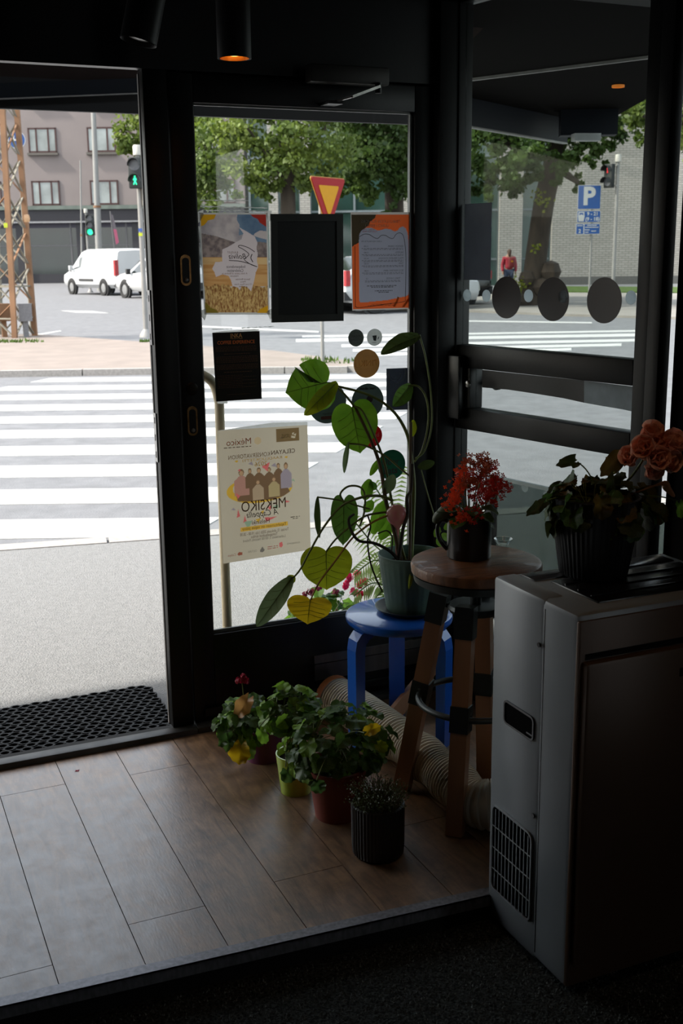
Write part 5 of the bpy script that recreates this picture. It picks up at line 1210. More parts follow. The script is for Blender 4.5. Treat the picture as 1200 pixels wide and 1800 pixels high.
ml((559, 872), (562, 946), 3.34, 3.34, 18, OVAL, G2, -0.5, 0.7, 0.0)
ml((604, 880), (604, 960), 3.36, 3.34, 50, HEART, G6, 0.2, 0.25, 0.1)
ml((573, 969), (574, 1038), 3.30, 3.28, 92, HEART, G4, 0.05, 0.1, 0.08)
ml((514, 1014), (450, 1100), 3.30, 3.28, 40, OVAL, G3, -0.2, 0.35, 0.1)
ml((517, 1024), (505, 1012), 3.31, 3.31, 18, OVAL, G4, 0.2, 0.2, 0.0)
ml((545, 1054), (540, 1094), 3.28, 3.24, 80, HEART, G5, 0.0, 0.15, 0.25, 0.3)
for b_, t_, w, m in (((650, 842), (640, 880), 24, G1), ((655, 880), (640, 900), 20, G1), ((676, 880), (655, 940), 30, G1), ((690, 905), (668, 950), 26, G1), ((668, 806), (650, 836), 13, G1), ((650, 846), (660, 862), 16, G6), ((700, 930), (690, 972), 20, G6)):
    ml(b_, t_, 3.38, 3.38, w, OVAL, m, random.uniform(-0.4, 0.4), 0.2, 0.1)
for b_, t_, w in (((772, 926), (764, 944), 13), ((780, 930), (796, 920), 15), ((776, 938), (790, 950), 15), ((768, 946), (778, 962), 14), ((790, 934), (804, 938), 12)): ml(b_, t_, 3.06, 3.05, w, OVAL, G8, random.uniform(-0.5, 0.5), 0.2, 0.1)
ml((724, 1000), (718, 1036), 3.10, 3.08, 9, OVAL, G4, 0.2, 0.4, 0.0)
def stem(px, Ys, r, m, name='stem', r1=None, n=8):
    P = [wy(x, y, Y) - mon.location for (x, y), Y in zip(px, Ys)]; c = bez(P, 7)
    rl = [r + ((r1 or r) - r) * i / (len(c) - 1) for i in range(len(c))]; mb = MB(); mb.tube(c, rl, n); return mb.build(name, m, mon)
Yq = lambda n, a=3.22, b=3.36: [a + (b - a) * i / (n - 1) for i in range(n)]
stem([(704, 985), (692, 930), (678, 880), (668, 820), (650, 770), (624, 716)], Yq(6), 0.0085, STEMB, r1=0.005)
stem([(712, 985), (700, 940), (688, 880), (676, 815), (655, 760), (636, 722), (620, 714)], Yq(7, 3.24, 3.36), 0.0055, STEMG, r1=0.0032)
stem([(722, 985), (725, 920), (727, 850), (722, 800), (714, 760), (690, 722), (650, 695), (590, 678)], Yq(8, 3.22, 3.35), 0.0085, STEMG, r1=0.0038)
stem([(624, 716), (606, 694), (588, 676)], Yq(3, 3.36, 3.34), 0.004, STEMG)
stem([(720, 985), (721, 900), (721, 820), (722, 742)], [3.2, 3.24, 3.26, 3.28], 0.0055, mat('plant_stake', (92, 78, 58), 0.7), 'stake')
stem([(690, 880), (668, 872), (636, 874), (600, 890), (570, 925), (545, 968), (528, 1000), (515, 1016)], Yq(8, 3.26, 3.30), 0.0052, STEMG, r1=0.003)
stem([(684, 900), (664, 902), (640, 908), (610, 930), (588, 950), (573, 970)], Yq(6, 3.26, 3.30), 0.004, STEMG, r1=0.003)
stem([(715, 896), (690, 903), (655, 918), (620, 945), (590, 985), (560, 1025), (546, 1054)], Yq(7, 3.24, 3.28), 0.004, mat('amber_stem', (168, 124, 52), 0.5), r1=0.0028)
stem([(613, 780), (640, 783), (675, 800), (705, 825), (726, 842)], Yq(5, 3.34, 3.26), 0.0032, STEMG)
stem([(737, 588), (748, 630), (757, 690), (758, 750), (746, 792), (730, 806)], Yq(6, 3.30, 3.24), 0.0032, STEMG)
stem([(716, 678), (736, 680), (750, 704), (752, 745), (742, 790), (728, 812)], Yq(6, 3.30, 3.24), 0.0032, STEMG)
stem([(724, 815), (722, 860), (715, 875), (716, 905), (708, 930), (700, 985)], Yq(6, 3.24, 3.2), 0.006, ROOT)
stem([(700, 984), (684, 968), (658, 955), (630, 950), (616, 930), (613, 912), (622, 904)], Yq(7, 3.2, 3.28), 0.006, ROOT, 'aerial_root', 0.004)
stem([(646, 906), (651, 925), (646, 950), (650, 985), (660, 1015), (672, 1040)], Yq(6, 3.27, 3.2), 0.003, ROOT, 'aerial_root')
stem([(604, 882), (598, 868), (612, 855), (632, 856), (641, 870), (640, 900), (632, 925)], Yq(7, 3.35, 3.27), 0.0035, STEMG)
stem([(559, 874), (575, 876), (600, 880), (625, 888), (650, 895)], Yq(5, 3.34, 3.27), 0.0028, STEMG)
stem([(740, 826), (752, 870), (766, 915), (775, 935)], Yq(4, 3.22, 3.16), 0.0022, STEMG)
stem([(664, 938), (680, 933), (689, 945), (688, 968)], Yq(4, 3.26, 3.2), 0.0025, ROOT, 'aerial_root')
stem([(720, 990), (722, 1000), (723, 1004)], [3.1, 3.1, 3.1], 0.0016, STEMG)
# glass watering globe in the pot
gp = wy(697, 905, 3.25); gl_ = thing('watering_globe', 'pink glass watering globe stuck in the green plant pot', 'watering globe', gp)
r = 0.036
mb = MB(); mb.lathe([(0.004, -0.115), (0.006, -0.08), (0.009, -0.05), (0.016, -0.036)] + [(r * math.sin(a), -r * math.cos(a)) for a in [0.5 + 2.64 * k / 12 for k in range(13)]], 28); mb.build('glass_bulb', mat('pink_swirl_glass', (224, 150, 168), 0.12, var=0, scale=28, trans=0.6, col2=(222, 190, 170), coat=0.6), gl_)
mb = MB(); mb.tube([(0, 0, -0.21), (0, 0, -0.11)], 0.0045, 10); mb.build('glass_neck', MATS['pink_swirl_glass'], gl_)

# ---------------------------------------------------------------- geraniums and pots on the floor
SCALLOP = []
for k in range(40):
    a = -PI / 2 + 0.32 + (2 * PI - 0.64) * k / 39; rr = 0.5 * (1 + 0.055 * math.cos(9 * (a - PI / 2))); SCALLOP.append((rr * math.cos(a), 0.46 + rr * math.sin(a)))
SCALLOP.append((0, 0.18))
SMESH = [leaf_mesh('leaf', SCALLOP, 1, 1, fold=f, droop=d_, wave=w_, rings=3, c=(0, 0.35), veins=0.006) for f, d_, w_ in ((0.15, 0.1, 0.06), (0.3, 0.25, 0.09), (-0.15, 0.2, 0.1), (0.45, 0.05, 0.08), (0.05, 0.35, 0.12))]
def geranium(root, center, rx, ry, rz, n, size, mats, rim, extra=()):
    """leaves on a dome round center (local), stems from the soil (0,0,rim)"""
    hubs = []
    for k in range(7):
        a = 2 * PI * k / 7 + random.random(); top = Vector((center[0] + 0.45 * rx * math.cos(a), center[1] + 0.45 * ry * math.sin(a), center[2] + random.uniform(-0.2, 0.35) * rz)); hubs.append(top)
        st_ = Vector((0.015 * math.cos(a), 0.015 * math.sin(a), rim)); mb = MB(); mb.tube(bez([st_, st_.lerp(top, 0.5) + Vector((0, 0, 0.01)), top], 4), 0.0028, 6); mb.build('stem', STEMG, root)
    pet = MB()
    for k in range(n):
        z = random.uniform(-0.75, 1.0); a = random.random() * 2 * PI; q = math.sqrt(max(0, 1 - z * z)); f = random.uniform(0.7, 1.0)
        d_ = Vector((q * math.cos(a), q * math.sin(a), z)); p = Vector((center[0] + rx * d_.x * f, center[1] + ry * d_.y * f, center[2] + rz * d_.z * f))
        hub = min(hubs, key=lambda h: (h - p).length); s = size * random.uniform(0.7, 1.2)
        nrm = (d_ + Vector((0, 0, 0.9)) + Vector((random.gauss(0, .35), random.gauss(0, .35), random.gauss(0, .25)))).normalized()
        yv = (p - hub + Vector((random.gauss(0, .01), random.gauss(0, .01), 0))).normalized(); yv = (yv - nrm * yv.dot(nrm)).normalized(); xv = yv.cross(nrm)
        Mx = Matrix((xv, yv, nrm)).transposed().to_4x4(); Mx.translation = p; me = random.choice(SMESH)
        o = bpy.data.objects.new('leaf', me); COL.objects.link(o); o.parent = root; o.matrix_local = Mx @ Matrix.Scale(s, 4)
        if not me.materials: me.materials.append(mats[0])
        o.material_slots[0].link = 'OBJECT'; o.material_slots[0].material = random.choice(mats)
        pet.tube([hub, hub.lerp(p, 0.6) + Vector((0, 0, 0.004)), p + yv * s * 0.1], 0.0011, 4, cap=False)
    pet.build('petioles', STEMG, root)['kind'] = 'stuff'
    for px_base, px_tip, w, m, Yd in extra:
        b = wy(*px_base, Yd); t = wy(*px_tip, Yd - 0.02); L = (t - b).length
        me = leaf_mesh('leaf', SCALLOP, L, w / FPX * Yd * 1.08, 0.5, 0.35, 0.3, rings=4, c=(0, 0.35)); put_leaf(root, me, b, t, TOC + Vector((0, 0, 0.3)), m)
        bl_ = b - root.location; cv = Vector(center); mb = MB(); mb.tube(bez([cv, cv.lerp(bl_, 0.6) + Vector((0, 0, 0.012)), bl_], 5), 0.0016, 6); mb.build('petiole', STEMG, root)
# 1 purple pot by the door
c = Vector((1.125, 3.215, 0)); g = thing('potted_geranium', 'geranium with drooping red flower in purple pot nearest the door', 'plant', c, 0, 'potted plants in a row on the floor')
pot(g, wall_prof(0.056, 0.070, 0.115, rim=0.012), mat('purple_plastic_pot', (110, 52, 92), 0.5, var=0.06), 0.10, 0.066)
fc = wy(432, 1262, 3.19) - c
geranium(g, fc, 0.085, 0.075, 0.065, 78, 0.046, [G7, G7, G8, G6], 0.10, [((440, 1222), (414, 1262), 34, G9, 3.14), ((425, 1302), (418, 1346), 44, G5, 3.10), ((440, 1300), (436, 1338), 30, G8, 3.11), ((403, 1296), (386, 1308), 24, G7, 3.12), ((410, 1286), (396, 1322), 22, G7, 3.12)])
fp_ = wy(424, 1190, 3.18) - c
mb = MB(); mb.tube(bez([fc, fp_ + Vector((0.002, 0, -0.02)), fp_], 5), 0.0016, 6); mb.build('flower_stalk', STEMG, g)
def petals(cen, n, r, size, m, root, name='flower', nrm0=None):
    mb = MB()
    for k in range(n):
        d_ = Vector((random.gauss(0, 1), random.gauss(0, 1), random.gauss(0, 1))).normalized(); p = cen + d_ * r * random.uniform(0.4, 1); x = d_.orthogonal().normalized(); y = d_.cross(x); s = size * random.uniform(0.7, 1.2)
        mb.add([p - x * s * 0.5, p + y * s * 0.45 + d_ * s * 0.2, p + x * s * 0.6 + d_ * s * 0.3, p - y * s * 0.45 + d_ * s * 0.2], [(0, 1, 2, 3)], True)
    return mb.build(name, m, root)
CRIM = mat('crimson_petal', (176, 24, 62), 0.6, var=0.25, scale=60, trans=0.3)
for ox, oz in ((-0.012, -0.010), (0.004, -0.012), (0.016, -0.016), (0.006, 0.0)): petals(fp_ + Vector((ox, 0, oz)), 16, 0.008, 0.012, CRIM, g)
# 2 lime pot
c = Vector((1.135, 2.955, 0)); g = thing('potted_geranium', 'light green geranium in lime green pot', 'plant', c, 0, 'potted plants in a row on the floor')
pot(g, wall_prof(0.046, 0.060, 0.125), mat('lime_ceramic_pot', (186, 214, 74), 0.35, var=0.04, coat=0.4), 0.105, 0.052)
fc = wy(508, 1243, 2.98) - c
geranium(g, fc, 0.085, 0.075, 0.062, 78, 0.046, [G8, G8, G6, G7], 0.105, [((502, 1348), (512, 1378), 34, G7, 2.86), ((455, 1278), (468, 1310), 24, G8, 2.9)])
for k in range(6):
    a = 2 * PI * k / 6; p = fc + Vector((0.03 * math.cos(a), 0.03 * math.sin(a), -0.03)); mb = MB(); mb.tube(bez([(0.02 * math.cos(a), 0.02 * math.sin(a), 0.1), p * 0.5 + Vector((0, 0, 0.06)), p], 4), 0.0035, 7); mb.build('stem', mat('pale_woody_stem', (150, 140, 84), 0.6), g)
# 3 terracotta pot
c = Vector((1.19, 2.765, 0)); g = thing('potted_geranium', 'broad dark green geranium in terracotta red pot', 'plant', c, 0, 'potted plants in a row on the floor')
pot(g, wall_prof(0.064, 0.088, 0.16, rim=0.014), mat('terracotta_plastic_pot', (140, 66, 54), 0.55, var=0.06), 0.145, 0.082)
fc = wy(592, 1300, 2.79) - c
geranium(g, fc, 0.15, 0.12, 0.105, 150, 0.05, [G7, G7, G7, G6, G8], 0.145, [((640, 1288), (668, 1276), 26, G5, 2.66), ((660, 1306), (682, 1320), 26, G4, 2.66), ((556, 1372), (564, 1395), 34, G7, 2.62)])
# 4 black ribbed pot of herbs
c = Vector((1.205, 2.522, 0)); g = thing('potted_herb', 'bushy small leaved herb in black ribbed pot nearest the step', 'plant', c, 0, 'potted plants in a row on the floor')
RIBP = mat('black_ribbed_ceramic', (30, 31, 33), 0.4, var=0.08)
rib = lambda a: 1 + 0.016 * math.cos(44 * a)
pot(g, [(0, 0), (0.062, 0), (0.069, 0.006), (0.071, 0.03), (0.072, 0.148), (0.066, 0.15), (0.064, 0.10), (0, 0.10)], RIBP, 0.135, 0.064, n=176, ripple=rib)
mb = MB(); ms = MB()
for k in range(260):
    a = random.random() * 6.28; q = math.sqrt(random.random()); b0 = Vector((0.05 * q * math.cos(a), 0.05 * q * math.sin(a), 0.135)); t0 = Vector((0.088 * q * math.cos(a) + random.gauss(0, .008), 0.088 * q * math.sin(a) + random.gauss(0, .008), 0.152 + 0.05 * (1 - q * q * 0.6) + random.gauss(0, .008)))
    ms.tube([b0, b0.lerp(t0, 0.5) + Vector((0, 0, 0.01)), t0], 0.0007, 3, cap=False)
    for j in range(9):
        f = 0.35 + 0.65 * j / 8; p = b0.lerp(t0, f) + Vector((random.gauss(0, .004), random.gauss(0, .004), random.gauss(0, .004))); d_ = Vector((random.gauss(0, 1), random.gauss(0, 1), random.gauss(0.5, 1))).normalized(); x = d_.orthogonal().normalized(); s = random.uniform(0.004, 0.0075)
        mb.add([p, p + d_ * s * 0.5 + x * s * 0.3, p + d_ * s, p + d_ * s * 0.5 - x * s * 0.3], [(0, 1, 2, 3)])
mb.build('foliage', leaf_mat('herb_leaf', (96, 112, 66), (66, 82, 48), 0.35), g)['kind'] = 'stuff'
ms.build('sprigs', STEMB, g)['kind'] = 'stuff'

# ---------------------------------------------------------------- red kalanchoe in a black enamel can on the stool
kc = gz(826, 983, SZ); kc = Vector((1.588, 2.655, SZ)) if False else kc + Vector((0.012, 0.028, 0)); kc.z = SZ
kal = thing('potted_kalanchoe', 'kalanchoe with orange red blooms in black metal can on the bar stool', 'plant', kc)
ENAM = mat('black_enamel', (24, 25, 27), 0.3, var=0.08, coat=0.3)
pot(kal, [(0, 0), (0.060, 0), (0.063, 0.003), (0.063, 0.112), (0.065, 0.116), (0.061, 0.116), (0.060, 0.08), (0, 0.08)], ENAM, 0.10, 0.058, name='metal_can')
hd = -R_.xy.to_3d().normalized()
mb = MB(); mb.tube(bez([hd * 0.062 + Vector((0, 0, 0.104)), hd * 0.078 + Vector((0, 0, 0.108)), hd * 0.090 + Vector((0, 0, 0.09)), hd * 0.088 + Vector((0, 0, 0.06)), hd * 0.074 + Vector((0, 0, 0.035)), hd * 0.062 + Vector((0, 0, 0.022))], 6), 0.006, 8); mb.build('can_handle', ENAM, kal)
mb = MB(); mb.tube(bez([Vector((0.02, 0.02, 0.1)) + hd * 0.03, hd * 0.055 + Vector((0, 0, 0.135)), hd * 0.088 + Vector((0, 0, 0.118)), hd * 0.098 + Vector((0, 0, 0.100))], 6), [0.03 - 0.022 * i / 18 for i in range(19)], 10); mb.build('curled_leaf', leaf_mat('grey_green_curled', (104, 116, 92), (84, 96, 74), 0.2), kal)
KM = [leaf_mesh('leaf', OVAL, 1, 0.8, 0.2, 0.3, 0.08, rings=3) for k in range(3)]
for k in range(16):
    a = 2 * PI * k / 16 + random.random() * 0.4; L = random.uniform(0.045, 0.075); b = Vector((0.03 * math.cos(a), 0.03 * math.sin(a), random.uniform(0.105, 0.15))); d_ = Vector((math.cos(a), math.sin(a), random.uniform(-0.3, 0.5))).normalized()
    n_ = Vector((0, 0, 1)) - d_ * d_.z; n_.normalize(); x = d_.cross(n_); Mx = Matrix((x, d_, n_)).transposed().to_4x4(); Mx.translation = b
    o = link('leaf', random.choice(KM), G7, kal); o.matrix_local = Mx @ Matrix.Scale(L, 4)
heads = [wy(px, py, kc.y + dy) - kc for px, py, dy in ((815, 832, 0), (850, 812, 0.0), (840, 838, -0.03), (872, 842, 0.0), (868, 862, -0.02), (835, 866, -0.04), (806, 850, 0.0), (795, 880, -0.02), (826, 812, 0.03), (860, 822, 0.03), (800, 868, 0.02), (812, 908, -0.05), (846, 855, 0.03), (856, 875, -0.03), (832, 905, -0.06), (884, 856, 0.0), (848, 826, -0.04), (822, 848, -0.04))]
RK = [mat('orange_red_petal', (240, 86, 40), 0.55, var=0.15, scale=80, trans=0.35), mat('deep_red_petal', (206, 44, 28), 0.55, var=0.2, scale=80, trans=0.35), mat('rusty_petal', (186, 84, 48), 0.6, var=0.2, scale=80, trans=0.35)]
for i, hcen in enumerate(heads):
    mb = MB(); mb.tube(bez([(hcen.x * 0.3, hcen.y * 0.3, 0.11), hcen * 0.7 + Vector((0, 0, 0.02)), hcen], 4), 0.0016, 6); mb.build('flower_stalk', STEMG, kal)
    mb = MB()
    for k in range(46):
        p = hcen + Vector((random.gauss(0, .014), random.gauss(0, .014), random.gauss(0, .011))); nn = (Vector((random.gauss(0, .6), random.gauss(0, .6), 1)) + TOC).normalized(); x = nn.orthogonal().normalized(); y = nn.cross(x); s = random.uniform(0.0055, 0.0085)
        for q in range(4):
            a = PI / 2 * q; u = x * math.cos(a) + y * math.sin(a); w = x * -math.sin(a) + y * math.cos(a)
            mb.add([p, p + u * s * 0.6 + w * s * 0.38, p + u * s * 1.1 + nn * s * 0.15, p + u * s * 0.6 - w * s * 0.38], [(0, 1, 2, 3)])
    o = mb.build('flower_head', RK[(0, 2, 1, 1, 1, 1, 0, 0, 2, 1, 0, 0, 1, 1, 1, 1, 2, 2)[i]], kal); o['kind'] = 'stuff'
# small clear dish and a little cress seedling cup behind the can
dc = gz(884, 958, SZ); dc.z = SZ
mb = MB(); mb.lathe([(0, 0.001), (0.016, 0.001), (0.024, 0.012), (0.028, 0.020), (0.0265, 0.020), (0.022, 0.012), (0.014, 0.004), (0, 0.004)], 26); tag(mb.build('glass_dish', glass('dish_glass', (0.86, 0.9, 0.9), 3.0), None, dc), 'small clear glass dish beside the black can on the stool', 'dish')

# ---------------------------------------------------------------- peach begonia in ribbed pot on the air conditioner
bc_ = gz(1046, 1020, AZT + 0.006); bc_ = bc_ + Vector((0.03, 0.05, 0)); bc_.z = AZT + 0.007
beg = thing('potted_begonia', 'begonia with one large peach bloom in black ribbed pot on the air conditioner', 'plant', bc_)
print('begonia', bc_)
pot(beg, [(0, 0), (0.074, 0), (0.080, 0.006), (0.094, 0.10), (0.104, 0.188), (0.098, 0.19), (0.088, 0.12), (0, 0.12)], mat('black_ribbed_plastic', (34, 36, 38), 0.45), 0.175, 0.092, n=200, ripple=lambda a: 1 + 0.014 * math.cos(50 * a))
BM = [mat('dark_begonia_leaf', (74, 82, 42), 0.5, var=0, scale=14, trans=0.3, col2=(48, 60, 30)), mat('bronze_begonia_leaf', (128, 96, 40), 0.5, var=0, scale=14, trans=0.35, col2=(84, 76, 34))]
fc = wy(1060, 880, bc_.y) - bc_
geranium(beg, fc, 0.13, 0.10, 0.055, 62, 0.062, [BM[0], BM[0], BM[1], G7], 0.175, [((1015, 812), (988, 812), 30, BM[0], bc_.y - 0.02), ((1090, 800), (1062, 830), 44, BM[1], bc_.y), ((1080, 830), (1075, 880), 34, BM[0], bc_.y - 0.05), ((1055, 868), (1062, 915), 46, BM[1], bc_.y - 0.10), ((960, 880), (932, 900), 26, BM[0], bc_.y), ((1192, 880), (1200, 910), 24, G8, bc_.y - 0.06)])
fcn = wy(1143, 786, bc_.y - 0.04) - bc_
mb = MB(); mb.tube(bez([fc, fc.lerp(fcn, 0.6) + Vector((0, 0, -0.02)), fcn], 5), 0.003, 7); mb.build('flower_stalk', STEMG, beg)
PEACH = mat('peach_petal', (255, 196, 170), 0.55, var=0.1, scale=30, trans=0.4)
PM = [leaf_mesh('petal', OVAL, 1, 1.25, 0.35, -0.35, 0.16, rings=3) for k in range(4)]
for rose in ((0, 0, 0, 0.046), (0.034, -0.022, 0.008, 0.040), (-0.036, -0.018, 0.0, 0.040), (-0.012, -0.034, -0.020, 0.040), (0.024, -0.026, -0.030, 0.038), (0.0, 0.0, 0.028, 0.036), (0.048, 0.0, -0.016, 0.034), (-0.046, 0.01, -0.020, 0.034), (0.0, -0.01, -0.048, 0.032)):
    cc = fcn + Vector(rose[:3]); ax = (Vector(rose[:3]) * 14 + Vector((-0.25, -0.6, 0.55))).normalized(); x0_ = ax.orthogonal().normalized(); y0_ = ax.cross(x0_)
    for ring, cnt, tilt in ((1.0, 6, 0.95), (0.72, 5, 0.6), (0.42, 3, 0.25)):
        for k in range(cnt):
            a = 2 * PI * k / cnt + ring * 3; out = x0_ * math.cos(a) + y0_ * math.sin(a); d_ = (out * math.sin(tilt) + ax * math.cos(tilt)).normalized(); n_ = (ax * math.sin(tilt) - out * math.cos(tilt)).normalized(); xx = d_.cross(n_)
            Mx = Matrix((xx, d_, n_)).transposed().to_4x4(); Mx.translation = cc - ax * 0.008; o = link('petal', random.choice(PM), PEACH, beg); o.matrix_local = Mx @ Matrix.Scale(rose[3] * (0.6 + 0.55 * ring), 4)
bud = wy(1172, 858, bc_.y - 0.05) - bc_
mb = MB(); mb.tube(bez([fc + Vector((0.05, 0, 0)), bud + Vector((-0.02, 0, 0.012)), bud, bud + Vector((0.022, 0, -0.022))], 5), [0.002] * 5 + [0.004, 0.007, 0.009, 0.010, 0.010, 0.009, 0.008, 0.007, 0.006, 0.005, 0.003], 8); mb.build('bud', mat('peach_bud', (206, 140, 96), 0.5), beg)

# ---------------------------------------------------------------- plants standing outside against the glass
oc = wy(566, 1090, 3.82); oc = Vector((oc.x, 3.84, -0.045))
og = thing('potted_geranium', 'outdoor geranium with faded crimson flowers behind the glass', 'plant', oc)
pot(og, wall_prof(0.08, 0.11, 0.22), mat('grey_planter', (110, 110, 108), 0.7), 0.19, 0.09)
fc = wy(575, 1075, 3.84) - oc
geranium(og, fc, 0.15, 0.10, 0.07, 70, 0.06, [G8, G6, G8], 0.19)
for px, py in ((545, 1040), (560, 1032), (590, 1042), (535, 1048)): petals(wy(px, py, 3.82) - oc, 26, 0.014, 0.014, mat('faded_crimson_petal', (150, 52, 74), 0.7, var=0.3, scale=60, trans=0.4), og)
PINKR = mat('bright_pink_petal', (226, 36, 92), 0.6, var=0.15, scale=60, trans=0.45)
for px, py in ((613, 1015), (628, 1010), (632, 1028), (622, 1040), (608, 1028), (640, 1022), (634, 1046)): petals(wy(px, py, 3.86) - oc, 30, 0.014, 0.018, PINKR, og)
for px, py in ((570, 1060), (592, 1070), (550, 1060)):
    mb = MB(); p = wy(px, py, 3.8) - oc; mb.tube([p, p + Vector((0, 0, -0.16))], 0.004, 6); mb.build('cane', mat('bamboo_cane', (176, 140, 92), 0.6), og)
pcn = wy(672, 1040, 3.80); pal = thing('potted_palm', 'feathery palm standing outside behind the plant pot', 'plant', (pcn.x, 3.80, -0.045))
pot(pal, wall_prof(0.09, 0.12, 0.24), MATS['grey_planter'], 0.21, 0.10)
pl = pal.location; PALM = leaf_mat('palm_frond', (150, 166, 104), (110, 134, 70), 0.5)
def frond(pts, n, lw, m):
    P = bez([Vector(p) for p in pts], 10); mb = MB(); mb.tube(P, 0.003, 5); fr_ = mb.build('frond_rib', m, pal); mb = MB()
    for k in range(n):
        i = int(len(P) * (0.25 + 0.74 * k / n)); p = P[min(i, len(P) - 2)]; t = (P[min(i + 1, len(P) - 1)] - P[min(i, len(P) - 2)]).normalized(); sd0 = t.cross(Vector((0.2, 1, 0.1))).normalized()
        for sg in (-1, 1):
            d_ = (t * 0.55 + sd0 * sg + Vector((0, 0, -0.25))).normalized(); L = lw * (1 - 0.45 * k / n); w = 0.005; q = d_.cross(Vector((0, 1, 0.2))).normalized() * w
            mb.add([p - q * 0.3, p + d_ * L * 0.5 - q, p + d_ * L + Vector((0, 0, -0.02)), p + d_ * L * 0.5 + q], [(0, 1, 2, 3)])
    o = mb.build('leaflets', m, pal); o['kind'] = 'stuff'
base = Vector((0, 0, 0.21))
frond([base, wy(690, 1010, 3.82) - pl, wy(660, 985, 3.82) - pl, wy(622, 1010, 3.80) - pl], 22, 0.085, PALM)
frond([base, wy(685, 1040, 3.82) - pl, wy(655, 1025, 3.82) - pl, wy(622, 1048, 3.80) - pl], 20, 0.07, PALM)
frond([base, wy(700, 980, 3.84) - pl, wy(690, 910, 3.84) - pl, wy(655, 850, 3.82) - pl], 24, 0.09, PALM)
frond([base, wy(705, 970, 3.84) - pl, wy(712, 890, 3.84) - pl, wy(720, 820, 3.82) - pl], 24, 0.09, PALM)
frond([base, wy(690, 1000, 3.82) - pl, wy(650, 950, 3.82) - pl, wy(610, 900, 3.80) - pl], 22, 0.08, PALM)
frond([base, wy(690, 1060, 3.82) - pl, wy(660, 1060, 3.82) - pl, wy(640, 1085, 3.80) - pl], 14, 0.06, PALM)
# ================================================================ posters and stickers on the door glass (printed to be read from the street)
PINFO = {}
def pmat(name, col, tr=0.45, **k):
    PINFO['print_' + name] = (col, k.get('col2'), k.get('scale', 60), k.get('stretch'))
    return mat('print_' + name, col, 0.75, var=k.pop('var', 0.05), scale=k.pop('scale', 60), trans=tr, **k)
import numpy as np
def ras_mat():
    m = bpy.data.materials.new('printed_paper'); m.use_nodes = True; N = m.node_tree.nodes; L = m.node_tree.links; b = N['Principled BSDF']
    at_ = N.new('ShaderNodeAttribute'); at_.attribute_name = 'ink'; L.new(at_.outputs['Color'], b.inputs['Base Color']); b.inputs['Roughness'].default_value = 0.6
    t = N.new('ShaderNodeBsdfTranslucent'); mx = N.new('ShaderNodeMixShader'); mx.inputs[0].default_value = 0.62; L.new(at_.outputs['Color'], t.inputs[0])
    L.new(b.outputs[0], mx.inputs[1]); L.new(t.outputs[0], mx.inputs[2]); L.new(mx.outputs[0], N['Material Output'].inputs[0]); return m
RAS = ras_mat()
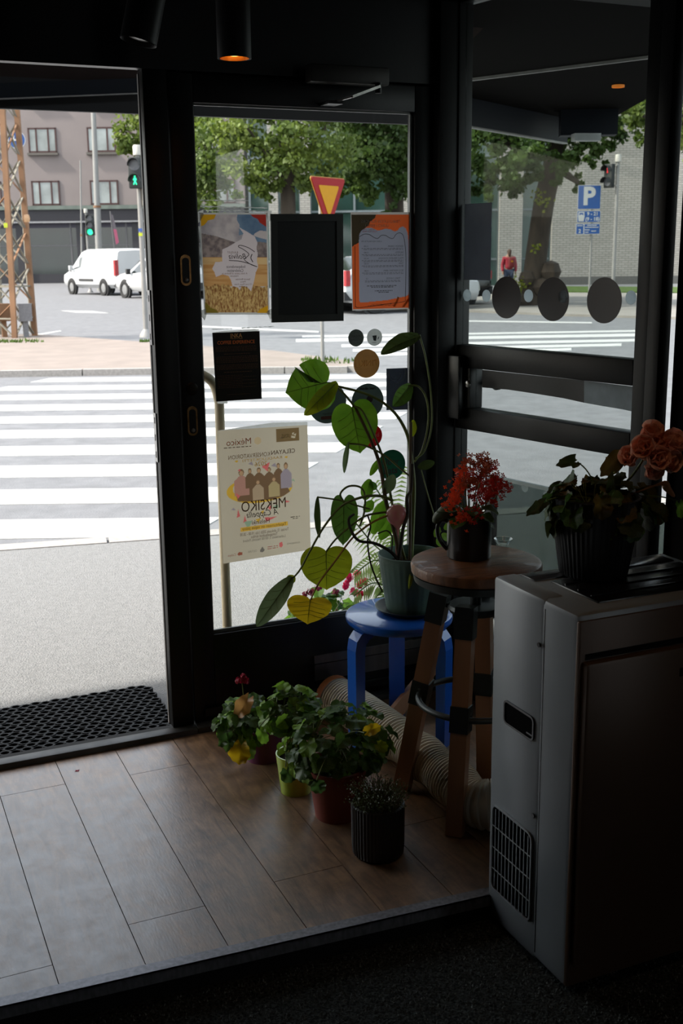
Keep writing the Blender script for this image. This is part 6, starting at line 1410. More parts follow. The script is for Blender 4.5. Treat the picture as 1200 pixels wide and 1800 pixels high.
class Sheet:
    nx = 0; dim = 0.42
    def raster(s, nx, base):
        """the sheet is printed: its shapes become colours of one fine-grained sheet"""
        s.nx = nx; s.ny = int(nx * s.H / s.W); A, B = np.meshgrid(np.linspace(0, 1, nx + 1), np.linspace(0, 1, s.ny + 1)); s.A = A; s.B = B
        s.img = np.zeros(A.shape + (3,)); s.img[:] = lin(base)[:3]
    def paint(s, pts, m, col, col2, scale, stretch):
        x = [p[0] for p in pts]; y = [p[1] for p in pts]; n = len(pts); ins = np.zeros(s.A.shape, bool)
        for i in range(n):
            j = (i + 1) % n
            if y[i] == y[j]: continue
            c_ = ((y[i] > s.B) != (y[j] > s.B)) & (s.A < (x[j] - x[i]) * (s.B - y[i]) / (y[j] - y[i]) + x[i]); ins ^= c_
        c1 = np.array(lin(col)[:3])
        if col2 is None: s.img[ins] = c1; return
        c2 = np.array(lin(col2)[:3]); st = stretch or (1, 1, 1)
        for r_, k_ in zip(*np.nonzero(ins)):
            f = noise.fractal(Vector((s.A[r_, k_] * s.W * scale * st[0], s.B[r_, k_] * s.H * scale * st[2], 3.7)), 1.0, 2.0, 4) * 0.9 + 0.5
            f = min(1, max(0, f)); s.img[r_, k_] = c1 * f + c2 * (1 - f)
    def finish(s):
        nx, ny = s.nx, s.ny; vs = [s.at(a, b) for a, b in zip(s.A.ravel(), s.B.ravel())]
        fs = [(j * (nx + 1) + i, j * (nx + 1) + i + 1, (j + 1) * (nx + 1) + i + 1, (j + 1) * (nx + 1) + i) for j in range(ny) for i in range(nx)]
        me = bpy.data.meshes.new('printed_sheet'); me.from_pydata(vs, [], fs); at_ = me.color_attributes.new('ink', 'FLOAT_COLOR', 'POINT')
        at_.data.foreach_set('color', np.concatenate([s.img.reshape(-1, 3) * s.dim, np.ones(((nx + 1) * (ny + 1), 1))], axis=1).ravel()); me.update()
        link('printed_sheet', me, RAS, s.root)
    def __init__(s, name, label, cat, corners, Y=3.5430):
        s.Y = Y; s.c = [wy(*p, Y) for p in corners]            # TL, TR, BR, BL
        TL, TR, BR, BL = s.c; s.W = ((TR - TL).length + (BR - BL).length) / 2; s.H = ((TL - BL).length + (TR - BR).length) / 2
        s.o = (BL + BR) / 2; s.root = thing(name, label, cat, (s.o.x, Y, s.o.z))
        s.ex = ((TR - TL) + (BR - BL)).normalized(); s.ez = ((TL - BL) + (TR - BR)).normalized()
    def at(s, a, b, l=0):
        TL, TR, BR, BL = s.c; p = BL.lerp(BR, a).lerp(TL.lerp(TR, a), b); return (p.x - s.o.x, -0.00025 * l, p.z - s.o.z)
    def poly(s, name, pts, m, l=1, parent=None):
        if s.nx and name != 'tape': s.paint(pts, m, *PINFO[m.name]); return
        mb = MB(); mb.poly([s.at(a, b, l) for a, b in pts]); return mb.build(name, m, parent or s.root)
    def rect(s, name, a0, a1, b0, b1, m, l=1, parent=None): return s.poly(name, [(a0, b0), (a1, b0), (a1, b1), (a0, b1)], m, l, parent)
    def paper(s, m, th=0.0006, name='paper'):
        mb = MB(); q = [s.at(*p) for p in ((0, 0), (1, 0), (1, 1), (0, 1))]; mb.add(q + [(x, y + th, z) for x, y, z in q], [(0, 1, 2, 3), (7, 6, 5, 4), (0, 4, 5, 1), (1, 5, 6, 2), (2, 6, 7, 3), (3, 7, 4, 0)]); s.p = mb.build(name, m, s.root); return s.p
    def text(s, t, a, b, size, m, l=2, mirror=True, fit=None, parent=None, **k):
        """size: text height over sheet height; fit: width over sheet width"""
        me = text_mesh(t, 1.0, **k); xs_ = [v.co.x for v in me.vertices]
        if not xs_: return
        w = max(xs_) - min(xs_); cx = (max(xs_) + min(xs_)) / 2; sc = size * s.H * 1.35; sx = sc if not fit else fit * s.W / w
        o = Vector(s.at(a, b, l))
        for v in me.vertices:
            x = (v.co.x - cx) * sx * (-1 if mirror else 1); v.co = o + s.ex * x + s.ez * (v.co.y * sc)
        return link('lettering', me, m, parent or s.root)
    def lines(s, rows, m, l=2, mirror=True):
        """rows of fine print too small to read: short dashes"""
        for (a0, a1, b, h) in rows:
            mb = MB(); x = a0
            while x < a1:
                w = random.uniform(0.015, 0.06); mb.poly([s.at(x, b - h / 2, l), s.at(min(x + w, a1), b - h / 2, l), s.at(min(x + w, a1), b + h / 2, l), s.at(x, b + h / 2, l)]); x += w + 0.012
            mb.build('fine_print', m, s.root)['kind'] = 'stuff'
    def tape(s, pts, m):
        for i, q in enumerate(pts): s.poly('tape', q, m, 3)
CTAPE = pmat('clear_tape', (206, 206, 202), 0.6)
INK = pmat('ink', (52, 44, 42), 0.1); INKB = pmat('brown_ink', (104, 76, 58), 0.3)
# ---- landscape invitation with white map outline
S = Sheet('poster', 'landscape poster with white map silhouette and mirrored script lettering', 'poster', [(350, 374), (470, 374), (474, 553), (359, 553)])
S.dim = 0.85; S.raster(150, (190, 188, 184))
S.rect('cloud_print', 0.02, 0.98, 0.70, 0.985, pmat('cloud', (190, 178, 176), 0.42, scale=26, col2=(150, 142, 146)), 1)
S.poly('sky_print', [(0.55, 0.985), (0.98, 0.985), (0.98, 0.70), (0.80, 0.72), (0.68, 0.80), (0.56, 0.78), (0.58, 0.88), (0.54, 0.93)], pmat('sky', (112, 132, 152), 0.42, scale=22, col2=(86, 108, 134)), 2)
S.poly('cloud_print', [(0.80, 0.80), (0.88, 0.83), (0.98, 0.82), (0.98, 0.74), (0.86, 0.76), (0.78, 0.78)], pmat('cloud', (190, 178, 176), 0.42), 3)
S.poly('mountain_print', [(0.02, 0.57), (0.98, 0.57), (0.98, 0.71), (0.86, 0.72), (0.76, 0.70), (0.5, 0.715), (0.38, 0.74), (0.22, 0.775), (0.10, 0.79), (0.02, 0.80)], pmat('mountain', (148, 132, 126), 0.42, scale=70, col2=(104, 92, 92)), 3)
S.rect('desert_print', 0.02, 0.98, 0.28, 0.57, pmat('desert', (206, 160, 104), 0.42, scale=20, col2=(184, 130, 76), stretch=(0.4, 1, 6)), 1)
S.rect('dune_band', 0.02, 0.98, 0.50, 0.565, pmat('dune', (214, 178, 126), 0.42, scale=20, col2=(190, 150, 100), stretch=(0.4, 1, 4)), 2)
S.poly('grass_print', [(0.02, 0.02)] + [(0.02 + 0.96 * k / 24, 0.02) for k in range(1, 24)] + [(0.98, 0.02)] + [(0.98 - 0.96 * k / 24, 0.26 + 0.05 * random.random()) for k in range(25)], pmat('dry_grass', (206, 172, 112), 0.42, scale=150, col2=(132, 86, 48), stretch=(1.6, 1, 0.7)), 2)
S.poly('corner_print', [(0.02, 0.985), (0.24, 0.985), (0.21, 0.94), (0.12, 0.925), (0.06, 0.88), (0.02, 0.87)], pmat('ochre', (202, 148, 30), 0.42), 4)
S.poly('corner_print', [(0.98, 0.985), (0.74, 0.985), (0.78, 0.96), (0.85, 0.94), (0.88, 0.905), (0.94, 0.88), (0.98, 0.86)], pmat('brick_red', (160, 50, 40), 0.42), 4)
S.poly('corner_print', [(0.02, 0.015), (0.22, 0.015), (0.17, 0.05), (0.10, 0.07), (0.05, 0.11), (0.02, 0.125)], pmat('olive', (122, 104, 40), 0.42), 4)
S.poly('corner_print', [(0.98, 0.015), (0.80, 0.015), (0.85, 0.055), (0.92, 0.075), (0.98, 0.095)], pmat('ochre', (202, 148, 30), 0.42), 4)
MAPW = [(0.57, 0.86), (0.68, 0.82), (0.80, 0.77), (0.84, 0.71), (0.82, 0.66), (0.84, 0.60), (0.82, 0.54), (0.84, 0.475), (0.80, 0.42), (0.78, 0.36), (0.76, 0.31), (0.72, 0.235), (0.66, 0.275), (0.58, 0.285), (0.55, 0.245), (0.52, 0.27), (0.44, 0.285), (0.42, 0.34), (0.39, 0.385), (0.30, 0.40), (0.20, 0.375), (0.18, 0.42), (0.15, 0.455), (0.20, 0.52), (0.30, 0.525), (0.31, 0.645), (0.40, 0.67), (0.50, 0.71), (0.60, 0.745), (0.63, 0.80)]
S.poly('map_print', MAPW, pmat('pale_map', (206, 192, 192), 0.46), 5)
def script(S, pts, w, m, l=6):
    P = bez([(a, b, 0) for a, b in pts], 8); n = len(P); top = []; bot = []
    for i, p in enumerate(P):
        t = (P[min(i + 1, n - 1)] - P[max(i - 1, 0)]); t = Vector((t.x * S.W, t.y * S.H, 0)).normalized(); nn = Vector((-t.y / S.W, t.x / S.H, 0)) * w
        q = p + nn; top.append(S.at(q.x, q.y, l)); q = p - nn; bot.append(S.at(q.x, q.y, l))
    mb = MB(); mb.add(top + bot, [(i, i + 1, n + i + 1, n + i) for i in range(n - 1)]); mb.build('script_lettering', m, S.root)
script(S, [(0.75, 0.60), (0.73, 0.56), (0.76, 0.52)], 0.0014, INK)
script(S, [(0.79, 0.62), (0.70, 0.66), (0.58, 0.685), (0.55, 0.67), (0.62, 0.645), (0.70, 0.60), (0.66, 0.565), (0.63, 0.545), (0.72, 0.50), (0.82, 0.475), (0.78, 0.485), (0.68, 0.51), (0.55, 0.53), (0.40, 0.537)], 0.0011, INK)
S.text('Bolivia', 0.53, 0.575, 0.055, INK, 6, shear=0.3, fit=0.26)
S.text('8 AUGUST', 0.46, 0.615, 0.020, INKB, 6, fit=0.16)
S.text('Independence', 0.50, 0.475, 0.030, INK, 6, fit=0.28)
S.text('Celebration', 0.49, 0.437, 0.030, INK, 6, fit=0.24)
S.text('A little piece of Bolivia in', 0.48, 0.408, 0.018, INKB, 6, fit=0.38); S.text('Helsinki', 0.47, 0.383, 0.018, INKB, 6, fit=0.12)
for i, (t, w) in enumerate((('Special Bolivian', 0.22), ('Menu', 0.08), ('12 Live Music from', 0.26), ('6:00 PM', 0.12))): S.text(t, 0.60, 0.352 - 0.025 * i, 0.018, INKB, 6, fit=w)
S.tape([[(-0.10, 0.99), (0.06, 1.03), (0.06, 0.975), (-0.02, 0.90)], [(0.96, 1.02), (1.06, 1.02), (1.06, 0.93), (1.0, 0.92)], [(-0.10, 0.03), (0.03, 0.06), (0.03, -0.005), (-0.0, -0.06)], [(0.95, 0.03), (1.03, 0.06), (1.09, 0.01), (1.0, -0.05)]], CTAPE)
S.finish()
# ---- black framed notice
S = Sheet('framed_notice', 'black framed notice board with blank dark back on the door glass', 'notice board', [(475, 376), (602, 376), (603, 564), (477, 567)], 3.540)
def frame_box(S, b, th, m1, m2):
    S.paper(m2, 0.003, 'back_board')
    for k, r in enumerate(((0, b, 0, 1), (1 - b, 1, 0, 1), (b, 1 - b, 0, b * 0.75), (b, 1 - b, 1 - b * 0.75, 1))):
        q = [S.at(*p) for p in ((r[0], r[2]), (r[1], r[2]), (r[1], r[3]), (r[0], r[3]))]; mb = MB(); mb.add([(x, y - th, z) for x, y, z in q] + [(x, y + 0.001, z) for x, y, z in q], [(0, 1, 2, 3), (7, 6, 5, 4), (0, 4, 5, 1), (1, 5, 6, 2), (2, 6, 7, 3), (3, 7, 4, 0)]); mb.build('frame_bar', m1, S.root)
frame_box(S, 0.09, 0.004, mat('notice_frame', (44, 44, 40), 0.5), mat('notice_black', (16, 16, 15), 0.6))
# ---- orange menu
S = Sheet('menu_poster', 'orange lunch menu sheet with grey wavy panel and mirrored text', 'poster', [(616, 373), (721, 373), (722, 543), (619, 546)])
S.dim = 0.75; S.raster(130, (186, 180, 174))
S.rect('orange_print', 0.015, 0.985, 0.015, 0.975, pmat('menu_orange', (206, 92, 44), 0.34), 1)
S.poly('brown_blob', [(0.015, 0.975), (0.42, 0.975), (0.40, 0.94), (0.32, 0.905), (0.30, 0.87), (0.24, 0.845), (0.17, 0.79), (0.14, 0.73), (0.12, 0.69), (0.05, 0.67), (0.015, 0.65)], pmat('menu_brown', (58, 48, 32), 0.25), 2)
GP = [(0.12, 0.10), (0.135, 0.085), (0.17, 0.08), (0.60, 0.10), (0.92, 0.135), (0.955, 0.15), (0.965, 0.19), (0.97, 0.45), (0.965, 0.70), (0.95, 0.79), (0.92, 0.835), (0.87, 0.855), (0.82, 0.845), (0.78, 0.815), (0.73, 0.805), (0.66, 0.825), (0.58, 0.835), (0.50, 0.82), (0.44, 0.815), (0.36, 0.84), (0.26, 0.845), (0.18, 0.82), (0.14, 0.785), (0.13, 0.72)]
S.poly('grey_panel', GP, pmat('menu_grey', (140, 142, 156), 0.4), 3)
script(S, [(0.135, 0.755), (0.22, 0.78), (0.30, 0.775), (0.38, 0.745), (0.44, 0.735), (0.50, 0.765), (0.57, 0.765), (0.64, 0.74), (0.70, 0.735), (0.75, 0.775), (0.81, 0.79), (0.87, 0.765), (0.90, 0.68), (0.915, 0.55), (0.91, 0.30), (0.90, 0.12), (0.88, 0.08), (0.60, 0.06), (0.15, 0.03), (0.06, 0.04), (0.05, 0.10), (0.06, 0.66)], 0.0009, INK, 5)
MW = pmat('menu_text_grey', (168, 160, 158), 0.4)
S.text('TINKU LATIN FLAVORS', 0.50, 0.905, 0.032, MW, 4, fit=0.66); S.text('LUNCH MENU', 0.43, 0.862, 0.030, MW, 4, fit=0.38)
S.text('MON - FRI', 0.30, 0.825, 0.014, pmat('menu_red', (150, 50, 60), 0.3), 5, fit=0.2); S.text('11:00 TO 14:00', 0.31, 0.805, 0.019, pmat('menu_red', (150, 50, 60), 0.3), 5, fit=0.25)
S.text('12 MENU VALID FOR UP TO 3 PM', 0.34, 0.705, 0.014, INK, 5, fit=0.34)
for b, t, w, pr in ((0.655, 'QUINOA CAESAR', 0.26, '13,70'), (0.592, 'SALMON', 0.13, '13,80'), (0.532, 'POLLO RELLENO (CHICKEN)', 0.42, '14,20'), (0.478, 'TUNA', 0.08, '14,20'), (0.405, 'SECO NORTENO (BEEF)', 0.34, '14,80')):
    S.text(t, 0.87 - w / 2, b, 0.016, INK, 5, fit=w); S.text(pr, 0.245, b, 0.015, INK, 5, fit=0.075)
    S.lines([(0.17, 0.87, b - 0.021, 0.004), (0.20, 0.87, b - 0.033, 0.004)], INK, 5)
S.text('TINKU CHOICES', 0.70, 0.325, 0.016, INK, 5, fit=0.24); S.text('12', 0.25, 0.325, 0.015, INK, 5, fit=0.03)
S.lines([(0.22, 0.82, 0.303, 0.004), (0.22, 0.82, 0.291, 0.004), (0.25, 0.76, 0.250, 0.007), (0.32, 0.70, 0.236, 0.007), (0.38, 0.68, 0.198, 0.007), (0.44, 0.62, 0.183, 0.007), (0.32, 0.66, 0.058, 0.004), (0.26, 0.72, 0.046, 0.004)], INK, 5)
script(S, [(0.70, 0.03), (0.76, 0.09), (0.78, 0.13)], 0.004, pmat('menu_gold', (206, 120, 40), 0.34), 4); script(S, [(0.86, 0.02), (0.92, 0.07), (0.97, 0.11)], 0.004, MATS['print_menu_gold'], 4)
S.finish()
# ---- black coffee flyer (readable from inside)
S = Sheet('flyer', 'black coffee flyer with orange heading taped left on the door', 'flyer', [(373, 585), (456, 582), (460, 701), (380, 706)])
S.paper(mat('flyer_black', (20, 17, 15), 0.7, var=0.2, scale=30))
OR = mat('flyer_orange', (255, 132, 66), 0.7); OD = mat('flyer_dim_print', (120, 82, 60), 0.8); OG = mat('flyer_gold', (232, 184, 120), 0.7)
S.text('INKA', 0.50, 0.945, 0.065, OG, 2, False, fit=0.25, bold=0.01); S.text('PRESTIGE', 0.50, 0.905, 0.018, OG, 2, False, fit=0.25, spacing=1.5)
S.text('COFFEE EXPERIENCE', 0.49, 0.85, 0.052, OR, 2, False, fit=0.80, bold=0.012)
S.lines([(0.05, 0.92, 0.79 - 0.02 * i, 0.006) for i in range(4)] + [(0.22, 0.78, 0.685, 0.006)] + [(0.05, 0.95, 0.645 - 0.02 * i, 0.006) for i in range(5)] + [(0.04, 0.95, 0.525 - 0.02 * i, 0.006) for i in range(4)] + [(0.20, 0.80, 0.42, 0.008)] + [(0.06, 0.60 + 0.3 * (i % 2), 0.37 - 0.025 * i, 0.005) for i in range(8)] + [(0.25, 0.75, 0.09, 0.005)], OD)
S.tape([[(-0.02, 1.0), (0.2, 1.02), (0.9, 1.035), (1.0, 1.02), (0.95, 1.0)], [(0.02, -0.03), (0.24, -0.04), (0.24, 0.0), (0.02, 0.0)]], CTAPE)
# ---- cream concert poster
S = Sheet('poster', 'cream concert poster with group of singers low on the door glass', 'poster', [(382, 757), (540, 747), (546, 966), (392, 991)])
S.dim = 0.85; S.raster(200, (204, 190, 166))
GOLD = pmat('gold', (222, 176, 66), 0.45); TAUPE = pmat('taupe', (128, 104, 70), 0.35); DKB = pmat('warm_brown', (134, 104, 76), 0.42); DKR = pmat('mexico_red', (168, 96, 74), 0.4); SUIT = pmat('suit_brown', (126, 98, 72), 0.42); FACE = pmat('face_tan', (196, 156, 118), 0.45); GREYT = pmat('grey_text', (128, 120, 110), 0.4); PINK = pmat('pink', (222, 112, 108), 0.45); LILAC = pmat('lilac', (164, 150, 156), 0.45); SAGE = pmat('sage', (154, 178, 146), 0.45)
S.text('México', 0.225, 0.905, 0.050, DKR, 2, fit=0.27); S.lines([(0.06, 0.36, 0.868, 0.005)], INKB)
mbp = [(0.435 + 0.04 * math.cos(2 * PI * k / 20), 0.905 + 0.028 * math.sin(2 * PI * k / 20)) for k in range(20)]; S.poly('seal_print', mbp, pmat('seal', (206, 182, 142), 0.45), 2)
S.rect('brown_label', 0.645, 0.905, 0.885, 0.985, TAUPE, 2); PW = pmat('label_white', (206, 192, 166), 0.45)
S.lines([(0.70, 0.80, 0.937, 0.006), (0.70, 0.80, 0.926, 0.006), (0.69, 0.80, 0.915, 0.006)], PW, 3)
for q in ([(0.82, 0.945), (0.85, 0.95), (0.83, 0.93)], [(0.84, 0.935), (0.87, 0.94), (0.86, 0.92)], [(0.815, 0.925), (0.86, 0.918), (0.86, 0.905), (0.815, 0.908)]): S.poly('emblem', q, PW, 3)
S.text('CELAYAN', 0.715, 0.805, 0.034, INKB, 2, fit=0.27, bold=0.008); S.text('KONSERVATORION', 0.335, 0.795, 0.034, DKB, 2, fit=0.46)
S.text('KAADLUOKTETTI', 0.48, 0.762, 0.022, GOLD, 2, fit=0.44); S.text('2026', 0.46, 0.727, 0.036, GOLD, 2, fit=0.14)
for a in (0.19, 0.745): S.poly('wing_mark', [(a - 0.02, 0.765), (a + 0.005, 0.77), (a + 0.025, 0.765), (a + 0.003, 0.752)], GOLD, 2)
ring = [(0.44 + 0.37 * math.cos(t), 0.535 + 0.105 * math.sin(t)) for t in [PI * 0.62 + (2 * PI * 0.70) * k / 40 for k in range(41)]]; inn = [(0.47 + 0.33 * math.cos(t), 0.552 + 0.092 * math.sin(t)) for t in [PI * 0.60 + (2 * PI * 0.715) * k / 40 for k in range(41)]]
S.poly('gold_ring', ring + inn[::-1], GOLD)
S.poly('dark_ground', [(0.19, 0.46), (0.36, 0.445), (0.55, 0.445), (0.70, 0.46), (0.78, 0.49), (0.70, 0.60), (0.30, 0.60), (0.17, 0.52)], SUIT, 3)
def figure(a, b, w, h, body, hairc=DKB):
    S.poly('singer_body', [(a - w, b), (a - w * 0.95, b + h * 0.55), (a - w * 0.5, b + h * 0.68), (a - w * 0.2, b + h * 0.74), (a + w * 0.2, b + h * 0.74), (a + w * 0.5, b + h * 0.68), (a + w * 0.95, b + h * 0.55), (a + w, b)], body, 4)
    cz0 = b + h * 0.84; S.poly('singer_hair', [(a + w * 0.36 * math.cos(t), cz0 + h * 0.015 + h * 0.13 * math.sin(t)) for t in [2 * PI * k / 14 for k in range(14)]], hairc, 5)
    S.poly('singer_face', [(a + w * 0.25 * math.cos(t), cz0 - h * 0.01 + h * 0.09 * math.sin(t)) for t in [2 * PI * k / 14 for k in range(14)]], FACE, 6)
figure(0.24, 0.50, 0.085, 0.205, pmat('poncho_pink', (190, 140, 122), 0.45)); figure(0.335, 0.55, 0.055, 0.155, SUIT); figure(0.435, 0.54, 0.065, 0.165, SUIT); figure(0.55, 0.545, 0.06, 0.155, SUIT); figure(0.655, 0.555, 0.055, 0.17, SUIT); figure(0.74, 0.52, 0.065, 0.205, LILAC)
figure(0.42, 0.455, 0.065, 0.16, pmat('shawl_tan', (186, 160, 128), 0.45)); figure(0.60, 0.465, 0.065, 0.16, pmat('shawl_gold', (186, 164, 118), 0.45))
for q, m in (([(0.32, 0.735), (0.38, 0.72), (0.36, 0.75)], LILAC), ([(0.47, 0.705), (0.53, 0.665), (0.56, 0.735)], PINK), ([(0.57, 0.705), (0.64, 0.69), (0.62, 0.725)], LILAC), ([(0.20, 0.69), (0.235, 0.685), (0.225, 0.705)], PINK), ([(0.80, 0.575), (0.84, 0.565), (0.82, 0.59)], SAGE), ([(0.17, 0.525), (0.22, 0.50), (0.19, 0.48)], PINK), ([(0.11, 0.40), (0.165, 0.395), (0.14, 0.415)], LILAC), ([(0.19, 0.40), (0.21, 0.345), (0.17, 0.335)], PINK), ([(0.26, 0.345), (0.28, 0.30), (0.24, 0.29)], PINK), ([(0.25, 0.30), (0.34, 0.30), (0.295, 0.235)], SAGE), ([(0.38, 0.305), (0.44, 0.31), (0.41, 0.275)], GOLD), ([(0.48, 0.31), (0.62, 0.305), (0.50, 0.275)], PINK), ([(0.36, 0.265), (0.39, 0.255), (0.37, 0.24)], LILAC), ([(0.72, 0.405), (0.78, 0.41), (0.73, 0.425)], PINK), ([(0.52, 0.385), (0.56, 0.40), (0.55, 0.36)], PINK), ([(0.58, 0.39), (0.64, 0.40), (0.63, 0.36)], SAGE), ([(0.44, 0.36), (0.48, 0.37), (0.46, 0.335)], GOLD)): S.poly('pennant', q, m, 3)
S.text('MEKSIKO', 0.475, 0.408, 0.085, INKB, 5, fit=0.50); S.text('A Cappella', 0.46, 0.345, 0.050, INK, 5, shear=0.35, fit=0.36)
S.text('Helsinki', 0.435, 0.283, 0.036, INKB, 5, fit=0.20, bold=0.006)
S.rect('gold_strip', 0.21, 0.745, 0.225, 0.258, pmat('gold_strip', (226, 178, 74), 0.48), 2); S.text('Tapahtumaan on vapaa pääsy', 0.475, 0.242, 0.025, INKB, 4, fit=0.50)
S.text('Torstai 13. elokuuta 2026 | klo 19.00 - 20.30', 0.475, 0.198, 0.024, INKB, 4, fit=0.55); S.text('Temppeliaukion kirkko', 0.47, 0.172, 0.024, INKB, 4, fit=0.30); S.text('Lutherinkatu 3, 00100 Helsinki, Finland', 0.47, 0.147, 0.022, GREYT, 4, fit=0.48)
S.lines([(0.775, 0.885, 0.285, 0.006), (0.80, 0.86, 0.272, 0.006)], GREYT)
S.rect('footer_line', 0.02, 0.98, 0.108, 0.111, pmat('footer_shade', (196, 186, 170), 0.48), 2)
S.text('Celaya', 0.10, 0.055, 0.020, DKR, 3, fit=0.09); S.text('CULTURA', 0.33, 0.060, 0.017, GREYT, 3, fit=0.10); S.lines([(0.50, 0.62, 0.075, 0.005), (0.50, 0.62, 0.06, 0.005)], PINK, 3); S.text('GUANAJUATO', 0.80, 0.075, 0.014, GREYT, 3, fit=0.15)
S.poly('rabbit_mark', [(0.16, 0.055), (0.18, 0.07), (0.22, 0.066), (0.215, 0.045), (0.18, 0.043)], DKR, 3); S.poly('flame_mark', [(0.42, 0.045), (0.45, 0.04), (0.47, 0.055), (0.445, 0.085), (0.42, 0.062)], GREYT, 3); S.poly('hand_mark', [(0.635, 0.065), (0.66, 0.055), (0.68, 0.07), (0.67, 0.10), (0.64, 0.095)], PINK, 3)
S.tape([[(0.0, 1.0), (0.6, 1.035), (1.0, 1.025), (1.0, 1.0)]], CTAPE)
S.finish()
# ---- round stickers
def sticker(px, py, rx, label, m, ry=None, Y=3.5432):
    c = wy(px, py, Y); r = rx / FPX * 3.92; n = 44
    t = thing('door_sticker', label, 'sticker', c, 0, None)
    mb = MB(); mb.lathe([(0, 0), (r, 0), (r, 0.0005), (0, 0.0005)], n, M=Matrix.Rotation(PI / 2, 4, 'X')); mb.build('film', m, t); return t, r
def stext(t, s, size, x, z, m, mirror=False, l=1, **k):
    me = text_mesh(s, size, **k); o = link('lettering', me, m, t); o.rotation_euler = (PI / 2, 0, 0); o.location = (x, -0.0005 - 0.0003 * l, z); o.scale = (-1 if mirror else 1, 1, 1); return o
FG = pmat('grey_film', (120, 126, 120), 0.5); LG = pmat('light_grey_film', (200, 202, 200), 0.7)
t, r = sticker(625.5, 594, 14.8, 'small dark grey round sticker with cloud shaped badge', FG)
mb = MB(); mb.lathe([(0, 0.0006), (r * 0.62, 0.0006)], 60, M=Matrix.Rotation(PI / 2, 4, 'X') @ Matrix.Scale(0.82, 4, (0, 1, 0)) @ Matrix.Scale(1.12, 4, (1, 0, 0)), ripple=lambda a: 1 + 0.09 * abs(math.sin(5 * a))); mb.build('cloud_badge', LG, t)
stext(t, 'VEGAN', r * 0.42, 0, r * 0.17, FG, True, 2); stext(t, 'OPTIONS', r * 0.34, 0, -r * 0.22, FG, True, 2)
t, r = sticker(658, 593, 14.8, 'small light grey round sticker with cup drawing', LG)
mb = MB(); mb.prism([(-r * 0.3, r * 0.18), (r * 0.28, r * 0.24), (r * 0.2, -r * 0.42), (-r * 0.12, -r * 0.38)], 'y', -0.0009, -0.0007); mb.build('cup_mark', pmat('cup_ink', (78, 80, 78), 0.2), t)
stext(t, 'W', r * 0.5, -0.001, -r * 0.04, LG, True, 2); mb = MB(); mb.box(-r * 0.35, r * 0.2, -0.0009, -0.0007, -r * 0.62, -r * 0.58); mb.build('underline', MATS['print_cup_ink'], t)
mb = MB(); mb.prism([(r * 0.36, -r * 0.3), (r * 0.46, 0), (r * 0.62, r * 0.1), (r * 0.5, -r * 0.2)], 'y', -0.0009, -0.0007); mb.build('sprig_mark', MATS['print_cup_ink'], t)
t, r = sticker(644, 639, 25, 'tan round sticker with mirrored faint name', pmat('tan_film', (190, 158, 112), 0.5)); stext(t, 'TINKU', r * 0.62, 0, 0, pmat('tan_film_pale', (236, 210, 170), 0.9), True)
DGF = mat('slate_film', (106, 120, 116), 0.5, trans=0.42)
t, r = sticker(575, 708, 36, 'large slate round sticker behind the split leaf', DGF); stext(t, 'ravintola', r * 0.2, r * 0.1, -r * 0.52, INK, False); mb = MB(); mb.prism(rrect(-r * 0.35, r * 0.5, -r * 0.8, -r * 0.64, r * 0.05), 'y', -0.0009, -0.0007); mb.build('red_mark', pmat('dim_red', (110, 60, 52), 0.2), t)
t, r = sticker(646, 705, 31, 'large slate round sticker between leaves and dark smile label', DGF); stext(t, 'Meidän baari', r * 0.19, r * 0.0, r * 0.72, INK, False, bold=0.0005)
mb = MB(); mb.lathe([(0, 0.0007), (r * 0.2, 0.0007)], 20, M=Matrix.Translation((r * 0.12, 0, r * 0.1)) @ Matrix.Rotation(PI / 2, 4, 'X')); mb.build('dark_mark', pmat('dim_plum', (60, 40, 48), 0.2), t)
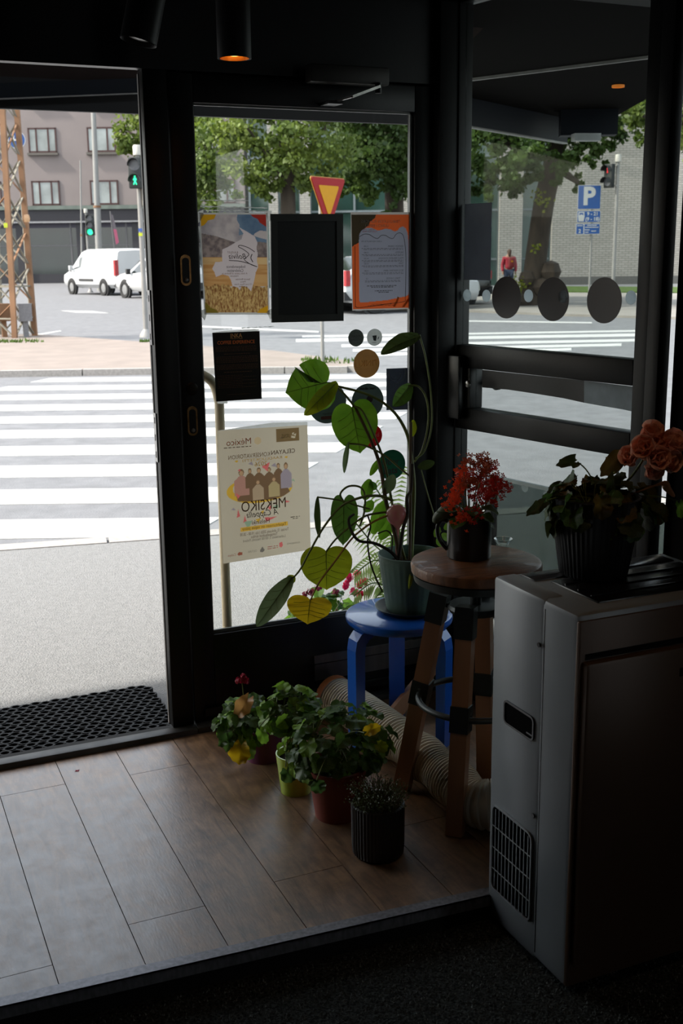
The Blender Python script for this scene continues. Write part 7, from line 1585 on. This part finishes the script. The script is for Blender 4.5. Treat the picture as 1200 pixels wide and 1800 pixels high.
mb = MB(); mb.lathe([(0, 0.0007), (r * 0.16, 0.0007)], 20, M=Matrix.Translation((r * 0.2, 0, -r * 0.3)) @ Matrix.Rotation(PI / 2, 4, 'X')); mb.build('dark_mark', MATS['print_dim_plum'], t)
t, r = sticker(653, 766, 20.5, 'deep red round sticker partly behind the vine stems', pmat('red_film', (190, 22, 36), 0.42)); RW = pmat('red_film_text', (206, 150, 146), 0.4); stext(t, 'red', r * 0.52, r * 0.36, r * 0.05, RW, False); mb = MB(); mb.box(r * 0.3, r * 0.45, -0.0009, -0.0007, -r * 0.56, -r * 0.53); mb.build('small_mark', RW, t)
t, r = sticker(688, 817, 27.5, 'dark green round delivery sticker with black lettering', pmat('green_film', (8, 104, 74), 0.36)); stext(t, 'Uber', r * 0.62, -r * 0.08, r * 0.2, INK, False); stext(t, 'Eats', r * 0.62, -r * 0.08, -r * 0.38, INK, False, bold=0.0008)
S = Sheet('door_label', 'dark slate rectangular label with white smile arcs', 'sticker', [(679, 648), (716.5, 646.5), (716.5, 720), (679, 721)])
S.paper(pmat('slate_label', (104, 110, 122), 0.42)); AW_ = pmat('pale_arc', (236, 238, 240), 0.85)
def arc(cx, cz, r, a0, a1, w): script(S, [(cx + r * math.cos(a0 + (a1 - a0) * k / 10), cz + r * S.W / S.H * math.sin(a0 + (a1 - a0) * k / 10)) for k in range(11)], w, AW_, 2)
arc(0.38, 0.86, 0.28, PI * 0.95, PI * 2.05, 0.0020); arc(0.38, 0.85, 0.15, PI * 1.1, PI * 1.9, 0.0009); arc(0.38, 0.92, 0.50, PI * 1.5, PI * 2.1, 0.0024)
# ================================================================ small things on the floor
p = gz(136, 1355, 0.0)
mb = MB(); n = 9; mb.add([(0, 0, 0.0022)] + [((0.011 if k % 2 else 0.006) * math.cos(2 * PI * k / n), (0.006 if k % 2 else 0.004) * math.sin(2 * PI * k / n), 0.0008 + 0.0012 * (k % 2)) for k in range(n)], [(0, 1 + k, 1 + (k + 1) % n) for k in range(n)])
tag(mb.build('fallen_petal', CRIM, None, (p.x, p.y, 0.0)), 'small dry crimson petal lying on the floor planks', 'petal')
